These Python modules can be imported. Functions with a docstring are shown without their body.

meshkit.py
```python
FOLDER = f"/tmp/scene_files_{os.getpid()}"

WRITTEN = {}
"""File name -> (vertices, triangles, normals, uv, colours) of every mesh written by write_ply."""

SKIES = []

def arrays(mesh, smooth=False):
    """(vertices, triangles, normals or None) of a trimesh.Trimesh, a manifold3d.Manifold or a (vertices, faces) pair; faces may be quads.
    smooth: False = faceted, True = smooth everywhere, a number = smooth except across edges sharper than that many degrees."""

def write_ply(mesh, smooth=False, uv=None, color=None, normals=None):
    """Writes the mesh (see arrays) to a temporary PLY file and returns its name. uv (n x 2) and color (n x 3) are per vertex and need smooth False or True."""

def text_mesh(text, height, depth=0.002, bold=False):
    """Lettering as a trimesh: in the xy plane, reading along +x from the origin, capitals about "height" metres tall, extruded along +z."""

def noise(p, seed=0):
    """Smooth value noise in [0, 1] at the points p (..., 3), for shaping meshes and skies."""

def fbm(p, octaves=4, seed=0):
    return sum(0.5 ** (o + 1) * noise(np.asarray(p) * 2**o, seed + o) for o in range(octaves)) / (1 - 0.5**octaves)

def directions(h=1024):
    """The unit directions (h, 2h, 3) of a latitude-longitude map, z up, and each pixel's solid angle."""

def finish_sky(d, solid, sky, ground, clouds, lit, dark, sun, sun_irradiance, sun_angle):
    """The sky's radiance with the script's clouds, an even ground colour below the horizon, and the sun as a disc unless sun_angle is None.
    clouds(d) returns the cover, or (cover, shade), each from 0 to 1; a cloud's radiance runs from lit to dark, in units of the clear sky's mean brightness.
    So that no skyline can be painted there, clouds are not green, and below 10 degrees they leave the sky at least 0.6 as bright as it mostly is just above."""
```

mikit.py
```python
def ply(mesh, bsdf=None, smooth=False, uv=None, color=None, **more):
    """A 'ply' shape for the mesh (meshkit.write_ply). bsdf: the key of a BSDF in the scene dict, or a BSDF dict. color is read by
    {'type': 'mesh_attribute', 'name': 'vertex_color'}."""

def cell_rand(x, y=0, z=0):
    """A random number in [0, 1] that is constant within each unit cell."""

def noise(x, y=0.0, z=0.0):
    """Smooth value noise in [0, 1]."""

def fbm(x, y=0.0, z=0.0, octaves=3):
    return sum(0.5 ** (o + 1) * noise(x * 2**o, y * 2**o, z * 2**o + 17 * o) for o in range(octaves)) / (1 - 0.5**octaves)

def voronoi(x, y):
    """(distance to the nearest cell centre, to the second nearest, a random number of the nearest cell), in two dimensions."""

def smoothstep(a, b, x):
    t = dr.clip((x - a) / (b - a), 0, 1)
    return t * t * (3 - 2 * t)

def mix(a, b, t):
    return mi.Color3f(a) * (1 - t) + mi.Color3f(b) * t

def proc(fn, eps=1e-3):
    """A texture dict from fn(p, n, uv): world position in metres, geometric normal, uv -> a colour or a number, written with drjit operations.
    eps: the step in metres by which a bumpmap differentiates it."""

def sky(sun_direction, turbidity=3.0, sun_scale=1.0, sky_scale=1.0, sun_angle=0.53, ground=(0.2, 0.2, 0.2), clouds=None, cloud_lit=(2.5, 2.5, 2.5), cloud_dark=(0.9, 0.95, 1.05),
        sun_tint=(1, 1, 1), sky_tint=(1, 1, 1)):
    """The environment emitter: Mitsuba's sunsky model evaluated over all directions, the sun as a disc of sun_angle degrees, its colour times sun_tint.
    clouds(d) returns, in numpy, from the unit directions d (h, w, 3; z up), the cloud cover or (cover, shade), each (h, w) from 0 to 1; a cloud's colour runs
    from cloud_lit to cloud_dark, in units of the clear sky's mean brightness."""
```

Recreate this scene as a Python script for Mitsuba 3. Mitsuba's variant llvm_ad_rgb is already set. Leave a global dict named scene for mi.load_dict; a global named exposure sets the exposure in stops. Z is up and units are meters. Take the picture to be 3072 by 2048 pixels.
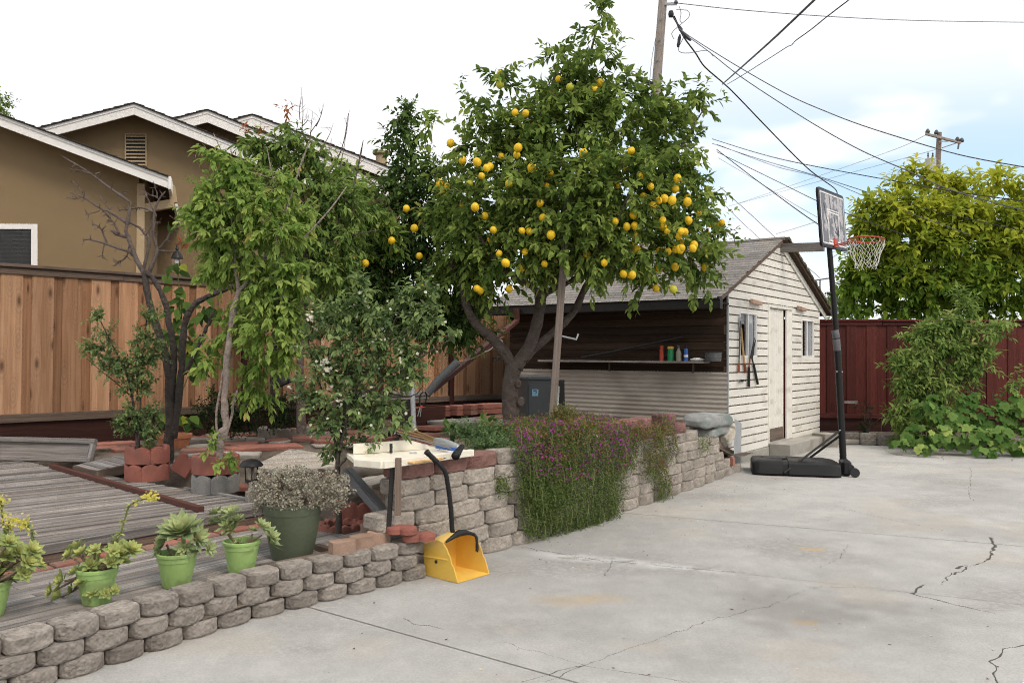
import math, numpy as np, trimesh, mitsuba as mi, drjit as dr, mikit, meshkit
import shapely, shapely.geometry as sg, shapely.ops as so
from mikit import noise, fbm, voronoi, cell_rand, smoothstep, mix, proc
T = mi.ScalarTransform4f
scene, labels = {}, {}
# ---------------------------------------------------------------- camera, sky, exposure
CAMH, FPX = 1.57, 2480.0                      # eye height; focal length in pixels of a 3072 px wide picture (18 mm lens)
PITCH, ROLL = math.atan(40 / FPX), math.radians(0.3)
CAM = np.array([0, 0, CAMH])
fwd = np.array([0, math.cos(PITCH), math.sin(PITCH)]); r0 = np.array([1.0, 0, 0]); u0 = np.array([0, -math.sin(PITCH), math.cos(PITCH)])
right = math.cos(ROLL) * r0 + math.sin(ROLL) * u0; upv = -math.sin(ROLL) * r0 + math.cos(ROLL) * u0
scene['camera'] = dict(type='perspective', fov=math.degrees(2 * math.atan(1536 / FPX)), fov_axis='x', near_clip=0.05, far_clip=2000.0,
                       to_world=T().look_at(origin=CAM.tolist(), target=(CAM + fwd).tolist(), up=upv.tolist()))
exposure = 1.22
def clouds(d):
    az = np.arctan2(d[..., 0], d[..., 1]); el = np.arcsin(np.clip(d[..., 2], -1, 1))
    q = d / np.maximum(d[..., 2:3] + 0.25, 0.2)
    n = meshkit.fbm(np.stack([q[..., 0] * 0.8 + 3.1, q[..., 1] * 1.5 + 0.7, q[..., 2] * 0 + 2.0], -1), 5, 4)
    puff = meshkit.fbm(np.stack([az * 7, el * 22, az * 0 + 5.0], -1), 4, 9)
    gap = np.exp(-((el - 0.20) / 0.11) ** 2) * (0.5 + 0.5 * np.tanh((np.cos(az - 0.75) - 0.72) * 9))
    cover = np.clip(1.0 - gap * 0.66 + (n - 0.5) * 0.4 + np.clip(puff - 0.54, 0, 1) * 2.6 * gap, 0.25, 1)
    return cover, np.clip((0.52 - n) * 2.2, 0, 0.55)
scene['sky'] = mikit.sky((0.42, -0.55, 0.72), turbidity=3, sun_scale=0.55, sun_angle=20, sun_tint=(0.92, 0.98, 1.10), sky_scale=2.6, sky_tint=(0.98, 1.06, 1.0), clouds=clouds,
                         cloud_lit=(2.15, 2.15, 2.15), cloud_dark=(1.98, 1.98, 1.98), ground=(0.2, 0.19, 0.17))
# ---------------------------------------------------------------- placing: photo pixels (3072 x 2048) to points
def ray(sx, sy): return fwd + right * ((sx - 1536) / FPX) - upv * ((sy - 1024) / FPX)
def at(sx, sy, d):
    r = ray(sx, sy); return CAM + r * (d / r[1])
def gz(sx, sy, z=0.0):
    r = ray(sx, sy); return CAM + r * ((z - CAMH) / r[2])
def on(sx, sy, P, u):                          # on the upright plane through P along u
    r = ray(sx, sy); n = np.array([-u[1], u[0], 0.0]); return CAM + r * (np.dot(np.asarray(P) - CAM, n) / np.dot(r, n))
def pxm(d): return d / FPX                      # metres per photo pixel at depth d
E = np.array([0.59, 0.8074, 0.0]); N = np.array([-0.8074, 0.59, 0.0]); Z = np.array([0, 0, 1.0])
def ab(a, b, z=0.0): return E * a + N * b + Z * z      # the yard's own axes: a along the block wall, b away from the patio
def toab(p): return float(np.dot(p[:2], E[:2])), float(np.dot(p[:2], N[:2]))
def unit(v): v = np.asarray(v, float); return v / (np.linalg.norm(v, axis=-1, keepdims=True) + 1e-12)
def sst(a, b, x): t = np.clip((x - a) / (b - a), 0, 1); return t * t * (3 - 2 * t)
# ---------------------------------------------------------------- entries
used, rngU = {}, np.random.default_rng(5)
def fresh(key):
    n = used.get(key, 0); used[key] = n + 1
    return key if n == 0 else f'{key}_{n:03d}'
def reg(key, m, bsdf, smooth=False):
    v, f = np.asarray(m[0], float), np.asarray(m[1], int)
    uv = m[2] if len(m) > 2 and m[2] is not None else None
    if f.shape[1] == 4: f = np.vstack([f[:, [0, 1, 2]], f[:, [0, 2, 3]]])
    if smooth is not False and smooth is not True:
        mm = trimesh.graph.smooth_shade(trimesh.Trimesh(v, f, process=False), angle=math.radians(smooth), facet_minarea=None)
        v, f, smooth, uv = np.array(mm.vertices), np.array(mm.faces), True, None
    if bsdf in ALIAS:                              # materials of one family share a BSDF and are told apart by their uv
        fam, i = ALIAS[bsdf]
        if uv is None or fam == 'speckled': uv = np.tile(rngU.random(2), (len(v), 1))
        uv = np.array(uv, float)
        if fam == 'timber': uv[:, 1] += 100 * i
        else: uv[:, 0] = i + 0.02 + 0.96 * np.clip(uv[:, 0], 0, 1)
        bsdf = fam
    if uv is None: uv = np.tile(rngU.random(2), (len(v), 1))
    scene[key] = mikit.ply((v, f), bsdf, smooth=smooth, uv=uv)
    return key
def thing(base, label, cat, group=None, kind=None):
    k = fresh(base); labels[k] = dict(label=label, category=cat)
    if group: labels[k]['group'] = group
    if kind: labels[k]['kind'] = kind
    return k
def part(parent, base, m, bsdf, smooth=False, label=None, kind=None):
    k = fresh(parent + '__' + base); reg(k, m, bsdf, smooth)
    if label or kind: labels[k] = {a: b for a, b in (('label', label), ('kind', kind)) if b}
    return k
def solid(base, label, cat, m, bsdf, smooth=False, group=None, kind=None):
    k = thing(base, label, cat, group, kind); return reg(k, m, bsdf, smooth)
def structure(base, m, bsdf, smooth=False):
    k = fresh(base); labels[k] = dict(kind='structure'); return reg(k, m, bsdf, smooth)
# ---------------------------------------------------------------- meshes
def cat(ms):
    vs, fs, us, o, has = [], [], [], 0, all(len(m) > 2 and m[2] is not None for m in ms)
    for m in ms:
        f = np.asarray(m[1], int)
        if f.shape[1] == 4: f = np.vstack([f[:, [0, 1, 2]], f[:, [0, 2, 3]]])
        vs.append(np.asarray(m[0], float)); fs.append(f + o); o += len(m[0])
        if has: us.append(m[2])
    return np.vstack(vs), np.vstack(fs), (np.vstack(us) if has else None)
_cb = {}
def cbox(lx, ly, lz, b=0.004):                  # a box with chamfered edges, centred
    b = min(b, 0.45 * min(lx, ly, lz))
    def pts(x, y, z, b): return np.array([[sx * (x - (k != 0) * b), sy * (y - (k != 1) * b), sz * (z - (k != 2) * b)] for sx in (-1, 1) for sy in (-1, 1) for sz in (-1, 1) for k in range(3)])
    if 'f' not in _cb:
        p = pts(1, 1, 1, 0.2); h = trimesh.convex.convex_hull(p, repair=True)
        idx = np.array([np.argmin(((p - q) ** 2).sum(1)) for q in h.vertices]); _cb['f'] = idx[h.faces]
    return pts(lx / 2, ly / 2, lz / 2, b), _cb['f']
def frame(ex, ey=None, ez=None):
    ex = unit(ex)
    if ey is None:
        ez = np.asarray(Z if ez is None else ez, float)
        if abs(np.dot(unit(ez), ex)) > 0.99: ez = np.array([0, 1.0, 0])
        ey = unit(np.cross(ez, ex))
    ez = unit(np.cross(ex, ey)); ey = unit(np.cross(ez, ex))
    return np.stack([ex, ey, ez])                # rows
def put(m, R, p): return (np.asarray(m[0]) @ R + p, m[1]) + ((m[2],) if len(m) > 2 else ())
_bid = [0]
def board(p0, p1, w, t, nrm=None, b=0.003, bow=0.0, woff=0.0):
    """a plank from p0 to p1 (ends of its centre line), w wide, t thick along nrm; uv = (along, id + across) for the wood grain"""
    p0, p1 = np.asarray(p0, float), np.asarray(p1, float); L = np.linalg.norm(p1 - p0)
    v, f = cbox(L, w, t, b); _bid[0] += 1
    uv = np.stack([v[:, 0] + L / 2 + (_bid[0] * 1.7) % 5, (_bid[0] % 97) + 0.08 + 0.84 * (v[:, 1] / w + 0.5)], 1)
    R = frame(p1 - p0, ez=nrm)
    return v @ R + (p0 + p1) / 2, f, uv
def box(c, s, rotz=0.0, b=0.004, R=None):
    v, f = cbox(*s, b)
    R = np.array([[math.cos(rotz), math.sin(rotz), 0], [-math.sin(rotz), math.cos(rotz), 0], [0, 0, 1]]) if R is None else R
    return v @ R + np.asarray(c), f
def spath(pts, n=20):                           # Catmull-Rom through points (any number of columns)
    p = np.asarray(pts, float)
    if len(p) == 2: return p[0] + (p[1] - p[0]) * np.linspace(0, 1, n)[:, None]
    q = np.vstack([2 * p[0] - p[1], p, 2 * p[-1] - p[-2]]); out = []; m = len(p) - 1
    for s in np.linspace(0, m - 1e-9, n):
        i = int(s); t = s - i; a, b_, c, d = q[i], q[i + 1], q[i + 2], q[i + 3]
        out.append(0.5 * (2 * b_ + (c - a) * t + (2 * a - 5 * b_ + 4 * c - d) * t * t + (3 * b_ - a - 3 * c + d) * t ** 3))
    return np.array(out)
def tube(path, r, sides=7, caps=True):
    p = np.asarray(path, float); n = len(p); r = np.broadcast_to(np.asarray(r, float), (n,))
    t = unit(np.gradient(p, axis=0)); x = np.cross(t[0], Z if abs(t[0][2]) < 0.9 else np.array([1.0, 0, 0])); x = unit(x); V = []; U = []
    ang = np.arange(sides) * 2 * np.pi / sides; L = np.concatenate([[0], np.cumsum(np.linalg.norm(np.diff(p, axis=0), axis=1))])
    for i in range(n):
        x = unit(x - np.dot(x, t[i]) * t[i]); y = np.cross(t[i], x)
        V.append(p[i] + r[i] * (np.cos(ang)[:, None] * x + np.sin(ang)[:, None] * y)); U.append(np.stack([np.full(sides, L[i]), (np.abs(np.arange(sides) - sides / 2)) / sides * 1.6 + 0.1], 1))
    V = np.vstack(V); U = np.vstack(U)
    i, j = np.meshgrid(np.arange(n - 1), np.arange(sides), indexing='ij'); a = i * sides + j; b_ = i * sides + (j + 1) % sides
    F = np.stack([a, b_, b_ + sides, a + sides], -1).reshape(-1, 4); F = np.vstack([F[:, [0, 1, 2]], F[:, [0, 2, 3]]])
    if caps:
        V = np.vstack([V, p[0], p[-1]]); U = np.vstack([U, [0, 0.5], [L[-1], 0.5]]); k = np.arange(sides)
        F = np.vstack([F, np.stack([(k + 1) % sides, k, np.full(sides, n * sides)], 1), np.stack([(n - 1) * sides + k, (n - 1) * sides + (k + 1) % sides, np.full(sides, n * sides + 1)], 1)])
    return V, F, U
def rod(p0, p1, r0_, r1_=None, sides=8): return tube(np.array([p0, p1], float), [r0_, r0_ if r1_ is None else r1_], sides)
def lathe(prof, n=32, c=(0, 0, 0), sharp=True):
    """revolves (r, z) points about z; a point given twice makes a hard edge under smooth shading"""
    prof = np.asarray(prof, float); m = len(prof); th = np.arange(n) * 2 * np.pi / n
    V = np.stack([prof[:, None, 0] * np.cos(th), prof[:, None, 0] * np.sin(th), np.repeat(prof[:, 1:2], n, 1)], -1).reshape(-1, 3)
    i, j = np.meshgrid(np.arange(m - 1), np.arange(n), indexing='ij'); a = i * n + j; b_ = i * n + (j + 1) % n
    F = np.stack([a, b_, b_ + n, a + n], -1).reshape(-1, 4)
    keep = [k for k, q in enumerate(F) if np.ptp(prof[[q[0] // n, q[2] // n]], axis=0).max() > 0]
    return V + np.asarray(c), F[keep]
def prism(poly, h, b=0.0):                      # shapely polygon (xy) raised from z 0 to h
    if hasattr(poly, 'geoms'): return cat([prism(g, h) for g in poly.geoms if g.geom_type == 'Polygon' and g.area > 1e-7])[:2]
    m = trimesh.creation.extrude_polygon(poly, h, engine='earcut'); return np.array(m.vertices), np.array(m.faces)
def flatpoly(P3, thick, nrm):
    """a planar polygon of 3-D points given thickness along nrm (P3 is the front face)"""
    P3 = np.asarray(P3, float); nrm = unit(nrm); ex = unit(P3[1] - P3[0]); ey = np.cross(nrm, ex)
    q = np.stack([(P3 - P3[0]) @ ex, (P3 - P3[0]) @ ey], 1)
    pg = sg.Polygon(q); v, f = prism(pg, thick)
    return P3[0] + v[:, :1] * ex + v[:, 1:2] * ey - (v[:, 2:3]) * nrm, f[:, ::-1]
def jitter(m, amp, freq, seed=0):
    v = np.asarray(m[0]); d = np.stack([meshkit.fbm(v * freq + 10 * k, 3, seed + k) - 0.5 for k in range(3)], -1)
    return (v + d * 2 * amp, m[1]) + tuple(m[2:])
# ---------------------------------------------------------------- materials
def C(r, g, b): return mi.Color3f(r, g, b)
ALIAS, SPECKS, WOODS, LEAVES = {}, [], [], []
def mat(name, col, rough=0.7, spec=0.3, bump=None, bscale=0.01, metallic=0.0, eps=1e-3, **kw):
    if isinstance(col, tuple): col = speck(col, col, 1, 0.0, 1)
    if isinstance(col, dict) and col['fam'] == 'timber':
        ALIAS[name] = ('timber', len(WOODS)); WOODS.append({**col, 'rough': rough, 'bs': bscale}); return name
    if isinstance(col, dict):
        f, g = bump or (1.0, 1.0); ALIAS[name] = ('speckled', len(SPECKS))
        SPECKS.append({**col, 'rough': rough, 'metal': metallic, 'bf': f, 'bg': g or 1.0, 'bs': bscale if bump else 0.0}); return name
    b = dict(type='principled', base_color=proc(col), roughness=rough, specular=spec, metallic=metallic, **kw)
    if isinstance(bump, tuple): bump = (lambda q: lambda p, n, uv: fbm(p.x * q[0], p.y * q[0], p.z * q[0]) + noise(p.x * q[1], p.y * q[1], p.z * q[1]) * 0.35)(bump)
    if bump: b = {'type': 'bumpmap', 'arbitrary': proc(bump, eps=eps), 'scale': bscale, 'bsdf': b}
    scene[name] = dict(type='twosided', bsdf=b)
    return name
def table(rows, key): return mi.Float(np.array([r[key] for r in rows], np.float32).ravel().tolist())
def pick(t, i): return dr.gather(mi.Float, t, i)
def pick3(t, i): return mi.Color3f(dr.gather(mi.Float, t, i * 3), dr.gather(mi.Float, t, i * 3 + 1), dr.gather(mi.Float, t, i * 3 + 2))
def wood(c1, c2, fine=90.0, var=0.5, knots=0.0, weather=None): return dict(fam='timber', c1=c1, c2=c2, fine=fine, var=var, knots=knots, wc=weather or (0, 0, 0), wa=0.5 if weather else 0.0)
def woodbump(p, n, uv):
    i = dr.floor(uv.y); a = uv.y - i
    return noise(uv.x * 5, a * 60 + i * 31.0) * 0.6 + noise(uv.x * 1.5, a * 18 + i * 11.0) * 0.4
def speck(c1, c2, f=40.0, var=0.25, grain=220.0, dirt=None, dirtf=3.0): return dict(fam='speckled', c1=c1, c2=c2, f=f, var=var, grain=grain, dc=dirt or (0, 0, 0), da=0.65 if dirt else 0.0, df=dirtf)
def grit(f, g=None): return (f, g)
def leafmat(name, c1, c2, c3=None, rough=0.45, trans=0.7):
    ALIAS[name] = ('leafage', len(LEAVES)); LEAVES.append(dict(c1=c1, c2=c2, c3=c3 or c2, rough=rough, trans=trans)); return name
mat('block_grey', speck((0.13, 0.115, 0.10), (0.43, 0.385, 0.345), 30, 0.3, 90, (0.14, 0.12, 0.105)), 0.9, 0.15, grit(85, 200), 0.022)
mat('block_tan', speck((0.20, 0.175, 0.15), (0.54, 0.49, 0.435), 30, 0.28, 80, (0.18, 0.155, 0.13)), 0.9, 0.15, grit(80, 190), 0.022)
mat('block_red', speck((0.16, 0.075, 0.065), (0.34, 0.20, 0.175), 16, 0.3, 120, (0.12, 0.08, 0.07)), 0.9, 0.15, grit(80, 190), 0.022)
mat('edger_red', speck((0.23, 0.083, 0.062), (0.33, 0.125, 0.10), 10, 0.25, 150, (0.16, 0.075, 0.06)), 0.88, 0.15, grit(70, 200), 0.004)
mat('edger_grey', speck((0.15, 0.145, 0.14), (0.27, 0.262, 0.25), 10, 0.25, 150, (0.10, 0.095, 0.09)), 0.9, 0.15, grit(70, 200), 0.004)
mat('edger_beige', speck((0.26, 0.235, 0.20), (0.40, 0.365, 0.32), 10, 0.25, 150, (0.17, 0.15, 0.125)), 0.9, 0.15, grit(70, 200), 0.004)
mat('paver_red', speck((0.22, 0.085, 0.065), (0.33, 0.15, 0.115), 8, 0.4, 150, (0.19, 0.14, 0.115), 5), 0.9, 0.15, grit(50, 150), 0.004)
mat('paver_grey', speck((0.24, 0.22, 0.195), (0.40, 0.37, 0.33), 8, 0.3, 150, (0.17, 0.15, 0.125), 5), 0.9, 0.15, grit(50, 150), 0.004)
mat('brick_tan', speck((0.25, 0.155, 0.115), (0.40, 0.285, 0.225), 8, 0.4, 150, (0.2, 0.13, 0.09), 5), 0.9, 0.15, grit(60, 150), 0.005)
mat('soil', speck((0.045, 0.034, 0.026), (0.15, 0.12, 0.095), 6, 0.1, 60, (0.2, 0.165, 0.13), 2.0), 0.95, 0.1, grit(20, 70), 0.03)
mat('far_ground', speck((0.14, 0.13, 0.10), (0.22, 0.2, 0.15), 0.6, 0.1, 4), 0.95, 0.1)
mat('cedar', wood((0.46, 0.288, 0.182), (0.255, 0.135, 0.075), 80, 0.55, 1.0), 0.75, 0.2, woodbump, 0.003)
mat('cedar_dark', wood((0.34, 0.19, 0.11), (0.20, 0.10, 0.055), 80, 0.35, 1.0), 0.75, 0.2, woodbump, 0.003)
mat('old_grey_wood', wood((0.36, 0.35, 0.345), (0.10, 0.09, 0.086), 70, 0.75, 0.4, (0.19, 0.17, 0.158)), 0.85, 0.15, woodbump, 0.008)
mat('pale_plank', wood((0.56, 0.54, 0.50), (0.27, 0.245, 0.22), 70, 0.3), 0.85, 0.15, woodbump, 0.008)
mat('rail_wood', wood((0.20, 0.16, 0.135), (0.08, 0.06, 0.05), 70, 0.4), 0.85, 0.15, woodbump, 0.006)
mat('dark_stain', wood((0.055, 0.022, 0.018), (0.028, 0.012, 0.011), 60, 0.4), 0.75, 0.25, woodbump, 0.004)
mat('brown_paint', wood((0.10, 0.042, 0.033), (0.06, 0.026, 0.022), 60, 0.25), 0.65, 0.3, woodbump, 0.002)
mat('red_stain', wood((0.102, 0.024, 0.019), (0.048, 0.0115, 0.010), 60, 0.75), 0.55, 0.3, woodbump, 0.004)
mat('post_wood', wood((0.235, 0.195, 0.17), (0.11, 0.085, 0.073), 80, 0.1), 0.85, 0.15, woodbump, 0.006)
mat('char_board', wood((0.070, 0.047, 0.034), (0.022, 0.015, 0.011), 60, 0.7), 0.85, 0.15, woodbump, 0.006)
mat('pole_wood', wood((0.36, 0.335, 0.32), (0.19, 0.175, 0.17), 60, 0.0), 0.9, 0.1, woodbump, 0.01)
def siding(p, n, uv):
    i = dr.floor(uv.y)
    d = fbm(p.x * 5, p.y * 5, p.z * 9); g = noise(uv.x * 4 + i, uv.y * 60)
    c = mix((0.76, 0.745, 0.69), (0.68, 0.66, 0.605), d) * (0.93 + 0.12 * cell_rand(i, 5))
    c = mix(c, C(0.40, 0.365, 0.31), smoothstep(0.60, 0.78, fbm(p.x * 3 + 4, p.y * 3, p.z * 6)) * 0.38 + 0.06 * g)
    return mix(c, C(0.22, 0.16, 0.11), smoothstep(0.80, 0.85, fbm(p.x * 22, p.y * 22, p.z * 40)))
mat('siding_paint', siding, 0.6, 0.3, woodbump, 0.003)
def shingle(p, n, uv):
    g = noise(p.x * 160, p.y * 160, p.z * 160); b = fbm(p.x * 5, p.y * 5, p.z * 5)
    c = mix((0.13, 0.122, 0.117), (0.27, 0.255, 0.245), g * 0.5 + uv.x * 0.55)
    return mix(c, C(0.30, 0.265, 0.21), smoothstep(0.5, 0.75, b) * 0.5)
mat('shingle', shingle, 0.95, 0.1, grit(90, 250), 0.006)
mat('shingle_dark', speck((0.028, 0.024, 0.022), (0.075, 0.066, 0.06), 20, 0.3, 120), 0.95, 0.1)
mat('moss_edge', speck((0.06, 0.052, 0.04), (0.16, 0.135, 0.09), 15, 0.3, 80), 0.95, 0.1, grit(40, 120), 0.02)
mat('stucco', speck((0.215, 0.152, 0.086), (0.245, 0.175, 0.10), 3, 0.0, 90), 0.92, 0.1, grit(80, 200), 0.004)
mat('white_trim', speck((0.74, 0.72, 0.70), (0.78, 0.765, 0.755), 1.5, 0.04, 3), 0.5, 0.35)
mat('trim_tan', speck((0.36, 0.27, 0.16), (0.42, 0.32, 0.2), 4, 0.04, 60), 0.6, 0.3)
mat('corrugated', speck((0.40, 0.36, 0.315), (0.47, 0.43, 0.38), 3, 0.05, 40, (0.28, 0.245, 0.21), 1.6), 0.45, 0.4)
mat('gutter_paint', speck((0.017, 0.016, 0.016), (0.027, 0.025, 0.024), 4, 0.1, 60), 0.45, 0.4)
mat('foundation', speck((0.23, 0.22, 0.20), (0.36, 0.345, 0.315), 6, 0.1, 100, (0.2, 0.18, 0.15), 3), 0.92, 0.12, grit(30, 120), 0.006)
mat('bark_grey', speck((0.058, 0.045, 0.038), (0.15, 0.12, 0.105), 14, 0.2, 70), 0.95, 0.1, grit(25, 90), 0.03)
mat('bark_pale', speck((0.16, 0.125, 0.11), (0.33, 0.275, 0.25), 16, 0.2, 70), 0.9, 0.12, grit(30, 90), 0.02)
mat('bark_dark', speck((0.03, 0.024, 0.022), (0.095, 0.08, 0.072), 16, 0.2, 70), 0.92, 0.12, grit(30, 90), 0.02)
mat('twig_grey', speck((0.055, 0.042, 0.038), (0.17, 0.135, 0.125), 20, 0.3, 70), 0.9, 0.12)
mat('stem_green', speck((0.09, 0.12, 0.035), (0.16, 0.18, 0.06), 20, 0.3, 70), 0.7, 0.2)
mat('black_plastic', speck((0.0105, 0.0105, 0.0115), (0.017, 0.017, 0.018), 5, 0.2, 90), 0.42, 0.45, grit(160), 0.0012)
mat('black_metal', (0.012, 0.012, 0.013), 0.4, 0.5)
mat('grey_plastic', speck((0.075, 0.08, 0.086), (0.10, 0.104, 0.11), 4, 0.1, 60), 0.5, 0.35)
mat('dark_plastic', speck((0.022, 0.024, 0.026), (0.032, 0.034, 0.036), 4, 0.1, 60), 0.5, 0.35)
mat('galvanised', speck((0.33, 0.35, 0.37), (0.47, 0.49, 0.51), 8, 0.1, 90), 0.45, 0.5, metallic=0.35)
mat('steel', (0.45, 0.45, 0.46), 0.35, 0.5, metallic=0.8)
mat('pot_green', speck((0.25, 0.38, 0.13), (0.30, 0.44, 0.155), 5, 0.2, 60, (0.19, 0.24, 0.10), 13), 0.42, 0.4)
mat('planter_green', speck((0.072, 0.088, 0.056), (0.098, 0.116, 0.078), 5, 0.1, 60), 0.5, 0.35)
mat('terracotta', speck((0.33, 0.13, 0.07), (0.42, 0.18, 0.10), 6, 0.2, 60), 0.8, 0.2)
mat('yellow_plastic', speck((0.70, 0.44, 0.075), (0.76, 0.51, 0.11), 5, 0.05, 60, (0.58, 0.42, 0.18), 6), 0.4, 0.42)
mat('cream_fibreglass', speck((0.72, 0.68, 0.575), (0.79, 0.755, 0.66), 4, 0.05, 40, (0.56, 0.48, 0.34), 3), 0.38, 0.45)
mat('lemon_peel', speck((0.68, 0.38, 0.010), (0.80, 0.57, 0.03), 9, 0.25, 60), 0.38, 0.4, grit(240), 0.002)
mat('cable_black', (0.035, 0.035, 0.04), 0.5, 0.3)
mat('cable_grey', (0.12, 0.12, 0.135), 0.6, 0.3)
mat('white_plastic', (0.72, 0.73, 0.74), 0.4, 0.4)
mat('red_metal', speck((0.36, 0.05, 0.03), (0.50, 0.08, 0.045), 9, 0.1, 60), 0.45, 0.4)
scene['pane'] = dict(type='thindielectric', int_ior=1.2)
mat('room_dark', (0.012, 0.013, 0.014), 0.6, 0.2)
leafmat('leaf_lemon', (0.095, 0.162, 0.039), (0.291, 0.381, 0.095), (0.440, 0.450, 0.120), 0.28, 0.7)
leafmat('leaf_citrus_dark', (0.054, 0.108, 0.034), (0.168, 0.252, 0.078), (0.250, 0.330, 0.100), 0.28, 0.65)
leafmat('leaf_peach', (0.165, 0.275, 0.061), (0.374, 0.484, 0.132), (0.520, 0.400, 0.130), 0.42, 0.85)
leafmat('leaf_small', (0.097, 0.157, 0.065), (0.259, 0.346, 0.135), (0.380, 0.440, 0.180), 0.28, 0.6)
leafmat('leaf_dark', (0.02, 0.038, 0.016), (0.05, 0.085, 0.032), (0.10, 0.13, 0.045), 0.5, 0.4)
leafmat('leaf_gold', (0.15, 0.26, 0.042), (0.50, 0.53, 0.06), (0.64, 0.60, 0.08), 0.42, 0.9)
leafmat('leaf_bush', (0.146, 0.246, 0.062), (0.336, 0.437, 0.134), (0.440, 0.440, 0.150), 0.4, 0.8)
leafmat('leaf_vine', (0.07, 0.15, 0.036), (0.18, 0.285, 0.08), (0.360, 0.450, 0.130), 0.45, 0.65)
leafmat('leaf_weed', (0.085, 0.15, 0.065), (0.20, 0.30, 0.13), (0.2, 0.3, 0.13), 0.5, 0.7)
leafmat('leaf_cover', (0.075, 0.125, 0.04), (0.19, 0.245, 0.08), (0.30, 0.29, 0.12), 0.5, 0.7)
leafmat('leaf_cover_rust', (0.17, 0.13, 0.05), (0.28, 0.19, 0.08), (0.34, 0.12, 0.1), 0.55, 0.6)
leafmat('leaf_dry', (0.25, 0.225, 0.175), (0.46, 0.455, 0.375), (0.36, 0.23, 0.19), 0.7, 0.4)
leafmat('petal_white', (0.78, 0.74, 0.62), (0.85, 0.83, 0.75), None, 0.6, 0.8)
leafmat('petal_purple', (0.28, 0.045, 0.25), (0.42, 0.10, 0.37), None, 0.5, 0.8)
leafmat('petal_yellow', (0.62, 0.56, 0.10), (0.72, 0.68, 0.22), None, 0.5, 0.8)
leafmat('leaf_red', (0.28, 0.08, 0.03), (0.40, 0.15, 0.05), None, 0.45, 0.8)
leafmat('succulent_grey', (0.17, 0.235, 0.11), (0.42, 0.46, 0.22), (0.46, 0.36, 0.22), 0.5, 0.25)
leafmat('succulent_yellow', (0.20, 0.27, 0.095), (0.50, 0.51, 0.19), (0.45, 0.30, 0.16), 0.5, 0.25)
mat('succulent_stem', (0.19, 0.14, 0.095), 0.8, 0.2)
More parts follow.
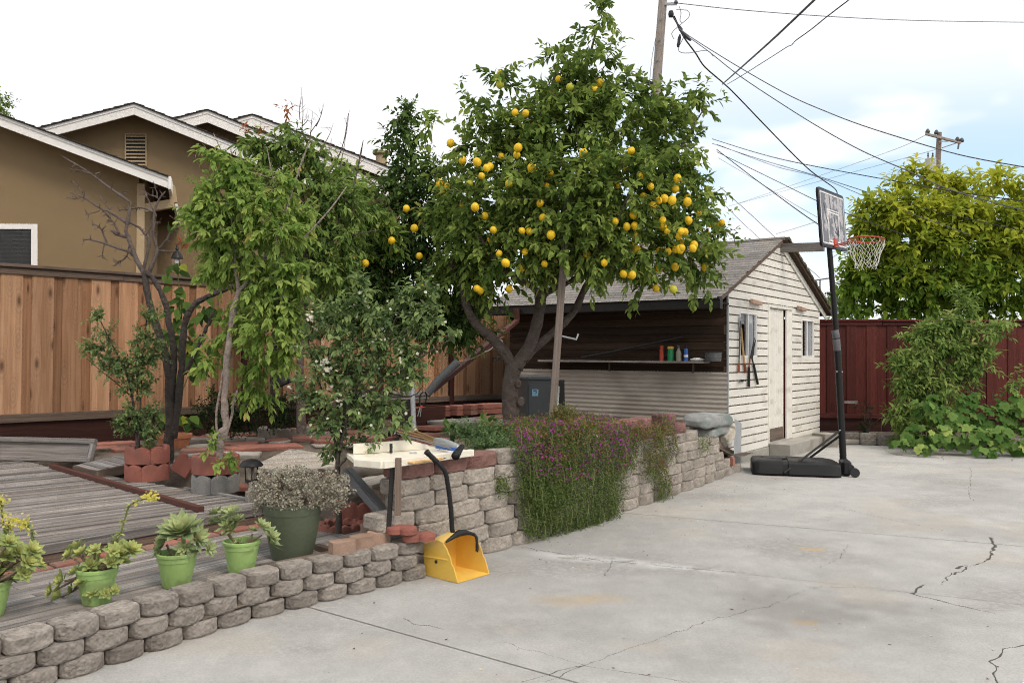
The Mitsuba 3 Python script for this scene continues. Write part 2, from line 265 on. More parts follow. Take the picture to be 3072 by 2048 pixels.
mat('bamboo', speck((0.36, 0.22, 0.09), (0.52, 0.34, 0.16), 12, 0.4, 60), 0.6, 0.3)
mat('label_blue', speck((0.16, 0.36, 0.50), (0.30, 0.50, 0.62), 20, 0.1, 60), 0.5, 0.3)
mat('patch_grey', speck((0.22, 0.205, 0.18), (0.33, 0.31, 0.28), 8, 0.1, 120), 0.9, 0.1)
mat('tape_grey', speck((0.09, 0.09, 0.095), (0.14, 0.14, 0.15), 12, 0.2, 60), 0.5, 0.35)
leafmat('litter', (0.12, 0.09, 0.055), (0.62, 0.55, 0.40), (0.1, 0.05, 0.03), 0.8, 0.2)
mat('board_face', speck((0.12, 0.118, 0.128), (0.165, 0.16, 0.172), 3, 0.0, 40), 0.4, 0.4)
mat('board_peel', speck((0.36, 0.35, 0.37), (0.44, 0.43, 0.45), 6, 0.0, 60), 0.6, 0.3)
mat('transformer_grey', speck((0.42, 0.42, 0.43), (0.5, 0.5, 0.51), 3, 0.05, 20), 0.5, 0.4)
mat('blind', (0.028, 0.025, 0.021), 0.5, 0.3)
mat('handle_red', speck((0.20, 0.06, 0.035), (0.3, 0.1, 0.05), 12, 0.2, 60), 0.5, 0.3)
mat('curtain_grey', speck((0.26, 0.29, 0.32), (0.33, 0.36, 0.39), 6, 0.1, 60), 0.6, 0.3)
mat('strand_green', speck((0.16, 0.20, 0.075), (0.27, 0.30, 0.12), 20, 0.4, 70), 0.7, 0.2)
mat('spout_grey', speck((0.13, 0.13, 0.14), (0.18, 0.18, 0.19), 6, 0.1, 60), 0.5, 0.3)
mat('lemon_green', speck((0.36, 0.36, 0.03), (0.46, 0.44, 0.05), 9, 0.25, 60), 0.38, 0.4, grit(240), 0.002)
leafmat('leaf_bush2', (0.103, 0.184, 0.052), (0.287, 0.391, 0.109), (0.420, 0.320, 0.110), 0.42, 0.7)
leafmat('leaf_climber', (0.05, 0.10, 0.03), (0.13, 0.21, 0.05), (0.30, 0.32, 0.05), 0.45, 0.7)
# the three families
def families():
    S = {k: table(SPECKS, k) for k in SPECKS[0] if k != 'fam'}; W = {k: table(WOODS, k) for k in WOODS[0] if k != 'fam'}; Lf = {k: table(LEAVES, k) for k in LEAVES[0]}
    def idx(x): return mi.UInt32(dr.floor(dr.maximum(x, 0)))
    def sp_col(p, n, uv):
        i = idx(uv.x); r = (uv.x - dr.floor(uv.x) - 0.02) / 0.96; f = pick(S['f'], i); gr = pick(S['grain'], i); df = pick(S['df'], i)
        b = fbm(p.x * f, p.y * f, p.z * f); g = noise(p.x * gr, p.y * gr, p.z * gr); v = pick(S['var'], i); t = dr.clip(b * 0.7 + g * 0.55 - 0.12, 0, 1)
        c = (pick3(S['c1'], i) * (1 - t) + pick3(S['c2'], i) * t) * (1 - v / 2 + v * r)
        d = smoothstep(0.5, 0.72, fbm(p.x * df + 7, p.y * df, p.z * df)) * pick(S['da'], i)
        return c * (1 - d) + pick3(S['dc'], i) * d
    def sp_bump(p, n, uv):
        i = idx(uv.x); f = pick(S['bf'], i); g = pick(S['bg'], i)
        return (fbm(p.x * f, p.y * f, p.z * f, 2) + noise(p.x * g, p.y * g, p.z * g) * 0.35) * pick(S['bs'], i)
    def sp(key): return lambda p, n, uv: pick(S[key], idx(uv.x))
    scene['speckled'] = dict(type='twosided', bsdf={'type': 'bumpmap', 'arbitrary': proc(sp_bump), 'scale': 1.0, 'bsdf': dict(type='principled', base_color=proc(sp_col), roughness=proc(sp('rough')), metallic=proc(sp('metal')), specular=0.3)})
    def wd_col(p, n, uv):
        m = idx(uv.y / 100); L = uv.x; i = dr.floor(uv.y); a = uv.y - i; i = i - 100 * dr.floor(i / 100)
        w = fbm(L * 1.3 + i * 3.1, a * 4 + i * 7.7); var = pick(W['var'], m); c1, c2 = pick3(W['c1'], m), pick3(W['c2'], m)
        g = noise(L * 0.8 + i * 5.3, (a + w * 0.25) * 14 + i * 17.7); h = noise(L * 7, a * pick(W['fine'], m) + i * 31.0)
        t = dr.clip(g * 0.65 + h * 0.45 - 0.05, 0, 1)
        c = (c1 * (1 - t) + c2 * t) * (1 - var / 2 + var * cell_rand(i, 3)) * mix(C(1, 1, 1), C(1.06, 0.98, 0.92), cell_rand(i, 8))
        d1, d2, r = voronoi(L * 1.6 + i * 9.0, (a + i * 3.37) * 1.3); kn = pick(W['knots'], m)
        k = smoothstep(0.13 + 0.08 * cell_rand(i, 11), 0.04, d1) * kn * 0.8 * smoothstep(0.55, 0.75, r); c = c * (1 - k) + c2 * 0.35 * k
        c = c * (1 - 0.16 * kn * (0.5 + 0.5 * dr.sin(d1 * 60)) * smoothstep(0.5, 0.1, d1))
        e = smoothstep(0.45, 0.75, fbm(p.x * 3, p.y * 3, p.z * 3)) * pick(W['wa'], m)
        return c * (1 - e) + pick3(W['wc'], m) * e
    def wd_bump(p, n, uv): return woodbump(p, n, uv) * pick(W['bs'], idx(uv.y / 100))
    def wd_rough(p, n, uv): return pick(W['rough'], idx(uv.y / 100))
    scene['timber'] = dict(type='twosided', bsdf={'type': 'bumpmap', 'arbitrary': proc(wd_bump), 'scale': 1.0, 'bsdf': dict(type='principled', base_color=proc(wd_col), roughness=proc(wd_rough), specular=0.2)})
    def lf_col(p, n, uv):
        i = idx(uv.x); r = (uv.x - dr.floor(uv.x) - 0.02) / 0.96; t = smoothstep(0.1, 0.9, r); e = smoothstep(0.9, 0.97, r)
        return ((pick3(Lf['c1'], i) * (1 - t) + pick3(Lf['c2'], i) * t) * (1 - e) + pick3(Lf['c3'], i) * e) * (0.86 + 0.28 * uv.y)
    scene['leafage'] = dict(type='principledthin', base_color=proc(lf_col), roughness=proc(lambda p, n, uv: pick(Lf['rough'], idx(uv.x))), diff_trans=proc(lambda p, n, uv: pick(Lf['trans'], idx(uv.x))), eta=1.5)
# ================================================================ the ground
def wallb(a): return float(np.interp(a, [0, 1.9, 3.1, 4.3, 5.1, 5.7, 6.9, 7.5, 9.5, 10.97, 14], [4.05, 4.06, 4.09, 4.03, 4.0, 3.96, 3.98, 3.98, 4.03, 4.14, 4.3]))
def lowb(a): return float(np.interp(a, [0, 1.9, 3.1, 4.3], [4.05, 4.05, 4.10, 3.92]))
structure('ground', (np.array([[-400, -60, -0.12], [400, -60, -0.12], [400, 900, -0.12], [-400, 900, -0.12]], float), np.array([[0, 1, 2, 3]])), 'far_ground')
CRACKS = [  # hairline and open cracks in the slab, as photographed: (points in photo pixels, half width in m)
    ([(1640, 2048), (1745, 1992), (1990, 2030), (2110, 2060)], 0.0028), ([(1745, 1992), (1900, 1940), (2080, 1880), (2160, 1852), (2300, 1820), (2390, 1778), (2465, 1757)], 0.0022),
    ([(2975, 1612), (2984, 1640), (2958, 1678)], 0.012), ([(2958, 1680), (2905, 1700), (2890, 1712), (2862, 1722)], 0.007), ([(2900, 1694), (2875, 1706)], 0.012), ([(2860, 1718), (2820, 1745)], 0.006), ([(2774, 1754), (2738, 1778)], 0.010),
    ([(2738, 1779), (2860, 1812), (2945, 1830)], 0.008), ([(2945, 1830), (2990, 1838)], 0.003), ([(2400, 1760), (2560, 1760), (2738, 1778)], 0.0022),
    ([(3072, 1930), (3010, 1945), (2980, 1985), (2990, 2048)], 0.005), ([(1210, 1855), (1240, 1868), (1335, 1884)], 0.004), ([(1500, 1925), (1750, 1990)], 0.0018),
    ([(1835, 1680), (1838, 1694), (1815, 1725)], 0.003), ([(2530, 1525), (2680, 1560), (2830, 1590)], 0.003), ([(2912, 1400), (2910, 1460), (2905, 1490), (2925, 1502)], 0.003),
    ([(3050, 1358), (3035, 1382)], 0.006), ([(2825, 1366), (2830, 1380)], 0.004), ([(1565, 1640), (1800, 1680), (2225, 1717)], 0.004), ([(2460, 1700), (2520, 1672), (2550, 1630)], 0.002), ([(1560, 2048), (1745, 1992)], 0.003)]
SEG = []
for pts, hw in CRACKS:
    q = [gz(x, y) for x, y in pts]
    SEG += [(q[i][0], q[i][1], q[i + 1][0], q[i + 1][1], hw) for i in range(len(q) - 1)]
WJ0, WJ1 = gz(1570, 1650), gz(2225, 1722)
def concrete(p, n, uv):
    x, y = p.x, p.y
    big = fbm(x * 0.55, y * 0.8 + 3, 0.0, 4); mid = fbm(x * 2.2 + 5, y * 3.0, 1.0, 4); g = noise(x * 140, y * 140)
    c = mix((0.362, 0.358, 0.345), (0.298, 0.294, 0.284), smoothstep(0.3, 0.72, big * 0.55 + mid * 0.45)) * (0.90 + 0.2 * g)
    c = c * (0.9 + 0.2 * fbm(x * 9, y * 9))
    st = smoothstep(0.53, 0.74, fbm(x * 0.9 + 11, y * 1.3 + 2.0, 2.0, 4)); sp = smoothstep(0.35, 0.62, noise(x * 38, y * 38) * 0.6 + fbm(x * 9, y * 9) * 0.5)
    c = mix(c, C(0.165, 0.15, 0.137), st * (0.07 + 0.27 * sp))                                           # grey wear
    c = mix(c, C(0.42, 0.31, 0.18), smoothstep(0.6, 0.8, fbm(x * 1.3 + 31, y * 2.0 + 9, 4.0)) * 0.12)      # rust tint
    for sx, sy, r in ((2438, 1647, 0.16), (2420, 1868, 0.10), (1840, 1642, 0.06), (1700, 1800, 0.32), (1810, 1795, 0.25)):
        q = gz(sx, sy); d = dr.sqrt(dr.square((x - q[0])) + dr.square((y - q[1]) * 1.6)) + (noise(x * 18, y * 18) - 0.5) * 0.10
        c = mix(c, C(0.44, 0.29, 0.10), smoothstep(r, r * 0.2, d) * (0.5 if r < 0.2 else 0.22))
    q = gz(2420, 1820); d = dr.sqrt(dr.square((x - q[0]) * 0.75) + dr.square(y - q[1])) + (fbm(x * 4, y * 4) - 0.5) * 0.8
    c = mix(c, C(0.17, 0.16, 0.15), smoothstep(0.6, 0.1, d) * 0.5)
    wx = x + (noise(x * 13, y * 13, 3.0) - 0.5) * 0.035; wy = y + (noise(x * 13 + 40, y * 13, 5.0) - 0.5) * 0.035
    dx, dy = float(WJ1[0] - WJ0[0]), float(WJ1[1] - WJ0[1]); L = math.hypot(dx, dy)
    t = ((x - float(WJ0[0])) * dx + (y - float(WJ0[1])) * dy) / L ** 2; off = ((x - float(WJ0[0])) * dy - (y - float(WJ0[1])) * dx) / L
    band = smoothstep(0.17, 0.02, dr.abs(off + (fbm(x * 3, y * 3) - 0.5) * 0.22)) * smoothstep(-0.02, 0.15, t) * smoothstep(1.03, 0.8, t)
    c = mix(c, C(0.52, 0.52, 0.52), band * 0.55 * smoothstep(0.32, 0.55, fbm(x * 7, y * 16)))              # whitish residue on the old joint
    k = mi.Float(0)
    for x0, y0, x1, y1, hw in SEG:
        ex, ey = float(x1 - x0), float(y1 - y0); l2 = ex * ex + ey * ey
        tt = dr.clip(((wx - float(x0)) * ex + (wy - float(y0)) * ey) / l2, 0, 1)
        dd = dr.sqrt(dr.square(wx - float(x0) - tt * ex) + dr.square(wy - float(y0) - tt * ey))
        w = hw * (0.30 + 0.8 * noise(x * 24, y * 24, 8.0))
        k = dr.maximum(k, smoothstep(w * 1.7, w * 0.6, dd))
    return mix(c, C(0.045, 0.035, 0.03), k * 0.9)
mat('concrete', concrete, 0.88, 0.2, grit(55, 160), 0.0025)
FENCE_Y = 16.0
outer = [ab(-8, wallb(0) + 0.08)[:2]] + [ab(a, wallb(a) + 0.06)[:2] for a in np.arange(0, 11.0, 0.5)] + [ab(11.1, 4.5)[:2], ab(16.2, 4.5)[:2], (5.66, 14.98), (5.9, 14.9), (7.5, 14.2), (9.5, 13.6), (14, 13.2), (14, -6), (-3, -6)]
patio = sg.Polygon(outer).buffer(0)
patio = sg.Polygon(patio.exterior)
def long(p, q, k=30): d = (q - p)[:2] / np.linalg.norm((q - p)[:2]); return sg.LineString([p[:2] - d * k, q[:2] + d * k])
JO = [(gz(947, 1826), gz(1737, 2048)), (gz(1580, 1648), gz(2736, 1776)), (gz(1900, 1540), gz(3072, 1638)), (gz(2520, 1398), gz(3072, 1385)), (ab(0.9, 4), ab(0.95, 0))]
cut = patio
for i, (p, q) in enumerate(JO): cut = cut.difference(long(p, q).buffer(0.0075 if i != 1 else 0.003))
k0 = fresh('concrete_patio'); labels[k0] = dict(kind='structure')
for pg in sorted(cut.geoms, key=lambda g: -g.area):
    if pg.area < 0.02: continue
    v, f = prism(pg, 0.05); v[:, 2] -= 0.05
    part(k0, 'slab', (v, f), 'concrete')
structure('joint_bed', (np.array([[-8, -8, -0.03], [16, -8, -0.03], [16, 17, -0.03], [-8, 17, -0.03]], float), np.array([[0, 1, 2, 3]])), 'soil')
def H(a, b):                                    # the raised garden behind the block walls
    a, b = np.asarray(a, float), np.asarray(b, float)
    near = 0.36 + 0.36 * sst(4.7, 6.4, a - 1.6 * sst(5.1, 6.3, b)); far = 0.40 + 0.10 * sst(4, 12, a)
    h = near + (far - near) * sst(6.3, 9.0, b)
    h = h + (0.60 - h) * sst(9.8, 11.0, a)
    h = np.where(a < 4.75, np.where(b < 5.62, 0.10, np.minimum(h, 0.24)), h)
    h = np.where((a < 5.3) & (b < 5.1), 0.10, h)
    return h - 0.16 * sst(8.5, 9.3, a) * sst(4.75, 4.4, b) - 0.22 * sst(9.3, 10.6, a) * sst(4.9, 4.3, b)
def gnd(sx, sy):                                # the point of the raised garden seen at a photo pixel
    z = 0.4
    for _ in range(30):
        p = gz(sx, sy, z); z = 0.6 * z + 0.4 * float(H(*toab(p)))
    return np.array([*gz(sx, sy, z)[:2], z])
ga, gb = np.meshgrid(np.concatenate([np.arange(-3, 4.7, 0.25), [4.72, 4.78], np.arange(4.9, 11.4, 0.1), [11.35]]), np.concatenate([[4.1], np.arange(4.2, 11.6, 0.12)]), indexing='ij')
gzv = H(ga, gb) + (meshkit.fbm(np.stack([ga * 3, gb * 3, ga * 0], -1), 4, 3) - 0.5) * 0.05
P = E * ga[..., None] + N * gb[..., None] + Z * gzv[..., None]; n0, n1 = ga.shape
ii, jj = np.meshgrid(np.arange(n0 - 1), np.arange(n1 - 1), indexing='ij'); a_ = ii * n1 + jj
structure('garden_soil', (P.reshape(-1, 3), np.stack([a_, a_ + n1, a_ + n1 + 1, a_ + 1], -1).reshape(-1, 4)), 'soil', True)
# ================================================================ block walls
BH = 0.089
def wblock(w, d, h, seed, rough=0.008):
    prof = [(-0.5, 0.055), (-0.44, 0.030), (-0.34, 0.014), (-0.2, 0.004), (-0.07, 0), (0.07, 0), (0.2, 0.004), (0.34, 0.014), (0.44, 0.030), (0.5, 0.055)]
    pl = np.array([(x * w, y) for x, y in prof] + [(0.44 * w, d), (-0.44 * w, d)]); m = len(pl); c = pl.mean(0)
    zs = [0.0, 0.013, h * 0.5, h - 0.013, h]; ins = [0.011, 0, 0, 0, 0.012]; V = []
    for k, (z, i) in enumerate(zip(zs, ins)):
        q = pl + (c - pl) / np.linalg.norm(c - pl, axis=1, keepdims=True) * i; o = np.zeros(m)
        nn = meshkit.noise(np.stack([np.arange(m) * 1.37 + seed * 7.1, np.full(m, k * 1.9), np.full(m, seed * 3.3)], -1)) - 0.5
        o[:10] = nn[:10] * 2 * rough * (1.0 if 0 < k < 4 else 0.5)
        V.append(np.stack([q[:, 0], q[:, 1] + o, np.full(m, z) + (nn * 0.003 if k in (0, 4) else 0)], 1))
    V = np.vstack(V); F = []
    for k in range(4):
        for i in range(m): F.append([k * m + i, k * m + (i + 1) % m, (k + 1) * m + (i + 1) % m, (k + 1) * m + i])
    F = np.array(F); F = np.vstack([F[:, [0, 1, 2]], F[:, [0, 2, 3]]])
    V = np.vstack([V, [[*c, 0], [*c, h]]]); i = np.arange(m)
    F = np.vstack([F, np.stack([(i + 1) % m, i, np.full(m, 5 * m)], 1), np.stack([4 * m + i, 4 * m + (i + 1) % m, np.full(m, 5 * m + 1)], 1)])
    return V, F
rngB = np.random.default_rng(11)
def course(key, a0, a1, z, fb, mats, w=0.225, shift=0.0, back=0.0, d=0.17, h=BH, rough=0.008, miss=()):
    a = a0 - shift * w; k = 0
    while a < a1 - 0.3 * w:
        ww = w * (1 + rngB.uniform(-0.03, 0.03)); m_ = min(a + ww, a1 + 0.5 * ww)
        c0 = a + ww / 2; b0, b1 = fb(a), fb(a + ww); ang = math.atan2(b1 - b0, ww)
        if k not in miss and c0 > a0 - 0.3 * w:
            ex = E * math.cos(ang) + N * math.sin(ang); ey = unit(np.cross(Z, ex)) * 1.0
            v, f = wblock(ww - 0.010, d, h - 0.004, int(rngB.integers(1000)), rough)
            yaw = rngB.uniform(-0.03, 0.03); x = v[:, 0] * math.cos(yaw) - v[:, 1] * math.sin(yaw); y = v[:, 0] * math.sin(yaw) + v[:, 1] * math.cos(yaw)
            base = ab(c0, (b0 + b1) / 2 + back + rngB.uniform(-0.006, 0.006), z + rngB.uniform(0, 0.002))
            part(key, 'block', (base + x[:, None] * ex + y[:, None] * ey + v[:, 2:3] * Z, f), mats[k % len(mats)] if isinstance(mats, list) else mats)
        a += ww; k += 1
low = thing('low_block_wall', 'low three course wall of rough grey blocks edging the deck in the foreground', 'wall')
course(low, 0.6, 4.42, 0.0, lowb, 'block_grey', 0.224, 0.0, 0.0); course(low, 0.6, 4.38, BH, lowb, 'block_grey', 0.224, 0.5, 0.01); course(low, 0.6, 4.40, 2 * BH, lowb, 'block_grey', 0.224, 0.05, 0.022)
tall = thing('tall_block_wall', 'tall stacked retaining wall of tan blocks with some reddish blocks on top', 'wall')
TW, TH = 0.37, 0.113
for k in range(7):
    a0 = {6: 4.27, 5: 4.26, 4: 4.28, 3: 4.07, 2: 4.62, 1: 4.5, 0: 4.55}[k]
    a1 = {0: 10.95, 1: 10.72, 2: 10.42, 3: 10.18, 4: 9.95, 5: 9.32, 6: 9.08}[k]
    mats = ['block_red'] * 3 + ['block_tan'] * 5 + ['block_red'] * 8 if k == 6 else 'block_tan'
    course(tall, a0, a1, k * TH, wallb, mats, TW * (1.0 if k != 3 else 0.97), {5: 0.08, 4: 0.0, 3: 0.0, 6: 0.0}.get(k, 0.45 if k % 2 == 0 else 0.05), 0.007 * k, 0.22, h=TH, rough=0.012)
course(tall, 7.25, 8.9, 7 * TH, wallb, ['block_red'], 0.33, 0.2, 0.055, 0.2, h=TH, rough=0.012, miss=(3,))
# ================================================================ decks
deck = thing('lower_deck', 'weathered grey plank deck strip behind the low block wall', 'deck')
b = 4.20; k = 0
while b < 5.42:
    w = 0.078
    for s0, s1 in ((0.2, 2.2 + 0.9 * (k % 3)), (2.206 + 0.9 * (k % 3), 4.55 if b < 4.7 else 4.35)):
        part(deck, 'board', board(ab(s0, b + w / 2, 0.187), ab(s1, b + w / 2, 0.187), w - 0.007, 0.026), 'old_grey_wood')
    b += w; k += 1
part(deck, 'joist', board(ab(4.3, 4.22, 0.215), ab(3.30, 4.36, 0.215), 0.07, 0.04), 'rail_wood')
deck2 = thing('upper_deck', 'larger weathered grey plank deck raised one step above the strip', 'deck')
pj0, pj1 = gz(155, 1401, 0.34), gz(604, 1532, 0.34)
dd = unit((pj1 - pj0) * [1, 1, 0]); gd = np.array([-dd[1], dd[0], 0]); gd = gd if gd[1] > 0 else -gd     # gd: the way the deck boards run
edge = sg.LineString([ab(-6, 5.62)[:2], ab(9, 5.62)[:2]])
FD = unit(np.array([0.6974, 0.7167, 0])); F0 = np.array([-6.0, 9.7, 0]); FN = np.array([FD[1], -FD[0], 0])
def halfplane(p, q, side=1, k=40):
    p, q = np.asarray(p)[:2], np.asarray(q)[:2]; d = unit(q - p); n = np.array([-d[1], d[0]]) * side
    return sg.Polygon([p - d * k, q + d * k, q + d * k + n * k, p - d * k + n * k])
region = halfplane(ab(0, 5.60), ab(5, 5.60), 1).intersection(halfplane(F0 + FN * 0.45, F0 + FN * 0.45 + FD, -1)).intersection(halfplane(ab(4.35, 5), ab(4.35, 8), 1))
def deckboards(key, reg, d, w, z, t=0.026, matn='old_grey_wood', gap=0.013):
    n_ = np.array([-d[1], d[0]]); c = np.array(reg.centroid.coords[0]); k = -60
    for k in range(-70, 70):
        o = c + n_ * (k * w); line = sg.Polygon([o - d[:2] * 30 - n_ * (w / 2 - gap / 2), o + d[:2] * 30 - n_ * (w / 2 - gap / 2), o + d[:2] * 30 + n_ * (w / 2 - gap / 2), o - d[:2] * 30 + n_ * (w / 2 - gap / 2)])
        pc = reg.intersection(line)
        for pg in getattr(pc, 'geoms', [pc]):
            if pg.is_empty or pg.geom_type != 'Polygon' or pg.area < 0.004: continue
            v, f = prism(pg, t); _bid[0] += 1
            s = (v[:, :2] - o) @ d[:2]; l = ((v[:, :2] - o) @ n_) / w
            v[:, 2] += z - t + 0.004 * math.sin(k * 2.7) * (1 if t < 0.03 else 0)
            part(key, 'board', (v, f, np.stack([s + 40 + (k * 1.37) % 3, (_bid[0] % 97) + 0.5 + 0.84 * l], 1)), matn)
left = region.intersection(halfplane(pj0, pj1, -1)).intersection(halfplane(ab(-1.2, 0), ab(-1.2, 1), -1)); rightr = region.intersection(halfplane(pj0, pj1, 1))
if left.centroid.x > rightr.centroid.x: left, rightr = region.intersection(halfplane(pj0, pj1, 1)).intersection(halfplane(ab(-1.2, 0), ab(-1.2, 1), -1)), region.intersection(halfplane(pj0, pj1, -1))
deckboards(deck2, left, gd, 0.075, 0.33); rightr = rightr.intersection(halfplane(gnd(380, 1440) + 0 * Z, gnd(700, 1400), 1).union(halfplane(ab(4.36, 5), ab(4.36, 8), 1)))
deckboards(deck2, rightr, gd, 0.075, 0.33)
part(deck2, 'trim_strip', board(pj0 + Z * 0.012, pj1 + Z * 0.012, 0.05, 0.045), 'brown_paint')
for z, o, t in ((0.30, 0.0, 0.05), (0.235, 0.015, 0.04)):
    part(deck2, 'fascia_board', board(ab(-1, 5.585 + o, z), ab(4.35, 5.585 + o, z), 0.062, 0.03, nrm=N), 'old_grey_wood' if z > 0.25 else 'rail_wood')
part(deck2, 'end_board', board(ab(4.37, 5.6, 0.27), ab(4.37, 6.9, 0.27), 0.15, 0.03, nrm=E), 'old_grey_wood')
for k in range(13):                              # red brick edging at the foot of the step
    a = 0.6 + 0.3 * k; part(deck2, 'step_brick', box(ab(a, 5.50, 0.185 + 0.004 * (k % 3)), (0.285, 0.12, 0.055), math.atan2(E[1], E[0]) + 0.02 * math.sin(k * 5), 0.008), 'paver_red')
# small raised deck corner by the red planter, boards run the other way
sm = thing('small_platform', 'small dark edged plank platform between grey frame and red planter', 'deck')
q = [gz(x, y, 0.40) for x, y in ((222, 1398), (345, 1370), (400, 1372), (392, 1392), (290, 1412))]
pgs = sg.Polygon([p[:2] for p in q]).buffer(0)
deckboards(sm, pgs, dd, 0.09, 0.41)
for i in range(len(q)): part(sm, 'edge_board', board(q[i] * [1, 1, 0] + Z * 0.36, q[(i + 1) % len(q)] * [1, 1, 0] + Z * 0.36, 0.09, 0.03, nrm=np.cross(unit(q[(i + 1) % len(q)] - q[i]), Z)), 'rail_wood')
lg = thing('weathered_panel', 'long grey framed timber panel lying on its side against the fence foot', 'panel')
pa, pb_ = gnd(-60, 1402), gnd(277, 1376); pa[2] = pb_[2] = 0.33; nl = np.array([(pb_ - pa)[1], -(pb_ - pa)[0], 0]); nl = unit(nl)
up_ = unit(Z * 1.0 - nl * 0.35); L_ = np.linalg.norm(pb_ - pa); hgt = 0.26
pn = np.cross(unit(pb_ - pa), up_)
part(lg, 'panel', board(pa + up_ * hgt / 2 - pn * 0.0, pb_ + up_ * hgt / 2, hgt, 0.02, nrm=pn), 'old_grey_wood')
part(lg, 'rail', board(pa + up_ * (hgt - 0.02) + pn * 0.025, pb_ + up_ * (hgt - 0.02) + pn * 0.025, 0.055, 0.05, nrm=pn), 'old_grey_wood')
part(lg, 'rail', board(pa + up_ * 0.02 + pn * 0.03, pb_ + up_ * 0.02 + pn * 0.03, 0.05, 0.055, nrm=pn), 'old_grey_wood')
part(lg, 'stile', board(pb_ + up_ * 0.046 + pn * 0.026 - unit(pb_ - pa) * 0.03, pb_ + up_ * (hgt - 0.05) + pn * 0.026 - unit(pb_ - pa) * 0.03, 0.055, 0.045, nrm=pn), 'old_grey_wood')
# ================================================================ the cedar fence
rngF = np.random.default_rng(3)
cf = thing('cedar_fence', 'new cedar board fence with dark kickboard along the left side of the yard', 'fence')
def fpt(s, z, o=0.0): return F0 + FD * s + FN * o + Z * z
FT = lambda s: 2.60 + 0.0 * s
s = -1.0; k = 0
while s < 9.2:
    w = 0.225 if k % 2 == 0 else 0.115
    wv = w * rngF.uniform(0.92, 1.06); o = 0.022 if k % 2 == 0 else 0.0
    part(cf, 'board', board(fpt(s + wv / 2, 0.80, o), fpt(s + wv / 2, 2.575, o), wv + (0.012 if k % 2 == 0 else 0.03), 0.017, nrm=FN, b=0.004), 'cedar' if k % 2 == 0 else 'cedar_dark')
    s += wv; k += 1
for i, s in enumerate((-0.9, 1.37, 3.64, 5.91, 8.15)):
    e = min(s + 2.27, 9.15)
    part(cf, 'top_cap', board(fpt(s, 2.592, 0.02), fpt(e - 0.004, 2.592, 0.02), 0.14, 0.036), 'rail_wood')
    part(cf, 'fascia_board', board(fpt(s, 2.53, 0.045), fpt(e - 0.004, 2.53, 0.045), 0.075, 0.02, nrm=FN), 'rail_wood')
    part(cf, 'bottom_rail', board(fpt(s, 0.79, 0.055), fpt(e - 0.004, 0.79, 0.055), 0.10, 0.035, nrm=FN), 'rail_wood')
    part(cf, 'kickboard', board(fpt(s, 0.565, 0.01), fpt(e - 0.004, 0.565, 0.01), 0.345, 0.03, nrm=FN), 'dark_stain')
for s in (-0.93, 3.05, 5.45, 7.0, 9.1):
    part(cf, 'post', board(fpt(s, 0.3, 0.065), fpt(s, 2.572, 0.065), 0.10, 0.045, nrm=FN), 'dark_stain')
# ================================================================ the red fence at the back
rf = thing('red_fence', 'dark red stained board fence closing the back of the patio', 'fence')
RA, RB = np.array([5.0, 16.25, 0]), np.array([16.0, 15.4, 0]); RD = unit(RB - RA); RN = np.array([RD[1], -RD[0], 0])
def rpt(s, z, o=0.0): return RA + RD * s + RN * o + Z * z
s = 0.0; k = 0
while s < 10.9:
    w = 0.19 * rngF.uniform(0.95, 1.03); o = 0.0 if k % 2 else 0.018
    part(rf, 'board', board(rpt(s + w / 2, 0.42, o), rpt(s + w / 2, 2.26, o), w + (0.0 if k % 2 == 0 else 0.03), 0.016, nrm=RN, b=0.004), 'red_stain')
    s += w; k += 1
for i in range(5):
    s, e = i * 2.2, i * 2.2 + 2.19
    part(rf, 'top_cap', board(rpt(s, 2.275, 0.01), rpt(e, 2.275, 0.01), 0.14, 0.035), 'red_stain')
    part(rf, 'fascia_board', board(rpt(s, 2.215, 0.04), rpt(e, 2.215, 0.04), 0.07, 0.018, nrm=RN), 'red_stain')
    part(rf, 'bottom_rail', board(rpt(s, 0.42, 0.045), rpt(e, 0.42, 0.045), 0.09, 0.03, nrm=RN), 'red_stain')
    part(rf, 'kickboard', board(rpt(s, 0.15, 0.0), rpt(e, 0.15, 0.0), 0.46, 0.03, nrm=RN), 'dark_stain')
# planting bed in front of it
bed = sg.Polygon([(5.3, 16.2), (5.72, 15.05), (5.95, 14.98), (7.5, 14.28), (9.5, 13.68), (14, 13.28), (14, 15.6)])
v, f = prism(bed, 0.14); v[:, 2] -= 0.02; structure('planting_bed', (v, f), 'soil')
ke = thing('bed_edging', 'single row of rough grey blocks edging the bed along the red fence', 'wall')
ep = np.array([(5.70, 15.0), (5.95, 14.9), (7.5, 14.2), (9.5, 13.6), (13, 13.25)]); s = 0.0
eseg = np.concatenate([[0], np.cumsum(np.linalg.norm(np.diff(ep, axis=0), axis=1))])
while s < eseg[-1] - 0.3:
    p = np.array([np.interp(s + 0.14, eseg, ep[:, i]) for i in (0, 1)]); q = np.array([np.interp(s + 0.24, eseg, ep[:, i]) for i in (0, 1)]); d = unit(q - p)
    v, f = wblock(0.27, 0.18, 0.10, int(rngB.integers(1000)), 0.01); ex = np.array([d[0], d[1], 0]); ey = np.array([-d[1], d[0], 0])
    for lv in range(2 if 0.15 < (s % 3.1) else 1):
        part(ke, 'block', (np.array([*p, lv * 0.1]) + ey * 0.02 * lv + v[:, :1] * ex + v[:, 1:2] * ey + v[:, 2:3] * Z, f), 'block_grey' if (int(s * 7) % 3) else 'block_tan')
    s += 0.28
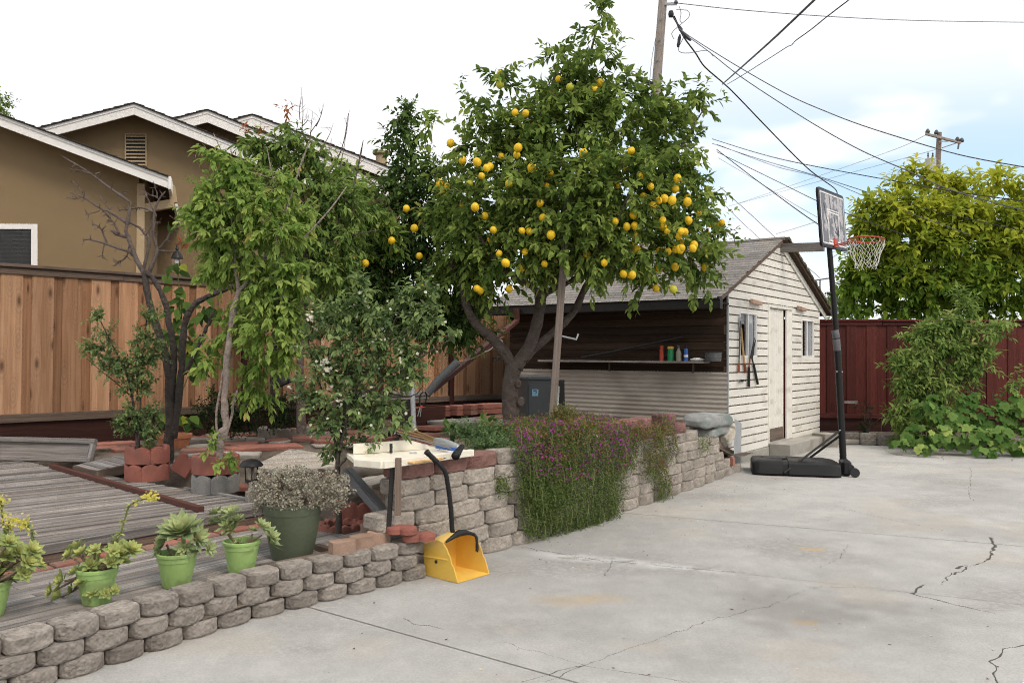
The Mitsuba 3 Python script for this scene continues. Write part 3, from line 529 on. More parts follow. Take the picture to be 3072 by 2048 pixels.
# ================================================================ the shed
def planepoly(poly, b0, t, uvid=False):          # polygon in (a, z), front face at b0, t deep away from the patio
    v, f = prism(poly, t); P = E * v[:, :1] + Z * v[:, 1:2] + N * (b0 + v[:, 2:3])
    if not uvid: return P, f
    _bid[0] += 1; y0, y1 = v[:, 1].min(), v[:, 1].max()
    return P, f, np.stack([v[:, 0], (_bid[0] % 97) + 0.1 + 0.8 * (v[:, 1] - y0) / max(y1 - y0, 1e-6)], 1)
shed = thing('garden_shed', 'cream painted clapboard shed with grey shingle roof and open lean wall', 'shed')
GB = 4.47; A0, A1, AR, ZE, ZR = 11.36, 15.86, 13.66, 2.50, 3.46
slope = (ZR - ZE) / (AR - A0)
gab = sg.Polygon([(A0, 0.13), (A1, 0.13), (A1, ZE), (AR, ZR), (A0, ZE)])
opens = [sg.box(13.03, 0.13, 14.22, 2.40), sg.box(11.81, 1.55, 12.53, 2.23), sg.box(14.78, 1.55, 15.51, 2.23)]
hole = so.unary_union(opens)
part(shed, 'gable_backing', planepoly(gab.difference(hole), GB + 0.02, 0.05), 'rail_wood')
z = 0.145; rngS = np.random.default_rng(2)
while z < ZR:
    row = gab.intersection(sg.box(A0 - 0.004, z, A1 + 0.004, z + 0.0995)).difference(hole)
    for pg in getattr(row, 'geoms', [row]):
        if pg.is_empty or pg.geom_type != 'Polygon' or pg.area < 0.003: continue
        part(shed, 'siding_board', planepoly(pg, GB + rngS.uniform(-0.0015, 0.0015), 0.018, True), 'siding_paint')
    z += 0.1195
def slab(a0, a1, z0, z1, b0, t): return box(ab((a0 + a1) / 2, b0 + t / 2, (z0 + z1) / 2), (a1 - a0, t, z1 - z0), math.atan2(E[1], E[0]), 0.003)
def wslab(a0, a1, z0, z1, b0, t):                # painted board with grain
    if (a1 - a0) > (z1 - z0): return board(ab(a0, b0 + t / 2, (z0 + z1) / 2), ab(a1, b0 + t / 2, (z0 + z1) / 2), z1 - z0, t, nrm=N)
    return board(ab((a0 + a1) / 2, b0 + t / 2, z0), ab((a0 + a1) / 2, b0 + t / 2, z1), a1 - a0, t, nrm=N)
# door
dk = shed + '__door'; used[dk] = 1
for i in range(7):
    w = (13.86 - 13.07) / 7; part(dk, 'plank', wslab(13.07 + i * w + 0.003, 13.07 + (i + 1) * w - 0.008, 0.40, 2.34, GB + 0.03, 0.02), 'siding_paint')
part(dk, 'kick_board', wslab(13.07, 13.86, 0.20, 0.395, GB + 0.034, 0.02), 'rail_wood')
part(dk, 'backing', slab(13.06, 13.87, 0.2, 2.35, GB + 0.052, 0.02), 'char_board')
fk = shed + '__door_frame'; used[fk] = 1
part(fk, 'jamb', wslab(13.03, 13.068, 0.13, 2.40, GB - 0.012, 0.10), 'siding_paint'); part(fk, 'jamb', wslab(13.88, 13.93, 0.2, 2.34, GB + 0.04, 0.06), 'cedar')
part(fk, 'jamb', wslab(13.935, 14.22, 0.13, 2.34, GB - 0.005, 0.03), 'siding_paint'); part(fk, 'head', wslab(13.07, 14.22, 2.35, 2.40, GB - 0.014, 0.09), 'siding_paint')
part(fk, 'sill', slab(13.03, 14.22, 0.13, 0.19, GB - 0.02, 0.12), 'foundation')
for a0, a1 in ((11.84, 12.50), (14.81, 15.48)):
    wk = fresh(shed + '__window'); zz0, zz1 = 1.58, 2.20
    part(wk, 'pane', (np.array([ab(a0, GB + 0.035, zz0), ab(a1, GB + 0.035, zz0), ab(a1, GB + 0.035, zz1), ab(a0, GB + 0.035, zz1)]), np.array([[0, 1, 2, 3]])), 'pane')
    part(wk, 'room', slab(a0 - 0.02, a1 + 0.02, zz0 - 0.02, zz1 + 0.02, GB + 0.16, 0.01), 'room_dark')
    part(wk, 'curtain', slab(a0 + 0.34, a1 + 0.02, zz0, zz1, GB + 0.055, 0.01), 'curtain_grey')
    for q in ((a0 - 0.03, a1 + 0.03, zz1, zz1 + 0.03), (a0 - 0.03, a1 + 0.03, zz0 - 0.03, zz0), (a0 - 0.02, a0, zz0, zz1), (a1, a1 + 0.02, zz0, zz1), (a0 + 0.315, a0 + 0.345, zz0, zz1)):
        part(wk, 'frame_bar', slab(*q, GB + 0.005 if q[0] > a0 and q[1] < a1 else GB - 0.002, 0.04), 'white_trim')
for a, z in ((12.35, 2.40), (14.6, 2.41)):       # small wooden brackets left of old lamps
    part(shed, 'bracket', board(ab(a - 0.18, GB - 0.04, z), ab(a + 0.26, GB - 0.04, z - 0.02), 0.06, 0.035, nrm=N), 'brick_tan')
part(shed, 'foundation', slab(A0 - 0.02, 13.0, -0.01, 0.135, GB - 0.03, 0.2), 'foundation'); part(shed, 'foundation', slab(14.3, A1 + 0.02, -0.01, 0.13, GB - 0.03, 0.2), 'foundation')
part(shed, 'step', slab(13.0, 15.2, -0.01, 0.185, GB - 0.36, 0.325), 'foundation')
# long wall facing the garden (plane a = A0): dark boards above, corrugated sheet below
def lboard(b0, b1, z0, z1, a0, t): return board(ab(a0 + t / 2, b0, (z0 + z1) / 2), ab(a0 + t / 2, b1, (z0 + z1) / 2), z1 - z0, t, nrm=E)
BL = 8.35
z = 1.30
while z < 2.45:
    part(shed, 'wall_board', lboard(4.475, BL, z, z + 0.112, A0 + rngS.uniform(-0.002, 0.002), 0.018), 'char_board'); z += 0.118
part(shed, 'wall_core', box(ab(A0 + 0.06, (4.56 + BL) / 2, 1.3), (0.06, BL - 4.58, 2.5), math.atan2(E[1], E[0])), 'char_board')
part(shed, 'corner_trim', wslab(A0 - 0.02, A0 - 0.001, 0.3, 2.47, 4.462, 0.03), 'galvanised')
nz, nb = 97, 2; zz = np.linspace(0.50, 1.335, nz); aa = A0 - 0.022 - 0.0055 * np.sin(zz / 0.068 * 2 * np.pi)
V = np.vstack([np.array([ab(a, bb, z) for z, a in zip(zz, aa)]) for bb in (4.475, BL)]); i = np.arange(nz - 1)
V2 = V + E * 0.003; F = np.stack([i, i + 1, nz + i + 1, nz + i], 1)
part(shed, 'corrugated_sheet', (np.vstack([V, V2]), np.vstack([F, F[:, ::-1] + 2 * nz])), 'corrugated', True)
# roof
zr = lambda a: ZR + 0.03 - slope * abs(a - AR)
AE = A0 - 0.34; RB0, RB1 = 4.36, BL + 0.25
rk = shed + '__roof'; used[rk] = 1
def rslab(a0, a1, t, b0, b1, dz=0.0):
    q = sg.Polygon([(a0, zr(a0) + dz), (a1, zr(a1) + dz), (a1, zr(a1) + dz - t), (a0, zr(a0) + dz - t)]); return planepoly(q, b0, b1 - b0)
part(rk, 'deck', rslab(AE, AR, 0.05, RB0 + 0.09, RB1), 'char_board'); part(rk, 'deck', rslab(AR + 0.002, A1 + 0.42, 0.06, RB0, RB1), 'char_board')
mm = jitter(cat([rslab(AR + 0.002 + i * 0.105, AR + 0.107 + i * 0.105, 0.045, RB0 - 0.03 + 0.01 * (i % 2), RB1, 0.045 + 0.006 * (i % 3)) for i in range(24)]), 0.006, 12)
part(rk, 'mossy_edge', mm, 'moss_edge', kind='stuff')
part(rk, 'barge_board', rslab(AR + 0.03, A1 + 0.36, 0.11, RB0 + 0.085, RB0 + 0.105, -0.052), 'siding_paint')
part(rk, 'drip_edge', rslab(AE, AR, 0.05, RB0 + 0.074, RB0 + 0.089, 0.004), 'rail_wood')
sl = np.array([1, slope]) / math.hypot(1, slope); SD = unit(E * sl[0] + Z * sl[1]); SNn = unit(np.cross(SD, N)); SNn = SNn if SNn[2] > 0 else -SNn
run = (AR - AE) * math.hypot(1, slope); rngR = np.random.default_rng(8); ex_ = 0.128
for i in range(int(run / ex_) + 1):
    o = (i % 2) * 0.15 + rngR.uniform(-0.03, 0.03); b = RB0 + 0.07 - o
    s = i * ex_ - 0.02
    while b < RB1:
        b0, b1 = max(b, RB0 + 0.07), min(b + 0.30, RB1)
        if b1 - b0 > 0.06:
            c = ab(AE, (b0 + b1) / 2, zr(AE)) + SD * (s + 0.082) + SNn * 0.012
            R = frame(N, ey=unit(SD - SNn * 0.05)); v, f = cbox(b1 - b0 - 0.006, 0.165, 0.009, 0.002)
            v = v @ R; part(rk, 'shingle', (v + c, f), 'shingle')
        b += 0.30
part(rk, 'ridge_cap', tube(np.array([ab(AR, RB0 + 0.05, zr(AR) + 0.022), ab(AR, RB1, zr(AR) + 0.022)]), 0.035, 6), 'shingle')
part(shed, 'ridge_beam', board(ab(AR - 0.0, 3.78, ZR - 0.13), ab(AR, 4.5, ZR - 0.10), 0.14, 0.09, nrm=E), 'old_grey_wood')
gk = shed + '__gutter'
gp = [(0, 0.005), (-0.115, 0.005), (-0.115, -0.012), (-0.10, -0.03), (-0.095, -0.135), (-0.08, -0.15), (0, -0.15)]
pr = sg.Polygon(gp); v, f = prism(pr, RB1 + 0.1 - 4.42)
part(shed, 'gutter', (E * (AE + 0.0 + v[:, :1]) + Z * (zr(AE) - 0.015 + v[:, 1:2]) + N * (4.42 + v[:, 2:3]), f), 'gutter_paint')
part(shed, 'gutter_lip', board(ab(AE - 0.118, 4.46, zr(AE) - 0.008), ab(AE - 0.118, RB1, zr(AE) - 0.008), 0.012, 0.008, nrm=E), 'white_trim')
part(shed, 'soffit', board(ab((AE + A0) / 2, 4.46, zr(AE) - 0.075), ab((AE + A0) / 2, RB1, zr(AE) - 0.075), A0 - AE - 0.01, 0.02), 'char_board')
part(shed, 'side_beam', board(ab(AE - 0.02, RB1 + 0.1, zr(AE) - 0.115), ab(AE - 0.02, RB1 + 1.3, zr(AE) - 0.115), 0.20, 0.05, nrm=E), 'brown_paint')
dp = [on(1549, 925, ab(AE - 0.16, 0), N), on(1551, 962, ab(AE - 0.16, 0), N)]
D1 = dp[1]; D2 = at(1271, 1190, 9.6); ds = spath([dp[0] + Z * 0.02, dp[0] * 0.4 + D1 * 0.6, D1 + Z * 0.03], 8)
part(shed, 'downspout', cat([board(dp[0], D1, 0.075, 0.06, nrm=E), board(D1, D2, 0.075, 0.06)]), 'brown_paint')
shelf = part(shed, 'shelf', board(ab(A0 - 0.13, 4.75, 1.475), ab(A0 - 0.13, 7.6, 1.475), 0.24, 0.03), 'old_grey_wood')
for bb in (5.0, 6.4, 7.4): part(shed, 'shelf_bracket', board(ab(A0 - 0.02, bb, 1.46), ab(A0 - 0.02, bb, 1.32), 0.03, 0.03), 'rail_wood')
SZ = 1.49
def sh(sx): return on(sx, 1070, ab(A0 - 0.15, 0), N) * [1, 1, 0] + Z * (SZ + 0.001)
c = sh(1985); solid('spray_can', 'red spray can with yellow cap, leftmost on the shed shelf', 'can', cat([lathe([(0, 0), (0.031, 0), (0.031, 0), (0.031, 0.16), (0.028, 0.17), (0, 0.172)], 18, c), lathe([(0, 0), (0.027, 0), (0.027, 0), (0.026, 0.05), (0, 0.052)], 16, c + Z * 0.173)]), 'red_metal')
mat('green_plastic', (0.02, 0.22, 0.09), 0.35, 0.45); mat('blue_plastic', (0.04, 0.12, 0.42), 0.4, 0.4); mat('yellow_cap', (0.62, 0.36, 0.06), 0.5, 0.4); mat('clear_dirty', (0.24, 0.235, 0.19), 0.3, 0.5)
t = thing('green_jar', 'green plastic jar with wide orange lid on the shed shelf', 'jar'); c = sh(2012)
part(t, 'jar_body', lathe([(0, 0), (0.045, 0), (0.045, 0), (0.048, 0.08), (0.045, 0.178), (0, 0.178)], 20, c), 'green_plastic', 40); part(t, 'lid', lathe([(0, 0), (0.047, 0), (0.047, 0), (0.047, 0.035), (0, 0.036)], 20, c + Z * 0.179), 'yellow_cap', 40)
t = thing('spray_bottle', 'cloudy spray bottle with patterned label between green jar and blue can', 'bottle'); c = sh(2036)
part(t, 'bottle_body', lathe([(0, 0), (0.036, 0), (0.04, 0.02), (0.04, 0.12), (0.02, 0.17), (0.014, 0.19), (0, 0.19)], 20, c), 'clear_dirty', 40); part(t, 'nozzle', cat([lathe([(0, 0), (0.016, 0), (0.014, 0.035), (0, 0.04)], 12, c + Z * 0.19), box(c + Z * 0.222 + E * -0.02, (0.05, 0.016, 0.018), 0.9)]), 'grey_plastic', 40)
c = sh(2058); t = thing('blue_can', 'blue aerosol can with dark cap on the shed shelf', 'can'); part(t, 'can_body', lathe([(0, 0), (0.03, 0), (0.03, 0), (0.03, 0.17), (0.026, 0.182), (0, 0.182)], 18, c), 'blue_plastic', 40); part(t, 'can_label', lathe([(0.0306, 0.06), (0.0306, 0.09)], 18, c), 'white_plastic'); part(t, 'cap', lathe([(0, 0), (0.02, 0), (0.018, 0.05), (0, 0.052)], 14, c + Z * 0.183), 'black_plastic', 40)
c = sh(2092); v, f = lathe([(0, 0), (0.05, 0), (0.065, 0.012), (0.07, 0.028), (0.062, 0.036), (0.02, 0.05), (0, 0.05)], 20); v = v * [1.55, 1.0, 1.0]
solid('white_tray', 'white plastic tray lying on the shed shelf beside the blue can', 'tray', (v @ np.array([[N[0] * -1, N[1] * -1, 0], [E[0], E[1], 0], [0, 0, 1]]) + c, f), 'white_plastic', 40)
c = on(2140, 1068, ab(A0 - 0.16, 0), N); c[2] = SZ + 0.064; solid('grey_tub', 'ribbed grey plastic tub at the right end of the shed shelf', 'tub', cat([lathe([(0, -0.062), (0.11, -0.062), (0.115, 0.05), (0.122, 0.055), (0.122, 0.066), (0.105, 0.066), (0.10, -0.05), (0, -0.05)], 26, c)] + [lathe([(0.113, z), (0.119, z + 0.008), (0.115, z + 0.016)], 26, c) for z in (-0.04, -0.015, 0.01)]), 'grey_plastic', 40)
solid('green_pole', 'long dark green pole leaning from shelf up into the dark shed corner', 'pole', tube(spath([on(1745, 1072, ab(A0 - 0.12, 0), N), on(1850, 1052, ab(A0 - 0.1, 0), N), on(2050, 1010, ab(A0 - 0.07, 0), N)], 10), 0.016, 8), 'leafpole' if False else 'green_dark' if False else 'dark_plastic')
# ================================================================ the neighbour's house
hu, hv = unit(np.array([0.94, 0.34, 0])), unit(np.array([-0.34, 0.94, 0]))
house = thing('tan_house', 'tan stucco house with white fascia boards and stepped gable roofs', 'house')
def hpoly(px, P0, off, t):                        # a photo outline on the house plane through P0, t deep
    q = [on(x, y, P0 + hv * off, hu) for x, y in px]; q = [np.array([np.dot(p - P0, hu), p[2]]) for p in q]
    pg = sg.Polygon(q); v, f = prism(pg.buffer(0), t); return P0 + hv * (off + v[:, 2:3]) + hu * v[:, :1] - P0 * [0, 0, 1] + Z * v[:, 1:2], f
def lin(p, q, x): return (x, p[1] + (q[1] - p[1]) * (x - p[0]) / (q[0] - p[0]))
def gable(P0, top, fw, xl, depth, wallpx, over=0.5, roof_t=4, holes=None):
    """top: photo points of the fascia's top edge from left to right; fw: fascia height in photo pixels"""
    k = part(house, 'fascia', cat([hpoly([p, q, (q[0], q[1] + fw), (p[0], p[1] + fw)], P0, 0.0, 0.04) for p, q in zip(top, top[1:])]), 'white_trim')
    part(house, 'fascia_trim', cat([hpoly([(p[0], p[1] - 1), (q[0], q[1] - 1), (q[0], q[1] + fw * 0.27), (p[0], p[1] + fw * 0.27)], P0, -0.018, 0.016) for p, q in zip(top, top[1:])]), 'white_trim')
    part(house, 'roof', cat([hpoly([(p[0], p[1] - roof_t), (q[0], q[1] - roof_t), (q[0], q[1] - 0.8), (p[0], p[1] - 0.8)], P0, -0.05, depth) for p, q in zip(top, top[1:])]), 'shingle_dark')
    rngH = np.random.default_rng(int(abs(P0[0] * 100)))
    tabs = []
    for p, q in zip(top, top[1:]):                # shingle butts along the rake
        L = abs(q[0] - p[0]); n = max(2, int(L / 30))
        for i in range(n):
            x0 = p[0] + (q[0] - p[0]) * i / n; x1 = p[0] + (q[0] - p[0]) * (i + 1) / n; a_, b_ = lin(p, q, x0), lin(p, q, x1); up = (q[1] > p[1])
            e0, e1 = (0.3, 3.0) if up else (3.0, 0.3)
            tabs.append(hpoly([(a_[0], a_[1] - roof_t - e0), (b_[0], b_[1] - roof_t - e1), (b_[0], b_[1] - roof_t + 0.5), (a_[0], a_[1] - roof_t + 0.5)], P0, -0.06, 0.5))
    part(house, 'shingle_edge', cat(tabs), 'shingle_dark', kind='stuff')
    w = part(house, 'wall', hpoly(wallpx, P0, over, 0.12), 'stucco')
    part(house, 'soffit', cat([hpoly([(p[0], p[1] + 2), (q[0], q[1] + 2), (q[0], q[1] + 8), (p[0], p[1] + 8)], P0, 0.042, over - 0.045) for p, q in zip(top, top[1:])]), 'trim_tan')
    return w
W1 = at(505, 530, 12.3)
gable(W1, [(-420, 190), (505, 532)], 33, 0, 7.0, [(-420, 205), (417, 512), (417, 1440), (-420, 1440)], 0.45, 4)
# side of the near wing: eave board, soffit and rafter tails running back
we = on(505, 545, W1, hu); wl = hv
part(house, 'eave_fascia', board(we + Z * -0.02 + hu * 0.02 + hv * -0.03, we + hu * 0.02 + hv * 6 + Z * -0.02, 0.19, 0.04, nrm=hu), 'white_trim')
part(house, 'wing_side_wall', board(on(417, 900, W1 + hv * 0.45, hu) * [1, 1, 0] + Z * 2.2 + hv * 0.12, on(417, 900, W1 + hv * 0.45, hu) * [1, 1, 0] + Z * 2.2 + hv * 6, 4.2, 0.12, nrm=hu), 'stucco')
part(house, 'rafter_beam', board(on(420, 628, W1 + hv * 0.5, hu), on(522, 610, W1 + hv * 0.5, hu), 0.13, 0.10, nrm=hv), 'trim_tan')
part(house, 'rafter_beam', board(on(515, 560, W1 + hv * 0.5, hu), on(522, 610, W1 + hv * 0.5, hu), 0.10, 0.10, nrm=hv), 'trim_tan')
cz = on(417, 900, W1 + hv * 0.45, hu); part(house, 'corner_trim', board(cz * [1, 1, 0] + Z * 2.3 + hu * 0.01 + hv * -0.008, cz * [1, 1, 0] + Z * 4.15 + hu * 0.01 + hv * -0.008, 0.11, 0.03, nrm=hv), 'trim_tan')
# side window on the wing
# blind window at the far left
wp = W1 + hv * 0.45; wk = fresh(house + '__window')
def hbar(x0, y0, x1, y1, off, t): return hpoly([(x0, y0), (x1, y0 + 0.01 * (x1 - x0)), (x1, y1), (x0, y1)], wp, off, t)
for q in ((-120, 670, 112, 687), (93, 687, 112, 800), (-120, 800, 112, 812)): part(wk, 'frame_bar', hbar(*q, -0.03, 0.035), 'white_trim')
part(wk, 'room', hbar(-118, 680, 95, 800, -0.004, 0.003), 'room_dark')
for i in range(9): part(wk, 'blind_slat', hpoly([(-118, 692 + i * 12), (93, 694 + i * 12), (93, 697.5 + i * 12), (-118, 695.5 + i * 12)], wp, -0.012, 0.006), 'blind')
part(wk, 'pane', (np.array([on(x, y, wp - hv * 0.02, hu) for x, y in ((-118, 685), (94, 687), (94, 800), (-118, 800))]), np.array([[0, 1, 2, 3]])), 'pane')
W2 = at(400, 310, 15.0)
gable(W2, [(60, 400), (402, 311), (1000, 552)], 33, 0, 6.0, [(60, 420), (402, 325), (960, 560), (960, 1400), (60, 1400)], 0.5, 4)
vk = fresh(house + '__gable_vent')
wp2 = W2 + hv * 0.5
for q in ((374, 401, 440, 404), (374, 404, 378, 498), (436, 404, 440, 498)): part(vk, 'frame_bar', hpoly([(q[0], q[1]), (q[2], q[1] + 0.5), (q[2], q[3]), (q[0], q[3])], wp2, -0.03, 0.03), 'trim_tan')
part(vk, 'backing', hpoly([(377, 403), (437, 404), (437, 500), (377, 500)], wp2, -0.006, 0.004), 'room_dark')
for i in range(9):
    y = 405 + i * 10.6; p0, p1 = on(378, y + 4, wp2 - hv * 0.012, hu), on(436, y + 4.5, wp2 - hv * 0.012, hu)
    part(vk, 'slat', board(p0, p1, 0.045, 0.008, nrm=unit(-hv * 0.75 + Z * 0.6)), 'trim_tan')
W3 = at(622, 330, 16.3); gable(W3, [(520, 358), (622, 331), (1180, 560)], 36, 0, 6.0, [(520, 372), (622, 345), (1150, 562), (1150, 1380), (520, 1380)], 0.5, 4)
W4 = at(757, 345, 17.6); gable(W4, [(670, 369), (757, 345), (1220, 524)], 34, 0, 6.0, [(670, 380), (757, 360), (1200, 535), (1200, 1370), (670, 1370)], 0.5, 4)
c4 = at(1144, 480, 19.0); part(house, 'flue_cap', cat([lathe([(0, -0.5), (0.13, -0.5), (0.13, -0.5), (0.13, 0.1), (0, 0.1)], 14, c4), lathe([(0, 0.1), (0.15, 0.1), (0.20, 0.13), (0.20, 0.19), (0.0, 0.21)], 14, c4)]), 'trim_tan', 40)
part(house, 'wing_window', hpoly([(431, 715), (448, 742), (440, 800), (426, 800)], W1 + hv * 1.3, 0, 0.03), 'white_trim')
# wall lantern
t = thing('wall_lantern', 'ornate dark metal carriage lantern on tan wall above the fence', 'lantern'); lc = at(531, 783, 12.2); s = pxm(12.2)
part(t, 'cap', lathe(np.array([(0, 46), (3, 42), (5, 36), (3, 33), (6, 30), (11, 24), (15, 14), (17, 10), (17, 7), (0, 7)]) * s, 18, lc), 'black_metal', 40)
part(t, 'glass', lathe(np.array([(14, 8), (15, 0), (11, -14), (8, -20)]) * s, 18, lc), 'pane', True)
part(t, 'bulb', lathe(np.array([(0, 6), (5, 4), (7, -2), (5, -8), (0, -9)]) * s, 12, lc), 'white_plastic', True)
part(t, 'base', lathe(np.array([(0, -19), (9, -19), (9, -22), (5, -26), (2, -31), (0, -32)]) * s, 16, lc), 'black_metal', 40)
part(t, 'bracket', tube(spath([lc + Z * 40 * s, lc + Z * 52 * s + hv * 0.08, lc + hv * 0.28 + Z * 30 * s, lc + hv * 1.2 + Z * 10 * s], 12), 0.012, 6), 'black_metal', True)
# ================================================================ utility poles and lines
t = thing('utility_pole', 'tall weathered utility pole rising behind the lemon tree', 'pole'); D = 24.0
p0, p1 = at(1946, 560, D), at(1998, -120, D)
p00 = p0 + (p0 - p1) * 1.1
part(t, 'shaft', tube(np.array([p00, p0, p1]), [0.16, 0.145, 0.12], 14), 'pole_wood', True)
hd = at(2009, 12, D - 0.1); part(t, 'bracket_arm', board(at(1995, 13, D - 0.1), at(2030, 12, D - 0.3), 0.07, 0.07), 'galvanised')
part(t, 'insulator', lathe([(0, -0.05), (0.05, -0.04), (0.06, 0), (0.04, 0.05), (0, 0.06)], 12, at(2028, 8, D - 0.3)), 'grey_plastic', True)
part(t, 'clamp', lathe([(0, -0.1), (0.07, -0.08), (0.085, 0), (0.06, 0.09), (0, 0.1)], 12, at(2013, 43, D - 0.2)), 'dark_plastic', True)
part(t, 'brace', board(at(1918, 236, D - 0.2), at(1990, 270, D + 0.2), 0.13, 0.10), 'black_metal')
for y in (58, 120, 180): part(t, 'bolt', rod(at(1985 - y * .07, y, D - 0.13), at(1985 - y * .07, y, D - 0.2), 0.03, sides=8), 'galvanised')
part(t, 'guy_wire', tube(spath([at(1968, 110, D), at(1955, 180, D - .2), at(1945, 290, D - 0.3)], 6), 0.008, 5), 'cable_grey')
for i, pts in enumerate(([(2038, 20), (2043, 40), (2040, 62), (2047, 70)], [(2028, 30), (2062, 32), (2068, 50), (2052, 66), (2035, 80), (2015, 100), (2022, 118)], [(2052, 110), (2035, 150), (2060, 160), (2120, 152), (2140, 170)])):
    part(t, 'jumper_wire', tube(spath([at(x, y, D - 0.3) for x, y in pts], 14), 0.010, 5), 'cable_grey')
part(t, 'splice', tube(spath([at(2015, 45, D - .2), at(2038, 82, D - .3), at(2050, 100, D - .4), at(2072, 122, D - .5)], 10), [0.02, .02, .025, .05, .06, .03, .05, .06, .05, .03], 7), 'cable_black')
part(t, 'splice', tube(spath([at(2040, 104, D - .3), at(2037, 124, D - .3), at(2034, 142, D - .3)], 6), [0.02, .045, .05, .045, .05, .03], 7), 'cable_black')
t = thing('utility_pole', 'distant utility pole with crossarm and grey transformer above the golden tree', 'pole'); D = 46.0
part(t, 'shaft', tube(np.array([at(2800, 1180, D), at(2813, 500, D), at(2818, 398, D)]), [0.17, 0.15, 0.13], 10), 'bark_pale', True)
part(t, 'crossarm', board(at(2777, 402, D - .2), at(2882, 429, D - .2), 0.14, 0.12), 'pole_wood')
part(t, 'brace', board(at(2816, 425, D - .3), at(2845, 424, D - .2), 0.05, 0.05), 'pole_wood'); part(t, 'brace', board(at(2826, 444, D - .3), at(2868, 430, D - .2), 0.05, 0.05), 'pole_wood')
for x, y in ((2783, 397), (2809, 400), (2872, 421), (2885, 424)): part(t, 'insulator', lathe([(0, -0.05), (0.1, -0.05), (0.13, 0.02), (0.09, 0.12), (0.05, 0.18), (0, 0.2)], 10, at(x, y, D - .2)), 'grey_plastic', True)
part(t, 'cutout', rod(at(2877, 430, D - .3), at(2874, 446, D - .4), 0.05), 'grey_plastic')
tc = at(2792, 518, D - 0.6); tk = part(t, 'transformer', lathe([(0, 0), (0.22, 0), (0.27, 0.06), (0.27, 0.06), (0.28, 0.70), (0.28, 0.70), (0.30, 0.72), (0.27, 0.78), (0, 0.80)], 20, tc), 'transformer_grey', 40)
for dx in (-0.14, 0.12): part(tk, 'bushing', lathe([(0, 0), (0.05, 0), (0.035, 0.1), (0.055, 0.14), (0.035, 0.2), (0.05, 0.26), (0.02, 0.33), (0, 0.34)], 10, tc + np.array([dx, 0, 0.78])), 'grey_plastic', True)
WO = lambda L: [(2000 + x * 0.4558, y * 0.4558) for x, y in L]
WIRES = [
    ('thin twisted power line crossing the sky near the top right edge', [(30, 18), (500, 68), (1100, 112), (1700, 138), (2500, 150)], 24, 30, 0.013, 'cable_grey'),
    ('thick black cable rising steeply from treetop to top of frame', [(366, 556), (480, 455), (700, 258), (1000, -26), (1150, -170)], 23, 9, 0.017, 'cable_black'),
    ('kinked thin black cable right of the thick rising cable', [(398, 556), (480, 508), (690, 376), (790, 312), (822, 298), (850, 268), (950, 196), (1050, 115), (1240, -30)], 23, 11, 0.009, 'cable_black'),
    ('black cable with clips dropping from pole to behind the backboard', [(50, 110), (110, 240), (190, 350), (250, 440), (370, 545), (460, 630), (700, 880), (900, 1082), (1000, 1165), (1105, 1240), (1125, 1280)], 24, 40, 0.026, 'cable_black'),
    ('upper grey line swooping from pole to the right edge above golden tree', [(80, 190), (200, 272), (480, 445), (800, 625), (1050, 735), (1300, 830), (1700, 955), (2000, 1035), (2500, 1125)], 23, 15, 0.012, 'cable_grey'),
    ('lower grey line swooping from pole across the golden tree crown', [(130, 235), (270, 335), (480, 500), (800, 712), (1050, 865), (1300, 1000), (1600, 1130), (1900, 1260), (2500, 1425)], 23, 15, 0.012, 'cable_grey'),
    ('dark line running flat from lemon tree over golden tree', [(300, 915), (600, 1008), (900, 1080), (1500, 1192), (1900, 1262), (2500, 1345)], 26, 16, 0.011, 'cable_black'),
    ('second dark line just below the flat one over the golden tree', [(300, 945), (600, 1045), (1000, 1162), (1500, 1320), (1900, 1420), (2500, 1555)], 26, 16, 0.009, 'cable_black'),
    ('third line of the fan, passing low behind the backboard top', [(330, 950), (700, 1090), (1000, 1168), (1400, 1330), (2000, 1545)], 27, 17, 0.008, 'cable_grey'),
    ('cable meeting the backboard left edge at mid height', [(330, 1000), (720, 1190), (980, 1318), (1200, 1410), (1600, 1560)], 25, 17, 0.010, 'cable_black'),
    ('cable meeting the backboard left edge near its lower corner', [(330, 985), (550, 1155), (700, 1265), (850, 1375), (1000, 1478), (1200, 1600)], 25, 17, 0.013, 'cable_black'),
    ('faint cable fanning from the lemon tree to the lower backboard', [(340, 1040), (560, 1170), (800, 1320), (990, 1430)], 30, 24, 0.007, 'cable_grey'),
    ('left line of the pair sloping down to the shed roof', [(330, 1285), (430, 1400), (600, 1560), (700, 1650)], 30, 30, 0.010, 'cable_grey'),
    ('right line of the pair sloping down to the shed roof', [(350, 1230), (540, 1400), (700, 1550), (860, 1700), (1010, 1830)], 30, 30, 0.012, 'cable_grey'),
    ('loose line hanging nearly flat left of the backboard', [(720, 1540), (850, 1502), (985, 1460)], 40, 34, 0.012, 'cable_grey'),
    ('far faint line rising to the distant pole crossarm', [(470, 1340), (1000, 1160), (1500, 985), (1705, 890)], 80, 46, 0.014, 'cable_grey'),
    ('second far faint line rising below the first to the distant pole', [(400, 1360), (1000, 1195), (1500, 1060), (1790, 980)], 80, 46, 0.014, 'cable_grey'),
    ('two level far lines seen in the gap beside the shed roof', [(1150, 1720), (1300, 1690), (1450, 1670)], 60, 60, 0.02, 'cable_grey')]
WG = 'overhead lines across the sky'
for lab, L, d0, d1, r, m in WIRES:
    q = WO(L); n = len(q); dep = np.linspace(d0, d1, n)
    solid('power_line', lab, 'power line', tube(spath([at(x, y, 1 / (1 / d0 + (1 / d1 - 1 / d0) * i / (n - 1))) for i, (x, y) in enumerate(q)], 40), r, 5, False), m, True, WG)
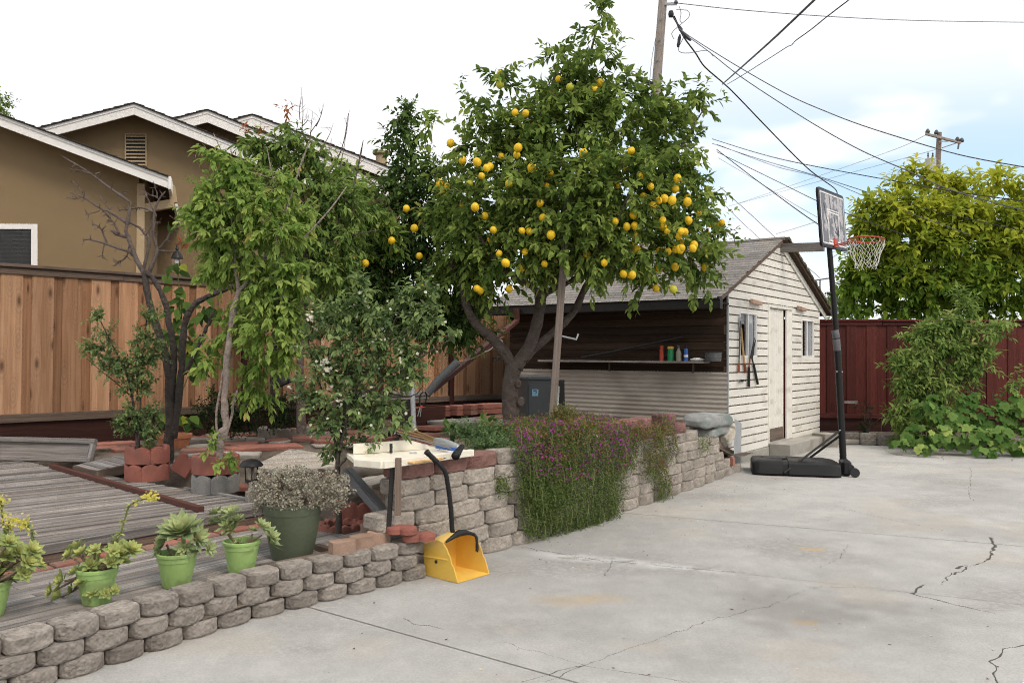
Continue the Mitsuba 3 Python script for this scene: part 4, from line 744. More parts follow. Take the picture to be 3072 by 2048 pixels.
t = thing('antenna_mast', 'thin grey mast far off in the gap between shed roof and hoop pole', 'mast'); part(t, 'mast', rod(at(2460, 880, 60), at(2460, 838, 60), 0.06), 'cable_grey'); part(t, 'crossbar', rod(at(2432, 843, 60), at(2530, 828, 60), 0.05), 'cable_grey')
# ================================================================ garden paving and bits on the raised ground
rngP = np.random.default_rng(21)
pv = fresh('garden_path'); labels[pv] = dict(kind='structure')
def paver(cx, cy, w, d, rot, m, z=0.03, h=0.05):
    p = gnd(cx, cy); v, f = cbox(w, d, h, 0.008); tl = rngP.uniform(-0.02, 0.02, 2); v = v.copy(); v[:, 2] += v[:, 0] * tl[0] + v[:, 1] * tl[1]
    c, s_ = math.cos(rot), math.sin(rot); x, y = v[:, 0] * c - v[:, 1] * s_, v[:, 0] * s_ + v[:, 1] * c
    part(pv, 'paver', (p + np.stack([x, y, v[:, 2] + z], 1), f), m)
for a in [(600, 1355, .42, .30, .3, 'paver_red'), (668, 1362, .40, .30, .1, 'paver_red'), (720, 1368, .45, .32, .2, 'paver_grey'), (575, 1395, .5, .35, .4, 'paver_grey'), (640, 1400, .4, .4, .2, 'paver_red'), (590, 1372, .3, .22, .9, 'paver_grey'),
          (735, 1352, .36, .28, 1.0, 'paver_red'), (790, 1345, .55, .5, .5, 'paver_red'), (850, 1342, .4, .4, .5, 'paver_red'), (735, 1322, .5, .4, .3, 'paver_grey'), (690, 1322, .4, .35, .1, 'paver_grey'), (770, 1310, .3, .3, .5, 'paver_red'), (640, 1315, .35, .3, .2, 'paver_red'), (610, 1322, .4, .3, .6, 'paver_grey'),
          (935, 1318, .5, .4, .3, 'paver_red'), (960, 1305, .5, .35, .2, 'paver_grey'), (925, 1292, .45, .35, .5, 'paver_red'), (905, 1277, .5, .4, .1, 'paver_red'), (960, 1290, .4, .4, .6, 'paver_red'), (1000, 1325, .5, .4, .4, 'paver_red'), (1040, 1300, .5, .4, .1, 'paver_red'),
          (1235, 1300, .5, .2, .9, 'paver_red'), (1270, 1290, .5, .2, .9, 'paver_red'), (1300, 1306, .5, .2, .9, 'paver_red'), (1260, 1318, .5, .2, .9, 'paver_red'), (1310, 1326, .5, .2, .9, 'paver_red'), (1330, 1285, .6, .3, .9, 'paver_red'), (1350, 1268, .6, .4, .9, 'paver_grey'), (1400, 1270, .6, .4, .9, 'paver_grey'), (1480, 1258, .5, .4, .9, 'paver_red'), (1490, 1270, .5, .4, .9, 'paver_grey'), (1440, 1262, .5, .3, .9, 'paver_grey'),
          (1180, 1300, .5, .3, .9, 'paver_grey'), (1210, 1280, .5, .3, .9, 'paver_red'), (1150, 1318, .5, .3, .6, 'paver_red'), (300, 1330, .5, .3, .78, 'paver_red'), (345, 1335, .5, .25, .78, 'paver_red'), (360, 1320, .5, .25, .78, 'paver_red'), (300, 1350, .4, .3, .7, 'paver_red'), (390, 1352, .4, .3, .7, 'paver_red'), (330, 1352, .3, .2, .4, 'soil')]:
    paver(*a, z=0.004 + 0.012 * rngP.random())
for i in range(40):
    sx, sy = rngP.uniform(560, 1120), rngP.uniform(1278, 1345); paver(sx, sy, rngP.uniform(.25, .45), rngP.uniform(.2, .32), rngP.uniform(0, 1.5), ['paver_red', 'paver_grey', 'paver_red'][i % 3], z=-0.004 + 0.0015 * i / 4, h=0.03)
# rows of red edging bricks along the fence foot behind
rb = thing('brick_edging', 'low double row of red bricks along the dark kickboard near the tank', 'edging')
for lv in range(2):
    for i in range(7):
        p = gnd(1265 + i * 38, 1258 - i * 2.2); part(rb, 'brick', box(p + Z * (0.06 + lv * 0.085) + N * 0.15, (0.52, 0.22, 0.08), math.atan2(FD[1], FD[0]) + 0.05 * math.sin(i * 3), 0.008), 'paver_red')
rbx = thing('red_planter_box', 'dark red timber planter box behind the grey metal pipe', 'box')
p = gnd(1275, 1275); part(rbx, 'front_board', board(p + Z * 0.13 - E * 0.35 + N * 0.0, p + Z * 0.13 + E * 0.45, 0.28, 0.03, nrm=N), 'brown_paint'); part(rbx, 'end_board', board(p + Z * 0.13 + E * 0.46, p + Z * 0.13 + E * 0.46 + N * 0.4, 0.28, 0.03, nrm=E), 'brown_paint'); part(rbx, 'fill', box(p + Z * 0.1 + E * 0.05 + N * 0.2, (0.78, 0.36, 0.24), math.atan2(E[1], E[0])), 'soil')
# scalloped edging
def scallop(c, R, h, th0, th1, nsc, thick=0.05, amp=0.034, bul=0.005):
    n = nsc * 10; th = np.linspace(th0, th1, n + 1); ph = np.abs(np.sin(np.linspace(0, nsc * np.pi, n + 1))) ** 0.75; V = []
    closed = abs(th1 - th0 - 2 * np.pi) < 1e-6
    for r, z in ((R - 0.0, 0), (R, 0.02), (R + 0.003, h * 0.6), (R, h - 0.012), (R - 0.008, h), (R - thick + 0.008, h), (R - thick, h - 0.012), (R - thick, 0)):
        rr = r + (bul * ph if r > R - 0.02 else -bul * 0.4 * ph); zz = z - (amp * (1 - ph) if z > h * 0.8 else 0)
        V.append(np.stack([c[0] + rr * np.cos(th), c[1] + rr * np.sin(th), c[2] + zz + 0 * th], 1))
    V = np.vstack(V); m = n + 1; i = np.arange(n); F = [np.stack([k * m + i, k * m + i + 1, ((k + 1) % 8) * m + i + 1, ((k + 1) % 8) * m + i], 1) for k in range(8)]
    F = np.vstack(F)
    if not closed: F = np.vstack([F, [[0, m, 2 * m, 3 * m], [0, 3 * m, 4 * m, 5 * m], [0, 5 * m, 6 * m, 7 * m]], [[q * m + n for q in (3, 2, 1, 0)], [q * m + n for q in (5, 4, 3, 0)], [q * m + n for q in (7, 6, 5, 0)]]])
    return V, F
def ring(label, cx, ybase, z, diam, h, lv, cat_='planter ring', n=4, group=None, soilz=None):
    """a stack of scalloped rings; lv: materials from the bottom up. each ring a thing of quarter pieces"""
    p = gz(cx, ybase, z); d = p[1] + diam / 2 * 1.0; c = at(cx, 1060, d) * [1, 1, 0] + Z * z; out = []
    for i, (m, lab) in enumerate(zip(lv, label)):
        t = thing('scalloped_edging', lab, cat_); out.append(c)
        for q in range(4):
            a0 = q * np.pi / 2 + 0.15 + 0.4 * i
            part(t, 'segment', scallop(c + Z * (h + 0.002) * i, diam / 2, h, a0 + 0.006, a0 + np.pi / 2 - 0.006, n), m, 50)
    part(t, 'soil_fill', lathe([(0, 0), (diam / 2 - 0.055, 0), (diam / 2 - 0.055, 0), (diam / 2 - 0.055, 0.05), (0, 0.07)], 20, c + Z * (h * len(lv) - 0.10)), 'soil', True)
    return c
R1 = ring(['red scalloped ring lying on the deck under another red ring at the small bush', 'red scalloped ring on top of a red ring, holding the small bush'], 446, 1446, 0.332, 0.40, 0.165, ['edger_red', 'edger_red'], n=2)
R2 = ring(['grey scalloped ring on the deck under a red ring at the pale trunk', 'red scalloped ring on top of a grey ring, round the pale trunk'], 651, 1483, 0.332, 0.40, 0.165, ['edger_grey', 'edger_red'], n=2)
R4 = ring(['red scalloped ring on the lower deck round the blossom shrub stem'], 1028, 1652, 0.06, 0.36, 0.19, ['edger_red'], n=3)
t = thing('scalloped_edging', 'broken red scalloped piece leaning tilted between the two ringed plants', 'edging piece')
p = gz(530, 1436, 0.34); v, f = scallop(np.array([0, -0.5, 0]), 0.5, 0.2, np.pi / 2 - 0.2, np.pi / 2 + 0.2, 2, 0.05, 0.035); ca, sa = math.cos(0.55), math.sin(0.55)
v = np.stack([v[:, 0] * ca + v[:, 2] * sa, v[:, 1], -v[:, 0] * sa + v[:, 2] * ca], 1); part(t, 'segment', (v + p + Z * 0.05 + np.array([0.0, 0.08, 0]), f), 'edger_red', 50)
t = thing('scalloped_edging', 'red scalloped piece standing upright in the dark gap behind the shrub ring', 'edging piece')
p = at(1075, 1545, 6.9); part(t, 'segment', scallop(p * [1, 1, 0] + np.array([0, 0.4, 0.12]), 0.45, 0.22, -np.pi / 2 - 0.45, -np.pi / 2 + 0.45, 4, 0.05, 0.03), 'edger_red', 50)
t = thing('scalloped_planter', 'beige scalloped edging blocks round the thin dark trunk in front of the fence', 'planter'); p = gnd(840, 1318); 
for sgn, q0, q1 in ((1, (-0.26, 0), (0.27, 0.0)), (1, (-0.26, 0.02), (-0.3, 0.4)), (1, (0.27, 0.02), (0.3, 0.4))):
    a_, b_ = p + np.array([*q0, 0]), p + np.array([*q1, 0]); L = np.linalg.norm(b_ - a_); ex = unit(b_ - a_); ey = np.cross(Z, ex); n = 41; x = np.linspace(0, L, n); ph = np.abs(np.sin(x / L * np.pi * 4)) ** 0.7
    V = []; 
    for y, z in ((0, 0), (-0.01, 0.08), (-0.01, 0.135), (0, 0.15), (0.05, 0.15), (0.055, 0.13), (0.055, 0)):
        V.append(a_ + x[:, None] * ex + (y - 0.012 * ph * (y < 0.02))[:, None] * ey + (z - (0.028 * (1 - ph) if z > 0.1 else 0))[:, None] * Z if False else a_ + x[:, None] * ex + (y - 0.012 * ph * (y < 0.02))[:, None] * ey + ((z - 0.028 * (1 - ph)) if z > 0.1 else np.full(n, z))[:, None] * Z)
    V = np.vstack(V); i = np.arange(n - 1); F = np.vstack([np.stack([k * n + i, k * n + i + 1, ((k + 1) % 7) * n + i + 1, ((k + 1) % 7) * n + i], 1) for k in range(7)]); F = np.vstack([F, [[0, n, 2 * n, 3 * n], [0, 3 * n, 4 * n, 6 * n], [n - 1, 4 * n - 1, 3 * n - 1, 2 * n - 1], [n - 1, 7 * n - 1, 5 * n - 1, 4 * n - 1]]])
    part(t, 'segment', (V, F), 'edger_beige', 50)
part(t, 'base_board', box(p + np.array([0, 0.18, -0.03]), (0.62, 0.46, 0.06)), 'rail_wood'); part(t, 'soil_fill', box(p + np.array([0, 0.2, 0.05]), (0.5, 0.34, 0.1)), 'soil')
R3 = p + np.array([0.06, 0.2, 0.1])
# terracotta pot at the back
pc = at(526, 1060, 10.1) * [1, 1, 0]; pc[2] = 0.38
t = thing('terracotta_pot', 'large terracotta pot standing behind the bare tree', 'pot'); s = 0.205
part(t, 'pot_wall', lathe([(0, 0), (0.15, 0), (0.15, 0), (0.19, 0.15), (0.19, 0.15), (0.205, 0.16), (0.205, 0.205), (0.18, 0.205), (0.165, 0.14), (0, 0.14)], 32, pc), 'terracotta', 40); part(t, 'soil_fill', lathe([(0, 0.15), (0.165, 0.145)], 20, pc), 'soil')
TERRA = pc + Z * 0.15
# plank panel used as a step, boards and cavity under it
wp = thing('plank_platform', 'pale grey weathered plank panel lying flat beside the blossom shrub', 'platform')
q = [gz(x, y, 0.50) for x, y in ((760, 1402), (872, 1350), (1010, 1372), (1003, 1405), (868, 1421), (772, 1408))]; pg = sg.Polygon([r[:2] for r in q]).buffer(0)
deckboards(wp, pg, unit(gz(1003, 1388, 0.5) - gz(800, 1400, 0.5)) * [1, 1, 0], 0.08, 0.52, 0.03, 'pale_plank', 0.012)
for i in (3, 4): part(wp, 'edge_board', board(q[i] * [1, 1, 0] + Z * 0.45, q[i + 1] * [1, 1, 0] + Z * 0.45, 0.06, 0.03, nrm=np.cross(unit(q[i + 1] - q[i]), Z)), 'rail_wood')
part(wp, 'support', box(pg.representative_point().coords[0] + (0.36,), (0.5, 0.4, 0.2), 0.6), 'rail_wood')
# boards closing the cavity left of the tall wall
cv = thing('timber_planks', 'loose weathered planks stacked over the dark cavity beside the tall wall', 'planks')
part(cv, 'plank', board(at(985, 1470, 7.0), at(1110, 1420, 7.3), 0.14, 0.03, nrm=Z), 'old_grey_wood'); part(cv, 'plank', board(at(1080, 1455, 6.55), at(1185, 1425, 6.9), 0.26, 0.03), 'pale_plank')
part(cv, 'plank', board(at(1020, 1500, 7.0), at(1110, 1490, 7.3), 0.16, 0.04, nrm=N), 'old_grey_wood'); part(cv, 'plank', board(at(1070, 1405, 6.9), at(1180, 1390, 7.1), 0.2, 0.04), 'old_grey_wood')
solid('rock', 'rounded brown rock on the plank under the cream tray', 'rock', jitter((trimesh.creation.icosphere(subdivisions=3, radius=1.0).vertices * [0.14, 0.10, 0.06] + at(1105, 1410, 6.9), trimesh.creation.icosphere(subdivisions=3).faces), 0.02, 9), 'edger_beige', True)
def pst(base, label, s0, s1, d, w, m, t2=None): return solid(base, label, base.split('_')[-1], board(at(*s0, d), at(*s1, d), w, t2 or w, nrm=np.array([0, -1.0, 0])), m)
pst('dark_post', 'thin black post standing in front of the cavity, left of the brown post', (1166, 1590), (1178, 1386), 5.75, 0.032, 'gutter_paint'); pst('brown_post', 'brown weathered post standing against the end of the tall wall', (1193, 1545), (1195, 1373), 5.72, 0.042, 'post_wood')
t = thing('grey_downspout', 'grey metal downspout length leaning diagonally across the dark cavity', 'downspout'); part(t, 'pipe', board(at(1040, 1412, 6.35), at(1168, 1560, 5.95), 0.085, 0.06), 'spout_grey')
part(t, 'rib', cat([board(at(1040, 1412 + o, 6.31), at(1168, 1560 + o, 5.91), 0.008, 0.012) for o in (-5, 5)]), 'grey_plastic')
# bricks at the foot
for i, (x, y, m, lab) in enumerate(((1052, 1656, 'brick_tan', 'tan brick nearest the green planter, first of three in a row'), (1109, 1640, 'brick_tan', 'tan pinkish brick, middle of three in a row by the red ring'), (1161, 1625, 'brick_tan', 'pinkish brick at the right end of three in a row'), (1137, 1600, 'brick_tan', 'brown brick behind the row of three, beside the dark post'))):
    p = gz(x, y, 0.28 if i < 3 else 0.26); k = thing('paving_brick', lab, 'brick', 'loose bricks behind the low wall'); oc = sg.Polygon([(-0.09, -0.03), (-0.055, -0.06), (0.055, -0.06), (0.09, -0.03), (0.09, 0.03), (0.055, 0.06), (-0.055, 0.06), (-0.09, 0.03)]); v, f = prism(oc, 0.085)
    v = v.copy(); top = v[:, 2] > 0.04; v[top, :2] *= 0.97; an = 0.75 + 0.1 * i; x_, y_ = v[:, 0] * math.cos(an) - v[:, 1] * math.sin(an), v[:, 0] * math.sin(an) + v[:, 1] * math.cos(an); reg(k, (p + N * 0.10 + E * 0.02 + np.stack([x_, y_, v[:, 2] - 0.025], 1), f), m)
t = thing('scalloped_edging', 'two red scalloped pieces lying flat below the stepped end of the tall wall', 'edging piece')
p = gz(1228, 1612, 0.32); part(t, 'segment', scallop(p + np.array([-0.05, 0.20, 0.01]), 0.15, 0.05, -2.5, -0.9, 2, 0.1, 0.0, 0.03), 'edger_red', 50); part(t, 'segment', scallop(p + np.array([0.03, 0.24, -0.045]), 0.16, 0.05, -2.2, -0.6, 2, 0.1, 0.0, 0.03), 'edger_red', 50)
solid('wood_batten', 'dark wooden batten lying on the lower deck by the green planter', 'batten', board(gz(950, 1640, 0.215), gz(1045, 1668, 0.225), 0.05, 0.045), 'rail_wood')
# solar garden light on its little post
c = at(754, 1420, 6.95); s = pxm(6.95); t = thing('solar_light', 'black mushroom cap solar garden light at the corner of the upper deck', 'garden light')
part(t, 'cap', lathe(np.array([(0, 42), (14, 42), (26, 37), (33, 28), (34, 24), (32, 22), (0, 22)]) * s, 24, c), 'black_plastic', 40)
part(t, 'glass', lathe(np.array([(15, 22), (14, -18)]) * s, 20, c), 'pane', True); part(t, 'inner_tube', lathe(np.array([(0, 21), (8, 21), (8, -18), (0, -18)]) * s, 14, c), 'edger_beige', True)
for i in range(4): a = 0.4 + i * np.pi / 2; part(t, 'cage_bar', rod(c + np.array([math.cos(a) * 18, math.sin(a) * 18, 22]) * s, c + np.array([math.cos(a) * 16, math.sin(a) * 16, -20]) * s, 1.8 * s, sides=6), 'black_plastic')
part(t, 'base', lathe(np.array([(0, -18), (18, -18), (18, -24), (8, -31), (0, -31)]) * s, 20, c), 'black_plastic', 40); part(t, 'stem', rod(c - Z * 31 * s, c - Z * 56 * s, 7 * s, sides=10), 'steel')
solid('timber_block', 'short dark timber post stub carrying the solar light', 'post', board(at(762, 1471, 6.95), at(762, 1530, 6.95), 0.11, 0.12), 'old_grey_wood')
paver(732, 1462, .2, .2, .3, 'paver_red', 0.0)
# ================================================================ pots on the lower deck
def potprof(R, h): return [(0, 0), (R * .62, 0), (R * .64, 0.004), (R * .72, h * .2), (R * .82, h * .52), (R * .88, h * .74), (R * .88, h * .74), (R * .92, h * .76), (R * .94, h * .90), (R * .94, h * .90), (R * 1.0, h * .91), (R * 1.0, h * .985), (R * .97, h), (R * .90, h), (R * .86, h * .8), (0, h * .8)]
POTS = []
for cx, yb, dpx, hpx, lab in ((-28, 1862, 138, 110, 'light green plastic pot cut off by the left edge of the photo'), (300, 1819, 122, 108, 'light green plastic pot, second from the left, under sprawling yellow rosettes'), (538, 1768, 121, 104, 'light green plastic pot, third from the left, with one big grey rosette plant'), (731, 1727, 112, 99, 'light green plastic pot nearest the large dark green planter')):
    p = gz(cx, yb, 0.20); R = dpx / 2 * pxm(p[1]); c = at(cx, 1060, p[1] + R * 0.6) * [1, 1, 0] + Z * 0.201; h = hpx * pxm(p[1])
    t = thing('green_pot', lab, 'pot', 'light green pots in a row on the deck edge'); part(t, 'pot_wall', lathe(potprof(R, h), 40, c), 'pot_green', 40); part(t, 'soil_fill', jitter(lathe([(0, h * .84), (R * .5, h * .83), (R * .865, h * .81)], 20, c), 0.004, 40), 'soil')
    POTS.append((c, R, h))
p = gz(885, 1684, 0.20); R = 89 * pxm(p[1]); c = at(882, 1060, p[1] + R * 0.6) * [1, 1, 0] + Z * 0.201; h = 168 * pxm(p[1])
t = thing('dark_green_planter', 'large dark green plastic planter with dry bushy plant on the deck', 'planter')
part(t, 'pot_wall', lathe([(0, 0), (R * .66, 0), (R * .68, 0.006), (R * .80, h * .3), (R * .90, h * .62), (R * .945, h * .80), (R * .945, h * .80), (R * .96, h * .81), (R * .965, h * .83), (R * .965, h * .83), (R * .99, h * .95), (R * 1.01, h * .96), (R * 1.01, h), (R * .95, h), (R * .9, h * .88), (0, h * .88)], 48, c), 'planter_green', 40)
part(t, 'soil_fill', lathe([(0, h * .92), (R * .92, h * .90)], 24, c), 'soil'); PLANTER = (c, R, h)
# ================================================================ cream tray with tools on the wall end
tr = thing('cream_tray', 'cream fibreglass shower tray resting on the left end of the tall wall', 'tray'); zt = 0.835
f0, f1, f2 = gz(1066, 1379, zt), gz(1148, 1386, zt), gz(1417, 1350, zt); b1_, b0_ = gz(1290, 1333, zt), gz(1040, 1358, zt)
pg = sg.Polygon([r[:2] for r in (f0, f1, f2, b1_ + (f2 - f1) * 0.02, b0_)]).buffer(0)
v, f = prism(pg, 0.03); v[:, 2] += zt - 0.034; part(tr, 'tray_floor', (v, f), 'cream_fibreglass')
part(tr, 'front_lip', board(f1 * [1, 1, 0] + Z * (zt - 0.018), f2 * [1, 1, 0] + Z * (zt - 0.018), 0.04, 0.05), 'cream_fibreglass'); part(tr, 'front_lip', board(f0 * [1, 1, 0] + Z * (zt - 0.018), f1 * [1, 1, 0] + Z * (zt - 0.018), 0.04, 0.05), 'cream_fibreglass')
bw0, bw1 = gz(1060, 1362, zt), gz(1285, 1346, zt); part(tr, 'back_wall', flatpoly([bw0, bw1 + (bw1 - bw0) * 0.0, bw1 + Z * 0.035, on(1225, 1313, bw0, unit((bw1 - bw0) * [1, 1, 0])), on(1060, 1325, bw0, unit((bw1 - bw0) * [1, 1, 0]))], 0.02, np.array([0.2, -1, 0.0])), 'cream_fibreglass')
part(tr, 'drain', lathe([(0.03, 0), (0.03, 0.004), (0.02, 0.004), (0.018, 0.0)], 16, gz(1240, 1358, zt)), 'galvanised')
solid('black_peg', 'short black pipe stub standing upright in the cream tray', 'pipe', rod(gz(1173, 1358, zt), gz(1173, 1358, zt) + Z * 0.068, 0.012), 'dark_plastic')
t = thing('bamboo_bundle', 'bundle of thin bamboo canes laid slanting across the cream tray', 'canes'); rngK = np.random.default_rng(4)
q0, q1 = at(1190, 1284, 7.3), at(1366, 1338, 6.38)
for i in range(14):
    o = rngK.normal(0, 0.016, 3); o2 = rngK.normal(0, 0.010, 3); e0 = q0 + (q0 - q1) * rngK.uniform(-0.06, 0.12)
    part(t, 'cane', tube(spath([e0 + o * 1.6, (e0 + q1) / 2 + o, q1 + o2], 5), 0.0055, 5), ['brick_tan', 'bamboo'][i % 2] if i % 3 else 'bamboo')
part(t, 'sleeve', tube(spath([q1 + (q0 - q1) * 0.30, q1 + (q0 - q1) * 0.15 + Z * .004, q1 + (q1 - q0) * 0.04], 6), [0.026, 0.028, 0.029, 0.028, 0.026, 0.022], 10), 'galvanised', True)
t = thing('hand_saw', 'pruning saw with black handle and bare steel blade beside the bamboo canes', 'saw'); part(t, 'blade', board(at(1195, 1300, 6.6), at(1365, 1348, 6.2), 0.03, 0.004), 'steel'); part(t, 'handle', tube(spath([at(1150, 1312, 6.75), at(1165, 1300, 6.7), at(1178, 1296, 6.68), at(1200, 1304, 6.6)], 8), [.008, .02, .022, .018, .016, .014, .013, .012], 8), 'black_plastic', True)
t = thing('rubber_mallet', 'black rubber mallet with blue handle lying on the cream tray edge', 'mallet'); m0, m1 = at(1386, 1338, 6.2), at(1366, 1368, 6.02); part(t, 'mallet_head', tube(np.array([m0, m0 * .75 + m1 * .25, m0 * .3 + m1 * .7, m1]), [0.018, 0.022, 0.028, 0.031], 14), 'black_plastic', True); part(t, 'handle', rod(at(1378, 1350, 6.12), at(1310, 1340, 6.45), 0.013, sides=8), 'blue_plastic')
t = thing('wood_slat_strips', 'few thin wooden slats under the front edge of the cream tray', 'slats'); part(t, 'slat', board(gz(1228, 1388, 0.812), gz(1320, 1374, 0.812), 0.08, 0.012), 'bamboo'); part(t, 'slat', board(gz(1300, 1377, 0.808), gz(1400, 1360, 0.808), 0.06, 0.01), 'post_wood')
# ================================================================ workbench plank, pipe, pruner, tube
t = thing('plank_bench', 'grey plank table on a metal pipe leg behind the blossom shrub', 'bench'); part(t, 'top', board(at(1050, 1186, 8.9), at(1284, 1178, 9.4), 0.30, 0.035), 'old_grey_wood'); part(t, 'apron', board(at(1050, 1194, 8.78), at(1284, 1186, 9.28), 0.07, 0.03, nrm=N), 'old_grey_wood')
part(t, 'pipe_leg', rod(at(1235, 1110, 8.8), at(1242, 1293, 8.8), 0.026, sides=12), 'galvanised')
part(t, 'crate_leg', box(gnd(1090, 1290) + Z * 0.25, (0.3, 0.3, 0.5)), 'dark_stain')
t = thing('garden_shears', 'grass shears with red pivot hanging by handles from the bench end', 'shears'); p = at(1264, 1219, 8.75); s = pxm(8.75)
for sg_ in (-1, 1):
    part(t, 'handle', tube(spath([p + np.array([sg_ * 2, 0, 0]) * s, p + np.array([sg_ * 9 + 4, 0, 16]) * s, p + np.array([sg_ * 10 + 6, 0, 34]) * s, p + np.array([sg_ * 2 + 8, 0, 44]) * s], 8), 0.009, 6), 'black_plastic'); part(t, 'blade', flatpoly([p + np.array([sg_ * 1, 0, -2]) * s, p + np.array([-6 + sg_ * 4, 0, -30]) * s, p + np.array([-8 + sg_ * 4, 0, -30]) * s, p + np.array([-3 + sg_ * 2, 0, 0]) * s], 0.004, np.array([0, -1.0, 0])), 'steel')
part(t, 'pivot', lathe([(0, -0.012), (0.016, -0.012), (0.016, 0.012), (0, 0.012)], 12, p), 'red_metal')
solid('grey_tube', 'thick grey plastic tube leaning along the brown downspout', 'tube', tube(np.array([at(1374, 1084, 8.75), at(1320, 1135, 8.75), at(1284, 1178, 8.75)]), 0.042, 14), 'grey_plastic', 40)
t = thing('hanging_wire', 'loose twisted wire and string tied along the brown downspout', 'wire'); part(t, 'strand', tube(spath([at(1376, 1084, 8.8), at(1420, 1074, 9.4), at(1480, 1040, 10), at(1500, 1015, 10.4), at(1512, 1010, 10.6)], 14), 0.004, 5), 'bamboo'); part(t, 'strand', tube(spath([at(1455, 1055, 9.6), at(1475, 1045, 9.7), at(1495, 1020, 9.7), at(1508, 1024, 9.7), at(1498, 1035, 9.7)], 12), 0.007, 5), 'white_trim')
t = thing('black_bucket', 'black plastic nursery pot hung tilted on the thin trunk by the fence', 'bucket'); p = at(842, 1128, 9.45); ax = unit(np.array([0.42, 0, -0.9])); v, f = lathe([(0, 0), (0.075, 0), (0.075, 0), (0.10, 0.16), (0.108, 0.165), (0.108, 0.19), (0.098, 0.19), (0.07, 0.02), (0, 0.02)], 24); R_ = frame(np.cross([0, 1.0, 0], ax), ey=np.array([0, 1.0, 0])); part(t, 'bucket_wall', (v @ np.stack([unit(np.cross([0, 1.0, 0], ax)), [0, 1.0, 0], ax]) + p + np.array([-0.03, -0.08, 0.07]), f), 'black_plastic', 40)
# ================================================================ storage cabinet, prop post, bags, sheet
cb = thing('grey_cabinet', 'dark grey plastic storage box with small blue label beside the lemon trunk', 'cabinet'); p = gz(1612, 1284, 0.66); rt = math.radians(-6); D = p[1] + 0.2; s = pxm(D)
cc = at(1612, 1062, D) * [1, 1, 0]; hB = (1284 - 1134) * s
part(cb, 'body', box(cc + Z * (0.66 + hB * .5 + 0.03), (0.40, 0.42, hB * .96 - 0.10), 0.25, 0.02), 'grey_plastic'); part(cb, 'base', box(cc + Z * 0.72, (0.44, 0.45, 0.12), 0.25, 0.015), 'dark_plastic'); part(cb, 'lid', box(cc + Z * (0.66 + hB - 0.02), (0.42, 0.44, 0.05), 0.25, 0.018), 'grey_plastic')
nf = np.array([math.sin(0.25), -math.cos(0.25), 0]); ux = np.array([math.cos(0.25), math.sin(0.25), 0]); fc = cc + nf * 0.214
part(cb, 'door_panel', board(fc - ux * 0.17 + Z * (0.66 + hB * .58), fc + ux * 0.17 + Z * (0.66 + hB * .58), hB * .62, 0.016, nrm=nf), 'grey_plastic'); part(cb, 'label', board(fc - ux * 0.13 + nf * 0.01 + Z * (0.66 + hB * .70), fc - ux * 0.05 + nf * 0.01 + Z * (0.66 + hB * .70), 0.085, 0.002, nrm=nf), 'label_blue'); part(cb, 'latch', board(fc - ux * 0.14 + nf * .01 + Z * 0.77, fc - ux * 0.06 + nf * .01 + Z * 0.77, 0.02, 0.02, nrm=nf), 'dark_plastic')
part(cb, 'label_print', cat([board(fc - ux * 0.115 + nf * 0.012 + Z * (0.66 + hB * .70 + 0.024), fc - ux * 0.068 + nf * 0.012 + Z * (0.66 + hB * .70 + 0.024), 0.014, 0.001, nrm=nf), board(fc - ux * 0.085 + nf * 0.012 + Z * (0.66 + hB * .70 - 0.005), fc - ux * 0.072 + nf * 0.012 + Z * (0.66 + hB * .70 - 0.005), 0.02, 0.001, nrm=nf)]), 'dark_plastic')
solid('white_board', 'narrow white plank standing behind the wooden prop post', 'plank', board(at(1674, 1158, 10.2), at(1670, 1262, 10.2), 0.035, 0.02, nrm=np.array([0, -1.0, 0])), 'white_trim'); solid('black_board', 'black board leaning on the corrugated sheet behind the prop post', 'board', board(at(1682, 1140, 11.0), at(1684, 1250, 10.8), 0.10, 0.03, nrm=np.array([0, -1.0, 0])), 'gutter_paint')
t = thing('prop_post', 'square wooden post propping up the lemon tree with a metal bracket', 'post'); part(t, 'post', board(at(1655, 1275, 8.2), at(1705, 585, 8.6), 0.072, 0.072, nrm=np.array([0, -1.0, 0])), 'post_wood')
part(t, 'bracket', tube(np.array([at(1680, 1007, 8.35), at(1729, 1018, 8.2), at(1735, 1001, 8.2)]), 0.010, 6), 'galvanised')
t = thing('wire_clip', 'black wire loop fixed to the left limb of the lemon tree', 'loop'); part(t, 'wire_ring', tube(spath([at(1502, 1073, 9.1), at(1488, 1073, 9.1), at(1481, 1077, 9.1), at(1484, 1083, 9.1), at(1494, 1080, 9.1), at(1503, 1072, 9.1)], 14), 0.007, 5), 'black_metal')
mat('bag_paper', speck((0.19, 0.20, 0.20), (0.36, 0.36, 0.355), 9, 0.1, 60, (0.13, 0.185, 0.165), 5), 0.75, 0.2); mat('paper_torn', speck((0.42, 0.38, 0.31), (0.58, 0.55, 0.48), 14, 0.1, 60), 0.8, 0.2)
def bag(c, L, W, H, rot, seed):
    m = trimesh.creation.icosphere(subdivisions=4); v = np.array(m.vertices); v = np.sign(v) * np.abs(v) ** 0.42; v = v * [L / 2, W / 2, H / 2]; v[:, 2] *= 1 - 0.35 * np.abs(v[:, 0] / (L / 2)) ** 4
    v, f = jitter((v + seed * 3.1, m.faces), 0.03, 7, seed); v = v - seed * 3.1; v[:, 2] -= 0.03 * (v[:, 0] / (L / 2)) ** 2; cr, sr = math.cos(rot), math.sin(rot); return np.stack([v[:, 0] * cr - v[:, 1] * sr, v[:, 0] * sr + v[:, 1] * cr, v[:, 2]], 1) + c, f
